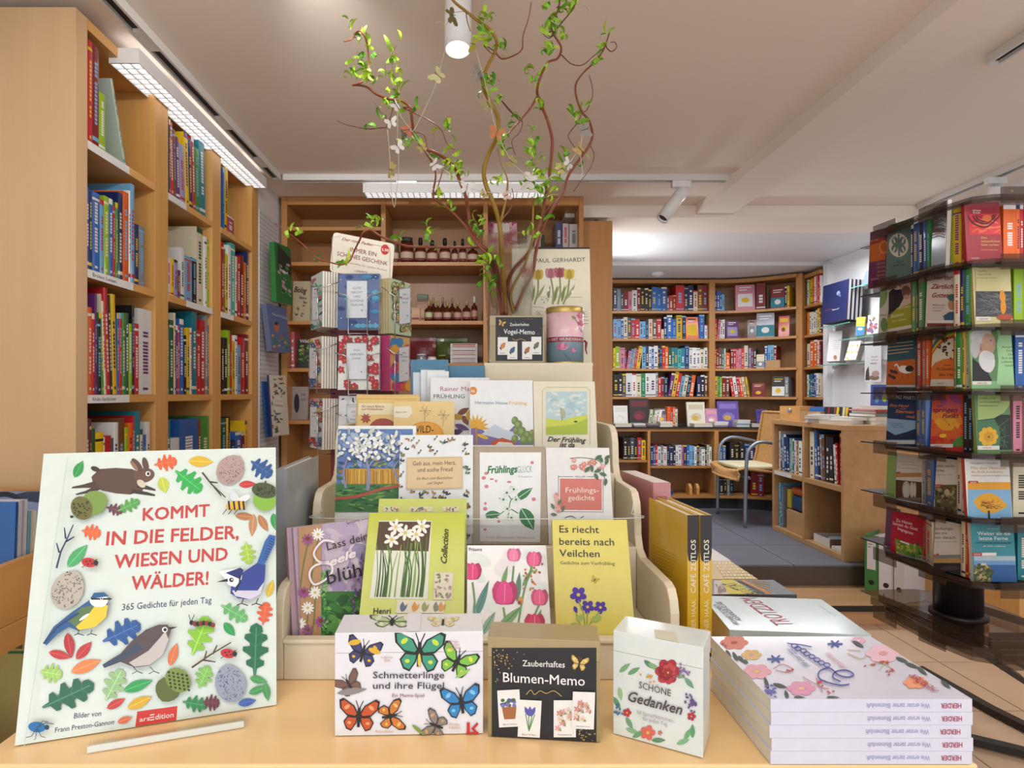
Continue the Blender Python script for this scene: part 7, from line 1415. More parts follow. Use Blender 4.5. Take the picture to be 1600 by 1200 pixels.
e = empty('white_carton', (2.36, 2.90, .001), 'white cardboard cartons standing behind the rack post', 'carton'); MB('print', '#d9dbe2').box(0, .1, 0, .12, 0, .27).obj('carton_body', e); MB('print', '#e2e4ea').box(-.001, .101, -.001, .121, .2705, .285).obj('lid', e)
e = empty('wooden_cabinet', (2.285, 2.56, .001), 'light wooden cabinet corner at the edge behind the rack', 'cabinet'); MB('beech_z').box(0, .42, 0, .3, .05, .36).obj('carcass', e, bevel=.002); MB('beech_z').box(-.005, .425, -.005, .305, .3605, .38).obj('top', e); MB('beech_z').box(.02, .4, .02, .28, 0, .0495).obj('plinth', e)
# ================================================================ card carousel
cs = empty('card_carousel', (0, 0, 0), 'revolving wire carousel with dark red core holding patterned gift booklets', 'display stand')
KX, KY = -.325, 1.79
MB('maroon').box(KX-.085, KX+.085, KY-.085, KY+.085, H0-.32, H0+.30).obj('core', cs, bevel=.002); MB('chrome').lathe([(.012, -1.13), (.012, -.3205)], (KX, KY, H0), 12).obj('pole', cs); MB('dark_metal').lathe([(.2, -1.158), (.2, -1.14), (.03, -1.13)], (KX, KY, H0), 28).obj('foot', cs)
KC = .3
def wire(pts, n='wire'): MB('chrome').tube(pts, .0016, 6).obj(n, cs)
TB = [(427, 514), (524, 610), (619, 706)]        # rows of the three tiers, front column
def pat(a, x0, x1, y0, y1, kind, lab, lines, seed, lx0, lx1, ly0, ly1, sk=0):
    q = random.Random(seed); w, h = x1-x0, y1-y0
    for i in range(46):
        x, y = x0+q.random()*w, y0+q.random()*h; x = min(max(x, x0+w*.08), x1-w*.08); y = min(max(y, y0+h*.06), y1-h*.06)
        if kind == 'cloud':
            c = q.choice(['#3f8ab8', '#2a5a9a', '#5aa8c8', '#1f3f78']); [a.ell(x+dx, y+dy, 11, 8, c, 0, 10) for dx, dy in ((-10, 0), (0, -5), (10, 0), (0, 3))] if i % 2 else a.ell(x, y, 3, 3, '#d8e0ec', 0, 5)
        elif kind == 'rose': a.leaf(x+14, y+12, 26, 9, q.uniform(0, 180), '#3f6a4a'); a.flower(x, y, 19, 5, '#b8283a', '#e0a04a', .9, q.uniform(0, 70))
        elif kind == 'blot': a.ell(x, y, 20, 24, q.choice(['#d8601f', '#c81f7a', '#e8a82a', '#2f86c0', '#8a2a6a', '#e0501f']), 0, 14)
        elif kind == 'avo': a.ell(x, y, 13, 22, '#5a5a2c', q.uniform(-20, 20)); a.ell(x, y, 9, 16, '#c8c88a'); a.ell(x, y+4, 5, 7, '#8a5a2c'); a.ell(x+22, y+10, 8, 8, '#d8a03a') if i % 3 == 0 else None
        elif kind == 'leafy': a.leaf(x, y, 36, 12, q.uniform(0, 180), q.choice(['#5f9a8a', '#2f6a64', '#86b8a0', '#c86a6a'])); 
        elif kind == 'mix': a.flower(x, y, 13, 5, q.choice(['#c8343c', '#3a64a8', '#e0b83a', '#d88a9a']), '#f0e0a0', .9); a.leaf(x+8, y+8, 18, 7, q.uniform(0, 180), '#5f8a5a')
        elif kind == 'black': a.leaf(x, y, 20, 8, q.uniform(0, 180), q.choice(['#2a2f4a', '#4a4a6a', '#6a86a8', '#3a5a4c']))
    a.poly([(lx0-3, ly1+3+sk), (lx1+3, ly1+3), (lx1+3, ly0-3), (lx0-3, ly0-3+sk)], '#9aa6b0'); a.poly([(lx0, ly1+sk), (lx1, ly1), (lx1, ly0), (lx0, ly0+sk)], '#e0e4ea')
    for i, t in enumerate(lines):
        cx = (lx0+lx1)/2; tw = min((lx1-lx0)*.75, len(t)*(lx1-lx0)*.11); y = ly0+(ly1-ly0)*.22+i*(ly1-ly0)*.115; a.text(t, cx-tw/2, y, cx+tw/2, y, (ly1-ly0)*.06, '#5a6068')
    a.ell((lx0*.25+lx1*.75), ly1-(ly1-ly0)*.2, 5, 4, '#8a9098', 0, 8)
gb = 'gift booklets on the carousel'
def bk(lab, BL, BR, TL, col, art, t=.006, sp='#b8a8a8'): return book(lab, BL, BR, TL, t, col, art, 400, 300, KC, hard=False, spine=sp, kind='gift_booklet', group=None)
FR = [('blue cloud patterned gift booklet, front of top carousel tier', '#2a4f8c', 'cloud', ['GUTE', 'NACHT', 'UND', 'SCHÖNE', 'TRÄUME'], (425, 640, 425, 715), (475, 578, 465, 655)), ('red rose patterned gift booklet, front of second carousel tier', '#e2e0d8', 'rose', ['VON', 'HERZEN', 'DANK'], (425, 640, 748, 1030), (475, 575, 790, 975)), ('dark leaf patterned gift booklet, front of third carousel tier', '#d8dce0', 'black', ['LICHT', 'UND', 'FREUDE'], (425, 640, 1062, 1345), (475, 575, 1110, 1290))]
for i, (lab, c, kd, ln, (x0, x1, y0, y1), lb) in enumerate(FR):
    BL = P(400+x0*KC, 300+y1*KC, 1.63); BR = P(400+x1*KC, 300+y1*KC, 1.63); TL = P(400+x0*KC, 300+y0*KC, 1.645)
    bk(lab, BL, BR, TL, c, lambda a: pat(a, x0, x1, y0, y1, kd, None, ln, i+3, *lb))
    for j in range(1, 4): bk(f'{["second","third","fourth"][j-1]} booklet behind the {lab.split(",")[0].replace(" patterned gift booklet","")} one in front of carousel', BL+Vector((0, .007*j, 0)), BR+Vector((0, .007*j, 0)), TL+Vector((0, .007*j, 0)), c, None)
    z0 = BL.z; 
    wire([(BL.x-.003, 1.66, z0+.1), (BL.x-.003, 1.622, z0+.098), (BL.x+.025, 1.622, z0+.09), (BL.x+.03, 1.622, z0+.08), (BL.x+.03, 1.624, z0-.012), (BR.x-.03, 1.624, z0-.012), (BR.x-.03, 1.622, z0+.08), (BR.x-.025, 1.622, z0+.09), (BR.x+.003, 1.622, z0+.098), (BR.x+.003, 1.66, z0+.1)])
    for dx in (.03, -.03): 
        xx = BL.x+dx if dx > 0 else BR.x+dx; wire([(xx, 1.624, z0-.012), (xx, 1.70, z0-.02)])
LF = [('teal leaf patterned', '#cfe0dc', 'leafy', (272, 345, 437, 725)), ('bright flower patterned', '#e6e2d4', 'mix', (265, 340, 755, 1030)), ('blue and red flower patterned', '#dfe4e8', 'mix', (268, 345, 1060, 1335))]
for i, (lab, c, kd, (x0, x1, y0, y1)) in enumerate(LF):
    BL = P(400+(x0+14)*KC, 300+(y1-6)*KC, 1.73); BR = P(400+x1*KC, 300+y1*KC, 1.645); BR.z = BL.z; TL = P(400+x0*KC, 300+(y0+14)*KC, 1.755)
    M, w, h = frame(BL, BR, TL); n = M.to_3x3() @ Vector((0, 1, 0))
    for j in range(6):
        o = n*(.0075*j); bk(f'{lab} gift booklet, {ORD[j]} in its pocket, {["top","second","third"][i]} tier', BL+o, BR+o, TL+o, c if j == 0 else ['#d8c8c0', '#c8d0d8', '#e0c8b8', '#dcd8d0', '#b8c4cc'][j-1], (lambda a: pat(a, x0, x1, y0+6, y1-6, kd, None, ['VIEL', 'GLÜCK'], i+20, x0+22, x1-22, y0+60, y1-60)) if j == 0 else None)
    p = BR+n*.05; wire([(BR.x-.02, BR.y-.004, BR.z+.10), (BR.x+.0, BR.y-.008, BR.z+.105), (p.x+.01, p.y-.02, BR.z+.125)]); wire([(BR.x-.012, BR.y-.004, BR.z+.102), (BR.x-.012, BR.y-.004, BR.z-.012), (BR.x+.03, BR.y+.03, BR.z-.014)])
RT = [('avocado patterned', '#bcd0a8', 'avo', (715, 832, 470, 735), (745, 800, 500, 680)), ('colourful blot patterned', '#d8a040', 'blot', (715, 828, 765, 1035), (745, 795, 805, 980))]
for i, (lab, c, kd, (x0, x1, y0, y1), lb) in enumerate(RT):
    BL = P(400+(x0-14)*KC, 300+y1*KC, 1.645); BR = P(400+(x1-24)*KC, 300+(y1)*KC, 1.735); BR.z = BL.z; TL = P(400+x0*KC, 300+(y0-18)*KC, 1.66)
    M, w, h = frame(BL, BR, TL); n = M.to_3x3() @ Vector((0, 1, 0))
    for j in range(5):
        o = n*(.0085*j); bk(f'{lab} gift booklet, {ORD[j]} in its pocket, {["top","second"][i]} tier', BL+o, BR+o, TL+o, c, (lambda a: pat(a, x0-6, x1-10, y0+2, y1-8, kd, None, ['EIN', 'KLEINER', 'GRUSS'], i+30, *lb, sk=8)) if j == 0 else None, .007, ['#c8b48a', '#b8307a'][i])
    wire([(BL.x-.035, BL.y+.02, BL.z+.135), (BL.x+.01, BL.y-.006, BL.z+.10), (BL.x+.03, BL.y+.01, BL.z+.098)]); wire([(BL.x+.012, BL.y-.004, BL.z+.1), (BL.x+.012, BL.y-.004, BL.z-.014), (BL.x-.02, BL.y+.05, BL.z-.014)])
def a_sign(a):
    RR = '#7a1f2c'
    for p in ([(398, 405), (395, 235), (440, 232)], [(612, 275), (698, 290), (697, 460)]): a.line(p, 2.5, '#8a7a6a')
    a.text('Der rote Faden', 447, 250, 608, 282, 15, RR, .012, .4); a.text('IMMER EIN', 490, 308, 626, 336, 22, RR, .006); a.text('SCHÖNES GESCHENK', 422, 330, 684, 384, 22, RR, .006)
    a.text('Geschenkhefte für jeden Anlass', 420, 360, 682, 412, 9, '#8a6a6a'); a.text('COPPENRATH', 512, 415, 580, 424, 10, '#6a4a4a', .004); a.ell(672, 300, 22, 27, '#b8242c'); a.text('2.50', 655, 306, 690, 310, 13, 'w', .01)
BL = P(515, 424, 1.66); BR = P(612, 441, 1.72); TL = P(514, 361, 1.675); M, w, h = frame(BL, BR, TL)
o = MB('print', '#ded6c4'); r = .01; pts = [(x+r*math.cos(t), z+r*math.sin(t)) for x, z, t0 in ((w-r, r, -90), (w-r, h-r, 0), (r, h-r, 90), (r, r, 180)) for t in (R(t0+i*30) for i in range(4))]
o.prism([(x, z) for x, z in pts][::-1], 'y', 0, .003); sg = o.obj('sign_plate', cs); sg.matrix_world = M; ar = Art(M, 400, 300, KC); a_sign(ar); o = ar.done(None, 'sign_print'); o.parent = sg
wire([(KX, KY, H0+.3), (KX, 1.70, H0+.31), ((BL.x+BR.x)/2, 1.70, H0+.36)], 'sign_holder')
# ================================================================ back bookcase: bottles, boxes and books
def sc(u): return 400+u*KC
def bottle(label, u0, u1, v0, vb, Y, glass_, lab, cap, kind='oil_bottle', neck=.3, group=None, jar=False):
    x0, x1 = sc(u0), sc(u1); w = (x1-x0)*Y/F; h = (vb-v0)*KC*Y/F; r = w/2; z = H0+(VY-(300+vb*KC))*Y/F; zs_ = None
    c = P((x0+x1)/2, 300+vb*KC, Y)
    e = empty(kind, c, label, 'jar' if jar else 'bottle', group)
    if jar: MB(glass_).lathe([(r*.9, 0), (r, .006), (r, h*.78), (r*.85, h*.84)], n=16).obj('glass_body', e); MB('print', cap).lathe([(r*.9, h*.845), (r*.9, h)], n=16).obj('lid', e)
    else: MB(glass_).lathe([(r*.9, 0), (r, .004), (r, h*.5), (r*.85, h*.6), (r*neck, h*.68), (r*neck, h*.74)], n=16).obj('glass_body', e); MB('print', cap).lathe([(r*(neck+.08), h*.742), (r*(neck+.1), h*.9), (r*(neck), h)], n=14).obj('cap', e)
    n = 14; m = MB('print'); rr = r*1.012
    for i in range(n):
        t0, t1 = -math.pi*.75+1.5*math.pi*i/n-math.pi/2+math.pi/2, -math.pi*.75+1.5*math.pi*(i+1)/n
        for z0_, z1_, cc in ((.1, .19, '#8a3a3a'), (.19, .42, lab), (.42, .46, '#8a3a3a')):
            m.face([(rr*math.sin(t), -rr*math.cos(t), h*zz) for t, zz in ((t0, z0_), (t1, z0_), (t1, z1_), (t0, z1_))], cc)
    m.obj('label', e); return e
Yb_ = 3.36
def shz(y): return H0+(VY-y)*3.3/F
def place(e, zz): e.location.z = zz+.001
for i, (u0, u1, v0, c, cap, l, j) in enumerate(((705, 745, 228, 'green_glass', '#c8b48a', 'pale green jar with cork, first on the bottle shelf', 1), (752, 820, 225, 'amber_glass', '#3a4038', 'dark wide jar beside the pale green one', 1), (828, 885, 222, 'amber_glass', '#16161a', 'large brown bottle right of the dark wide jar', 0), (890, 945, 235, 'amber_glass', '#16161a', 'second large brown bottle on the upper bottle shelf', 0), (955, 1012, 225, 'amber_glass', '#16161a', 'third large brown bottle, grey shoulders, upper bottle shelf', 0), (1018, 1052, 240, 'amber_glass', '#16161a', 'narrow brown bottle between larger ones, upper shelf', 0), (1056, 1096, 228, 'amber_glass', '#16161a', 'brown bottle left of the yellow one, upper shelf', 0), (1100, 1156, 250, 'amber_glass', '#26201a', 'short bottle with yellow contents at end of upper shelf', 0))):
    e = bottle(l, u0, u1, v0, 358, Yb_, c, '#d8bfa8', cap, jar=bool(j), kind='jar' if j else 'oil_bottle', group='bottles on the upper shelf'); place(e, shz(409))
for i, (u0, u1, v0, Y) in enumerate(((880, 920, 553, 3.35), (925, 970, 556, 3.35), (975, 1017, 556, 3.35), (1030, 1070, 556, 3.35), (1075, 1118, 550, 3.35), (905, 942, 520, 3.43), (955, 990, 520, 3.43), (1005, 1038, 520, 3.43))):
    e = bottle(f'small brown bottle with gold cap, {ORD[i % 5]} of the {"front" if i < 5 else "rear"} row, lower shelf', u0, u1, v0 if i < 5 else v0+8, 662, Y, 'amber_glass', ['#cfd8a8', '#c8a890', '#d8b8a8', '#d0a898', '#c8a898', '#b88a7a', '#b88a7a', '#b88a7a'][i], '#b8a06a', group='small bottles on the lower shelf'); place(e, shz(501))
e = bottle('small bottle with white pump at the end of lower bottle shelf', 1120, 1154, 530, 662, 3.36, 'amber_glass', '#c89a84', '#e6e6e6'); place(e, shz(501))
def sbx(label, u0, u1, v0, v1, sh, c, c2, Y=3.36, d=.06, kind='soap_box', cat='box', up=0):
    a = P(sc(u0), 0, Y); w = (u1-u0)*KC*Y/F; h = (v1-v0)*KC*Y/F; e = empty(kind, (a.x, Y, shz(sh)+.001+up), label, cat)
    MB('print', c).box(0, w, 0, d, 0, h).obj('box_body', e, bevel=.001); ar = Art(e.matrix_world, uv=h); ar.rect(w*.08, h*.15, w*.92, h*.5, c2); ar.rect(w*.08, h*.7, w*.92, h*.85, '#8a3a3a'); ar.done(e, 'box_print'); return h
h = sbx('peach soap carton with red band on lower bottle shelf', 808, 855, 588, 662, 501, '#d8a888', '#e0b898'); sbx('narrow peach carton beside the red-banded one', 857, 878, 592, 662, 501, '#cfa080', '#d8b090')
h = sbx('brown soap carton behind the peach cartons', 835, 900, 545, 660, 501, '#b88a70', '#c8a088', 3.44); sbx('grey green soap block on top of the brown carton', 838, 895, 505, 542, 501, '#6a7a64', '#7a8a74', 3.44, .05, up=h+.001)
def bag(label, u0, u1, v0, v1, sh, c, Y=3.42):
    a = P(sc(u0), 0, Y); w = (u1-u0)*KC*Y/F; h = (v1-v0)*KC*Y/F; e = empty('herb_bag', (a.x, Y, shz(sh)+.001), label, 'bag')
    m = MB('gloss', c); n = 8
    for sgn in (-1, 1):
        for i in range(n):
            for j in range(n):
                f = lambda i, j: (w*i/n, .03+sgn*.03*math.sin(math.pi*i/n)*math.sin(math.pi*min(1, (j+.6)/n)), h*.88*j/n); q_ = [f(i, j), f(i+1, j), f(i+1, j+1), f(i, j+1)]; m.face(q_ if sgn < 0 else q_[::-1], c, None, True)
    m.obj('filled_pouch', e); MB('clear_acrylic').box(0, w, .028, .032, h*.88, h).obj('sealed_top', e)
bag('bag of dark red dried herbs on the third shelf', 800, 935, 728, 885, 567, '#7a2c30'); bag('bag of green dried herbs on the third shelf', 937, 1100, 728, 885, 567, '#5a6a2c', 3.46)
up = 0
for i, c in enumerate(('#e2e2e2', '#dcdde4', '#e6e2da', '#d8dae2', '#e4dfe0')): h = sbx(f'{["lowest","second","third","fourth","top"][i]} of flat white boxes stacked on the third shelf', 1012, 1153, 0, 20, 567, c, ['#b8c0d8', '#e6e6e6', '#d8b8c0', '#e6e6e6', '#c85a6a'][i], 3.35, .07, 'flat_box', up=up); up += h+.0006
e = bottle('small yellow glass jar beside the flat white boxes', 950, 990, 843, 885, 3.35, 'green_glass', '#c8c86a', '#b8b04a', jar=True, kind='jar'); place(e, shz(567))
e = bottle('silver tin standing before the dark red herb bag', 835, 890, 838, 885, 3.35, 'grey_metal', '#c8c8cc', '#d8d8dc', jar=True, kind='jar'); place(e, shz(567))
e = bottle('flat white jar beside the silver tin', 893, 940, 852, 885, 3.35, 'lamp_white', '#e0e0e0', '#e8e8e8', jar=True, kind='jar'); place(e, shz(567))
def sbook(label, u0, u1, v0, v1, sh, c, art, Y=3.38, kc=KC, o=(400, 300), t=.02, kind='hardback', lean=.02):
    x0, x1 = o[0]+u0*kc, o[0]+u1*kc; zz = shz(sh)-H0+.001; BL = pz(x0, Y, zz); BR = pz(x1, Y, zz); h = (v1-v0)*kc*Y/F; TL = BL+Vector((0, lean, h)); return book(label, BL, BR, TL, t, c, art, o[0], o[1], kc, kind=kind)
def b1(a): a.text('Biolog', 197, 520, 262, 528, 30, '#3a3028', .03, .3); a.text('Balkon', 225, 555, 262, 560, 14, '#3a3028', .02, .3); q = random.Random(1); [a.leaf(q.uniform(205, 265), q.uniform(575, 650), 18, 8, q.uniform(0, 180), '#6a5a48') for i in range(10)]
sbook('cream book with black brush lettering in the left bay of bottle bookcase', 188, 278, 448, 665, 501, '#c8b898', b1)
def b2(a): a.text('Wild', 228, 785, 275, 785, 20, 'w', .01); q = random.Random(2); [a.ell(q.uniform(225, 275), q.uniform(800, 880), 8, 5, q.choice(['#6a9a2c', '#8aba4a', '#b8305c', '#3f7a24']), q.uniform(0, 180), 8) for i in range(26)]
sbook('dark book with wild herbs and white lettering in left bay', 213, 288, 755, 908, 575, '#22241c', b2)
spine_book('hardback', 'pink spine book beside the dark wild herb book', Matrix.Translation(Vector(P(sc(181), 0, 3.36)).xy.to_3d()+Vector((0, 0, shz(575)+.001))), .02, .20, .12, '#c8606c', None, 'w', 1)
def b3(a): a.ell(212, 1100, 14, 50, '#1f1c22'); a.text('DIE', 235, 1060, 258, 1060, 10, '#3a3438', .01); a.text('WILDNIS', 232, 1085, 262, 1085, 9, '#3a3438', .01)
sbook('grey and black slim book in the left bay, below the herb book', 182, 266, 1008, 1180, 657, '#a89f9a', b3)
def b4(a): [a.line([(452+i*14-10, 683+j*14), (452+i*14, 690+j*14), (452+i*14+8, 683+j*14)], 1, '#9ac0cc') for i in range(4) for j in range(4)]
sbook('teal patterned book on the low shelf of left bay', 160, 320, 1275, 1440, 752, '#4a7a8c', None, 3.38) if False else None
KD = .3; OD = (640, 300)
def b5(a): q = random.Random(5); [a.flower(q.uniform(400, 552), q.uniform(135, 278), 20, 5, q.choice(['#c86a8c', '#d88aa4', '#b84a6c', '#e6b0c0']), '#7a2c44', .9, q.uniform(0, 70)) for i in range(26)]; a.rect(440, 165, 520, 215, '#e4dcd4')
sbook('pink floral gift book in the right bay of bottle bookcase', 392, 560, 128, 290, 388, '#cfb8b8', b5, 3.4, KD, OD)
def b6(a): a.rect(612, 215, 682, 285, '#d8ccc0')
sbook('dark green framed book beside the pink floral one', 588, 705, 190, 290, 388, '#44543c', b6, 3.42, KD, OD)
for i, (u0, u1, v0, c, l) in enumerate(((762, 794, 140, '#4a4a7a', 'dark violet'), (797, 828, 148, '#c8b8b4', 'white and red'), (832, 877, 152, '#cfc8c8', 'pale grey'))):
    x0 = 640+u0*KD; spine_book('hardback', l+' thick book in the right bay beside the calendar', Matrix.Translation((P(x0, 0, 3.36).x, 3.36, shz(388)+.001)), (u1-u0)*KD*3.36/F, (290-v0)*KD*3.36/F, .18, c, None, ['w', 'r', 'd'][i], 1, detail=2)
for i, (c, l) in enumerate((('#2a5a6a', 'teal'), ('#1c1c22', 'black'))): spine_book('hardback', l+' book glimpsed through the glass vase foot', Matrix.Translation((.07+i*.03, 3.38, shz(567)+.001)), .025, .2, .18, c, None, 'w', 1)
spine_book('hardback', 'red and brown book behind the blossoming sign on upper shelf', Matrix.Translation((P(540, 0, 3.4).x, 3.4, shz(409)+.001)), .05, .13, .15, '#8a4a5a', None, 'w', 1)
# pegboard strip and books hung on the side wall
pg = empty('pegboard', (-1.0799, 3.01, H0-.6), 'white perforated board on the wall strip beside the bookcase', 'board'); MB('peg_white').box(0, .004, 0, .27, 0, 1.52).obj('panel', pg)
m = MB('print', '#4a4a52')
for i in range(12):
    for j in range(66): 
        y, z = .012+i*.022, .012+j*.0228; m.face([(.0042, y, z), (.0042, y+.006, z), (.0042, y+.006, z+.008), (.0042, y, z+.008)], '#5a5a62')
o = m.obj('hole', pg); o['kind'] = 'stuff'
def pegbook(label, bl, br, tl, Y0, Y1, col, art, sp, t=.03):
    BL = P(*bl, Y0); BR = P(*br, Y1); BR.z = BL.z; TL = P(*tl, Y0+.01); return book(label, BL, BR, TL, t, col, art, 400, 300, KC, spine=sp, kind='hardback')
def g1(a): q = random.Random(1); a.poly([(112, 400), (112, 270), (185, 350), (188, 440)], '#2a2f24'); [a.ell(q.uniform(120, 182), q.uniform(380, 540), 12, 7, q.choice(['#2f6a34', '#4a8a4a', '#1f4a28', '#b88aa0']), q.uniform(0, 90), 8) for i in range(26)]; a.text('Vogel', 122, 410, 165, 430, 12, 'w', .01)
def g2(a): a.text('NACHTIGALL', 85, 640, 165, 665, 10, '#c8ccd8', .004); a.ell(108, 705, 12, 24, '#b8643a'); a.ell(106, 685, 9, 9, '#2a2a34'); q = random.Random(1); [a.ell(q.uniform(85, 165), q.uniform(745, 815), 9, 6, q.choice(['#c88a4a', '#5f8a5a', '#a84a3a', '#3f6a4a']), 0, 8) for i in range(16)]
def g3(a): q = random.Random(3); [a.leaf(q.uniform(82, 150), q.uniform(965, 1290), 20, 9, q.uniform(0, 180), q.choice(['#6a8a4a', '#a86a3a', '#3f5a6a', '#8a5a4a', '#4a6a3a'])) for i in range(46)]; a.ell(115, 1105, 26, 46, '#d8d0c4'); a.text('Das Buch der', 98, 1090, 135, 1094, 8, '#4a4a4a'); a.text('Insekten', 95, 1115, 140, 1120, 14, '#4a4a4a', .006)
pegbook('green hardback with dark forest cover hung on the wall strip', (432, 471), (457, 474), (430, 378), 3.02, 3.16, '#2f6f3c', g1, '#2f8a48')
pegbook('blue hardback with a robin hung on the wall strip', (425, 548), (455, 552), (416, 474), 2.98, 3.14, '#5a6a94', g2, '#6a7aa0')
pegbook('white hardback with insects and leaves on the wall strip', (426, 682), (452, 680), (421, 586), 2.99, 3.13, '#cfc8bc', g3, '#2a3a7a', .012)
pegbook('bright blue book behind the insect book on the wall strip', (418, 683), (440, 683), (412, 596), 3.03, 3.16, '#2058a0', None, '#2058a0', .01)
# ================================================================ browser trough at the left
bt = empty('browser_trough', (0, 0, 0), 'light wooden browser trough of picture books beside the table', 'trough')
MB('beech_y').box(-.812, -.80, .75, 1.60, H0-.395, H0-.29).obj('side_board', bt, bevel=.001); MB('beech_y').box(-.815, -.797, .75, 1.60, H0-.44, H0-.3955).obj('rail', bt, bevel=.001)
MB('beech_x').box(-1.36, -.8125, 1.588, 1.60, H0-.44, H0-.25).obj('end_board', bt); MB('beech_y').box(-1.36, -.8155, .75, 1.587, H0-.44, H0-.42).obj('bottom_board', bt)
MB('beech_y').box(-1.36, -.70, .75, 1.60, H0-.83, H0-.81).obj('lower_shelf', bt); MB('beech_y').box(-.712, -.70, .75, 1.60, H0-.8095, H0-.62).obj('lower_side_board', bt)
for y in (.76, 1.56):
    for x in (-1.34, -.87): MB('beech_z').box(x, x+.04, y, y+.02, .001, H0-.8305).obj('support', bt); MB('beech_z').box(x, x+.04, y, y+.02, H0-.8095, H0-.4405).obj('support', bt)
def c_noah(a): a.poly([(0, 185), (0, 120), (60, 95), (120, 80), (265, 80), (265, 120), (180, 130), (90, 120)][::-1], '#2f3f58'); a.ell(20, 150, 90, 70, '#1c2030'); a.ell(20, 165, 78, 62, '#7a8ab4'); a.text('zu Noah', 122, 232, 245, 226, 30, '#1c2440', .012, .2); a.text('Mantel', 130, 290, 222, 286, 30, '#1c2440', .012, .2)
BL = P(-40, 905, 1.50); BR = P(105, 905, 1.50); book('pale blue Noah picture book standing upright at the end of trough', Vector((BL.x, 1.53, H0-.419)), Vector((BR.x, 1.53, H0-.419)), P(-40, 768, 1.545), .012, '#7f93bc', c_noah, 0, 740, .35, kind='picture_book')
def face_row(label, x0, x1, y0, Y, c, t, art=None, ya=.05):
    Y = .817*F/(VX-x1)+.003; t = min(t, .006)
    a = P(x0, 0, Y); b = P(x1, 0, Y); z = H0-.419; h = (VY-y0)*Y/F+.419; return book(label, Vector((a.x, Y, z)), Vector((b.x, Y, z)), Vector((a.x, Y+.01, z+h)), t, c, art, 0, 740, .35, kind='picture_book')
face_row('bright blue picture book nearest in the trough', -70, 18, 786, 1.04, '#1f62a8', .012)
for i, (x, y, c, l) in enumerate(((24, 783, '#d8d4e0', 'white'), (28, 783, '#b8b4cc', 'lilac'), (33, 782, '#e0dce0', 'pale'))): face_row(l+' thin picture book behind the bright blue one', -60+i*3, x, y, 1.07+i*.022, c, .008)
for i, (x, y, c, l) in enumerate(((39, 800, '#7fb0c8', 'pale blue'), (44, 799, '#e0d8c0', 'cream'), (47, 800, '#ece4d0', 'ivory'))): face_row(l+' rounded board book in the trough middle', -40+i*3, x, y, 1.16+i*.03, c, .018)
face_row('dark green board book behind the ivory ones in trough', 0, 53, 835, 1.27, '#1f5a34', .012); face_row('orange board book behind the dark green one', 10, 57, 834, 1.30, '#d8602c', .012)
face_row('white picture book with green dot near the trough end', 20, 72, 851, 1.36, '#dcdcd4', .012, lambda a: a.ell(170, 340, 14, 14, '#3f7a44')); face_row('pale picture book last before the Noah book', 30, 78, 851, 1.40, '#cfd4d8', .012)
def c_hof(a): a.text('Bauernhof', 0, 685, 98, 690, 17, '#3f6a2c', .012, .2); a.text('geschichten', 0, 712, 98, 722, 16, '#3f6a2c', .012, .2); [a.rect(55+i*60, 740-i*5, 100+i*60, 782-i*5, '#6a4a34') for i in range(2)]; [a.ell(77+i*60, 760-i*5, 14, 12, '#c89a6a') for i in range(2)]; a.ell(145, 700, 18, 22, '#8a6a5a'); a.ell(145, 698, 12, 14, '#c8a080'); a.rect(35, 792, 160, 804, '#2f7a3c'); a.ell(22, 745, 18, 10, '#b83a3a')
z = H0-.809
e = book('yellow farm stories book with small animal pictures in the lower trough', Vector((-1.10, 1.22, z)), Vector((-.74, 1.22, z)), Vector((-1.10, 1.27, z+.34)), .02, '#c8b86a', c_hof, 0, 740, .35, kind='picture_book')
e = book('white and yellow picture book lying in the lower trough', Vector((-1.0, 1.0, z)), Vector((-.715, 1.0, z)), Vector((-1.0, 1.05, z+.18)), .02, '#cfc080', lambda a: (a.rect(0, 900, 100, 960, '#b8b4b0'),), 0, 740, .35, kind='picture_book')
e = book('dark picture book with orange and green shapes in the lower trough', Vector((-.95, .86, z)), Vector((-.715, .86, z)), Vector((-.95, .91, z+.12)), .02, '#33301f', lambda a: (a.ell(20, 1110, 22, 26, '#c8502c'), a.ell(40, 1140, 20, 10, '#5a8a2c'), a.rect(0, 1050, 60, 1075, '#7a8a2c')), 0, 740, .35, kind='picture_book')
# twig ornament on the cabinet
e = empty('twig_ornament', (.69, 3.5, H0+.967), 'small dark twig ornament on top of the cabinet end', 'ornament'); MB('dark_metal').lathe([(.02, 0), (.012, .006)], n=12).obj('foot', e)
q = random.Random(3)
for i in range(7): a = q.uniform(-.9, .9); MB('dark_metal').tube(cr([(0, 0, .005), (.01*a, .0, .03), (.035*a, .005, .05+.02*q.random()), (.05*a, 0, .06+.03*q.random())], 3), .002, 5).obj('twig', e)
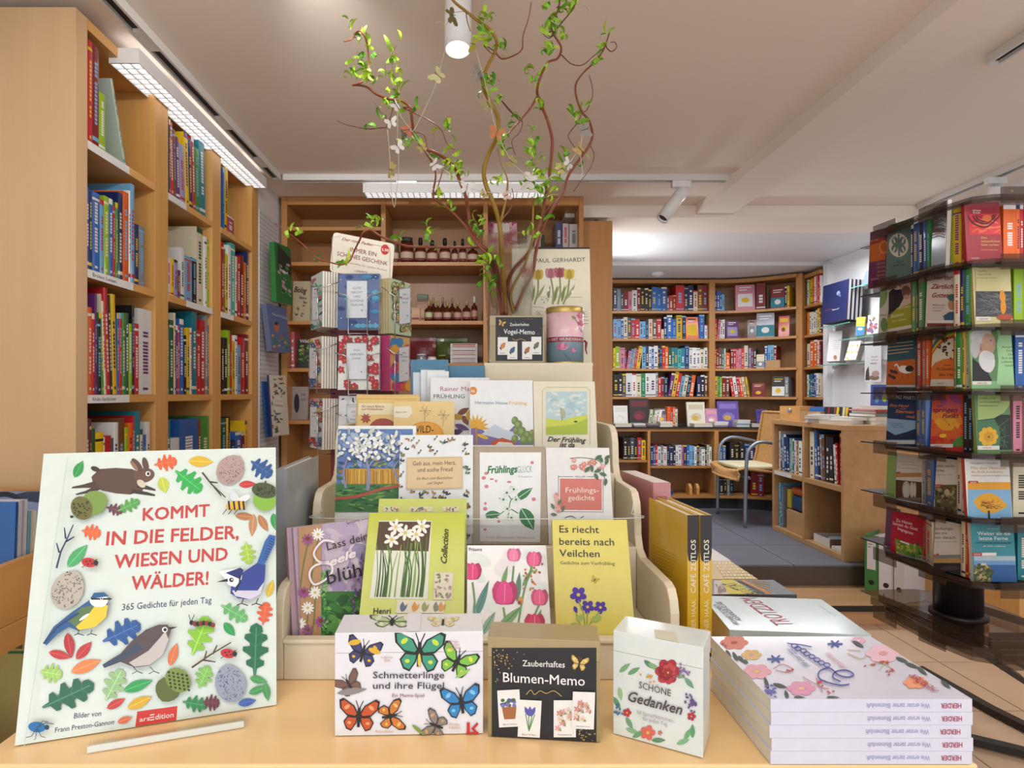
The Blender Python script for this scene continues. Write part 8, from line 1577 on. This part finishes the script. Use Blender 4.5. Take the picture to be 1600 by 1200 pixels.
# ================================================================ vase, willow branches and garland
VC = Vector((.073, 1.385, H0+.066)); vr = [(.046, .002), (.049, .0), (.052, .02), (.060, .285)]
va = empty('glass_vase', VC, 'tall clear glass vase holding the willow branches on the cream box', 'vase')
MB('clear_glass').lathe([(.001, .001), (.046, .001), (.0475, .004), (.0600, .285), (.0585, .2851), (.046, .008), (.001, .008)], n=40, cap=False).obj('glass_wall', va)
MB('glass_edge').tube([(.0593*math.cos(t), .0593*math.sin(t), .286) for t in (2*math.pi*i/40 for i in range(41))], .0011, 6, mat='clear_acrylic').obj('rim', va)
MB('clear_acrylic').lathe([(.0440, .009), (.0495, .10)], n=32).obj('water', va)
def e2(u, v, Y): return P(420+u*.35, v*.35, Y)
wb_group = None
lm = []
def leafmesh(seed, curl, L, W):
    q = random.Random(seed); m = MB('leaf_a'); n = 7; ang = 0; p = Vector((0, 0, 0)); pts = []
    for i in range(n+1):
        t = i/n; pts.append((p.copy(), W*math.sin(math.pi*min(1, t*.92+.06))**.8)); ang += curl/n*(.4+1.4*t); p = p+Vector((math.cos(ang), 0, math.sin(ang)))*L/n
    for (a, wa), (b, wb_) in zip(pts, pts[1:]):
        m.face([a+Vector((0, -wa, .15*wa)), a, b, b+Vector((0, -wb_, .15*wb_))], None, None, True); m.face([a, a+Vector((0, wa, .15*wa)), b+Vector((0, wb_, .15*wb_)), b], None, None, True)
    return m
LMESH = []
for k, mt in enumerate(('leaf_a', 'leaf_b', 'leaf_c')):
    for j, (cu, L, W) in enumerate(((1.2, .026, .0032), (3.2, .03, .0034), (5.0, .036, .0034), (-2.2, .022, .003))):
        m = leafmesh(j, cu, L, W); m.mat = mt; m.slots = [mt]; LMESH.append(m.mesh('leaf'))
lq = random.Random(12)
def branch(label, Ys, pts, r0, r1, mat, twigs=(), leaves=()):
    """pts in the tracing grid, depth runs from Ys[0] to Ys[1]"""
    n = len(pts); W3 = [e2(u, v, Ys[0]+(Ys[1]-Ys[0])*i/(n-1)+.012*math.sin(i*1.7)) for i, (u, v) in enumerate(pts)]
    e = empty('willow_branch', W3[0], label, 'branch', 'willow branches in the glass vase'); inv = e.matrix_world.inverted()
    s = cr(W3, 5); m = len(s); rr = [r0+(r1-r0)*i/(m-1) for i in range(m)]
    MB(mat).tube([inv @ p for p in s], rr, 8).obj('stem', e); allp = list(zip(pts, W3))
    for tp in twigs:
        tp = tuple(tp[:3])+(min([q_[0] for q_ in allp], key=lambda p: (p[0]-tp[3][0])**2+(p[1]-tp[3][1])**2),)+tuple(tp[3:]); mt, a, b = tp[0], tp[1], tp[2]; start = min(allp, key=lambda q_: (q_[0][0]-tp[3][0])**2+(q_[0][1]-tp[3][1])**2)[1].y
        w = [e2(u, v, start+(b)*i/(len(tp)-4)) for i, (u, v) in enumerate(tp[3:])]; allp += list(zip(tp[3:], w)); s = cr(w, 5); k = len(s)
        MB(mt).tube([inv @ p for p in s], [a+(.0008-a)*i/(k-1) for i in range(k)], 6).obj('twig', e)
    for (u, v, c) in leaves:
        Y = min(allp, key=lambda q_: (q_[0][0]-u)**2+(q_[0][1]-v)**2)[1].y
        for i in range(c):
            p = e2(u+lq.gauss(0, 9), v+lq.gauss(0, 12), Y+lq.gauss(0, .008)); o = bpy.data.objects.new('leaf', lq.choice(LMESH)); COL.objects.link(o); o.parent = e
            o.matrix_local = Matrix.Translation(inv @ p) @ Matrix.Rotation(lq.uniform(0, 6.28), 4, 'Z') @ Matrix.Rotation(-R(lq.uniform(10, 85)), 4, 'Y') @ Matrix.Rotation(lq.uniform(0, 6.28), 4, 'X') @ Matrix.Diagonal((*(lq.uniform(.95, 1.5),)*3, 1))
DD = lambda pts: [((640+x*.3-420)/.35, (300+y*.3)/.35) for x, y in pts]
branch('thick olive green willow branch rising through the middle to the ceiling', (1.385, 1.27), DD([(500, 640), (495, 560), (490, 480), (485, 380), (478, 300)])+[(1030, 1000), (1000, 900), (970, 830), (960, 760), (985, 680), (1015, 620), (1025, 540), (1005, 480), (965, 410), (955, 350), (980, 290), (1010, 230), (1015, 180), (985, 130), (930, 90), (880, 50), (830, 10), (800, -30)], .0062, .0026, 'bark_olive',
       [('bark_red', .0022, .04, (1040, 262), (1090, 250), (1130, 220), (1135, 160), (1160, 80), (1172, 8)), ('bark_olive', .0036, -.05, (1040, 970), (1060, 880), (1065, 800), (1040, 740), (1020, 660)), ('bark_red', .0022, .03, (1045, 975), (1080, 930), (1092, 880), (1085, 840)), ('bark_brown', .0014, -.03, (960, 200), (990, 235), (1010, 240)), ('bark_brown', .0015, .0, (880, 50), (885, 90), (900, 140))],
       [(965, 90, 6), (970, 160, 6), (985, 180, 4), (1040, 220, 5), (960, 350, 5), (1000, 380, 5), (985, 410, 4), (1020, 470, 4), (1040, 640, 5), (1050, 670, 5), (1040, 800, 4), (970, 65, 3)])
branch('reddish willow branch arching up to the upper left with curled tip', (1.38, 1.30), DD([(490, 640), (470, 500), (420, 330), (360, 265)])+[(900, 1010), (890, 940), (880, 880), (850, 800), (830, 750), (790, 710), (740, 680), (690, 660), (650, 600), (640, 540), (630, 480), (590, 450), (530, 440), (480, 420), (440, 390), (400, 380), (375, 380), (400, 374), (430, 350), (445, 280), (440, 200), (420, 150), (395, 140), (370, 175), (335, 185)], .0048, .0012, 'bark_red',
       [('bark_red', .0018, .03, (600, 480), (640, 500), (720, 540), (770, 580), (795, 640), (830, 670)), ('bark_brown', .0012, .02, (560, 460), (575, 400), (560, 330), (545, 260), (570, 200)), ('bark_brown', .0014, .03, (530, 560), (500, 570), (440, 575), (360, 560), (310, 540), (300, 510)), ('bark_brown', .0011, .02, (520, 520), (500, 500), (475, 458)), ('bark_red', .0018, .02, (640, 590), (690, 600), (705, 650), (735, 740))],
       [(350, 110, 2), (380, 150, 2), (410, 190, 3), (440, 200, 3), (395, 260, 3), (390, 300, 4), (430, 310, 4), (455, 270, 2), (380, 355, 5), (430, 365, 4), (455, 380, 3), (575, 190, 1), (545, 240, 4), (560, 290, 4), (530, 350, 5), (570, 360, 4), (545, 400, 5), (585, 410, 3), (540, 470, 4), (600, 480, 3), (655, 490, 3), (505, 540, 3), (450, 570, 2), (790, 585, 5), (825, 660, 4), (620, 630, 6), (690, 645, 3), (770, 720, 5), (800, 760, 6), (840, 750, 4), (820, 790, 3)])
branch('slender red willow branch on the left, ending below the tilted one', (1.375, 1.33), DD([(485, 640), (478, 500), (440, 360), (370, 290)])+[(870, 1000), (800, 930), (740, 890), (735, 850), (745, 790), (735, 740), (700, 680), (685, 650)], .0038, .0014, 'bark_red',
       [('bark_red', .0018, .02, (745, 860), (765, 800), (780, 750), (800, 700))], [(755, 870, 5), (810, 925, 4), (940, 990, 6), (940, 1030, 4), (925, 1080, 3)])
CCv = lambda pts: [((400+x*.3-420)/.35, (300+y*.3)/.35) for x, y in pts]
branch('long horizontal willow branch reaching left in front of the bottles', (1.37, 1.46), DD([(480, 640), (450, 480), (400, 330), (370, 290)])+CCv([(1150, 288), (1000, 288), (830, 285), (760, 275), (650, 230), (600, 200), (560, 210), (540, 250), (510, 310), (490, 355), (450, 378), (400, 370), (320, 345), (270, 300), (240, 270), (180, 220), (100, 165)]), .0036, .0011, 'bark_red', (),
       [(470, 990, 5), (475, 1020, 4), (600, 1070, 4), (710, 1040, 6), (715, 1075, 4), (425, 1040, 2), (300, 1170, 2), (230, 1130, 1), (130, 1045, 2), (100, 1035, 2), (350, 1165, 2)])
branch('tall willow branch on the right crossing itself below the ceiling', (1.39, 1.34), DD([(545, 630), (510, 500), (540, 410), (610, 330), (650, 250)])+[(1215, 980), (1235, 880), (1250, 800), (1262, 690), (1265, 620), (1245, 540), (1225, 490), (1205, 440), (1198, 400), (1215, 340), (1245, 280), (1290, 260), (1305, 210), (1270, 150), (1260, 100), (1290, 50), (1300, -10)], .0048, .0018, 'bark_red',
       [('bark_red', .0036, -.06, (1200, 430), (1170, 480), (1120, 540), (1060, 610), (1030, 660)), ('bark_brown', .0016, .03, (1305, 245), (1350, 285), (1400, 290), (1450, 250), (1500, 210)), ('bark_brown', .0024, .02, (1265, 160), (1300, 110), (1350, 50), (1378, 0)), ('bark_brown', .0012, .03, (1040, 450), (1080, 500), (1130, 540), (1120, 590), (1085, 630), (1100, 690)), ('bark_brown', .001, .01, (1250, 170), (1225, 150), (1222, 110))],
       [(1260, 20, 4), (1290, 50, 4), (1330, 30, 5), (1360, 20, 4), (1260, 90, 4), (1300, 120, 5), (1250, 140, 4), (1290, 160, 4), (1255, 210, 5), (1245, 240, 4), (1190, 340, 5), (1190, 380, 4), (1215, 490, 4), (1110, 525, 3), (1180, 600, 3), (1180, 650, 5), (1160, 690, 4), (1200, 720, 6), (1180, 760, 6), (1220, 780, 6)])
branch('outer right red willow branch with a small loop at the tip', (1.395, 1.40), DD([(550, 620), (600, 500), (640, 420), (655, 330), (680, 220)])+[(1215, 1040), (1260, 940), (1310, 870), (1335, 790), (1380, 720), (1430, 650), (1445, 600), (1430, 540), (1400, 500), (1375, 440), (1370, 380), (1400, 330), (1450, 280), (1490, 230), (1510, 180), (1525, 130)], .0044, .0016, 'bark_red',
       [('bark_brown', .0016, .0, (1505, 195), (1510, 215), (1530, 230), (1552, 212), (1545, 188), (1525, 190)), ('bark_brown', .0012, .02, (1420, 490), (1445, 430), (1442, 380), (1430, 335)), ('bark_brown', .001, .03, (1435, 650), (1452, 690), (1440, 740), (1400, 800), (1360, 855)), ('bark_brown', .0014, .01, (1380, 545), (1345, 590), (1340, 620), (1390, 690)), ('bark_red', .0024, .0, (1215, 1000), (1240, 940), (1300, 880))],
       [(1480, 210, 4), (1520, 150, 3), (1450, 280, 4), (1360, 500, 4), (1370, 530, 5), (1410, 480, 3), (1330, 690, 4), (1320, 750, 5), (1300, 790, 4), (1390, 700, 3), (1430, 545, 2)])
branch('short straight willow shoot beside the right branches in vase', (1.38, 1.36), DD([(540, 630), (530, 520), (600, 380), (640, 240)])+[(1178, 1000), (1180, 930), (1175, 880)], .0034, .0018, 'bark_olive', (), [(1160, 830, 6), (1210, 840, 6), (1240, 870, 5), (1200, 910, 4), (1215, 960, 4), (1160, 1050, 5)])
branch('leafy cut willow shoot inside the left side of vase', (1.36, 1.355), DD([(440, 600), (420, 500), (400, 420), (395, 340)]), .0028, .0014, 'bark_olive', (), DD([(400, 330)]) and [(x, y, 5) for x, y in DD([(400, 330), (410, 370), (405, 420), (470, 370), (410, 470), (415, 520)])])
# garland
YG = 1.29
ga = empty('butterfly_garland', e2(980, 465, YG), 'thin string garland of paper butterflies draped over the willow branches', 'garland'); gi = ga.matrix_world.inverted()
for pts in ([(740, 105), (765, 98), (790, 112), (820, 60), (890, 60), (905, 150), (935, 260), (960, 350), (985, 450), (1010, 560), (1060, 680), (1110, 750), (1160, 800), (1100, 855), (1020, 862), (930, 850), (880, 830), (800, 770), (740, 720), (690, 660), (650, 600), (590, 520), (560, 440)], [(797, 170), (770, 290), (740, 390), (700, 480), (660, 560), (640, 590)], [(530, 580), (540, 700), (548, 860), (560, 925), (570, 860), (580, 740), (575, 600), (575, 480)], [(1410, 560), (1390, 665), (1400, 760), (1395, 790)], [(1160, 800), (1240, 800), (1300, 750), (1340, 730), (1400, 640)]):
    MB('print', '#cfc4ae').tube([gi @ p for p in cr([e2(u, v, YG) for u, v in pts], 4)], .0007, 5).obj('string', ga)
gq = random.Random(2)
for i, (u, v, r, c) in enumerate(((820, 68, 44, '#7a6a3c'), (910, 195, 38, '#b8b04a'), (940, 325, 40, '#8a8680'), (980, 465, 34, '#9a8a54'), (1018, 592, 40, '#c87a44'), (755, 335, 40, '#d0c890'), (545, 545, 32, '#e0dcd0'), (615, 580, 30, '#c8744a'), (608, 600, 22, '#5a564e'), (577, 655, 34, '#e6e2da'), (545, 757, 40, '#c0b060'), (685, 660, 24, '#b8a05a'), (740, 735, 30, '#dcd8d0'), (885, 835, 36, '#e0dcd6'), (1160, 808, 46, '#e0dad2'), (1085, 722, 28, '#a8985c'), (1412, 578, 36, '#8f8c86'), (1390, 665, 30, '#b8944a'), (1340, 732, 32, '#d8d4cc'), (1300, 755, 28, '#c8b878'), (960, 867, 24, '#b8a468'), (1060, 872, 24, '#d8b8a8'), (570, 470, 28, '#e0dcd4'))):
    m = MB('print', c); rr = r*.35*YG/F; 
    for sg in (-1, 1):
        up = [(0, -.05), (.25, -.5), (.8, -.85), (1.0, -.75), (.95, -.35), (.6, 0), (.1, .08)]; lo = [(.0, .0), (.55, .02), (.75, .3), (.6, .65), (.35, .75), (.0, .3)]
        for pl in (up, lo): m.face([(sg*x*rr*.92, abs(x)*rr*.35, -y*rr) for x, y in pl], c)
    m.box(-.0006, .0006, -.0006, .0006, -.5*rr, .45*rr, '#4a4438'); o = m.obj('butterfly', ga)
    o.matrix_local = Matrix.Translation(gi @ e2(u, v, YG-.004)) @ Matrix.Rotation(gq.uniform(-.9, .9), 4, 'Z') @ Matrix.Rotation(gq.uniform(-1.3, 1.3), 4, 'Y')
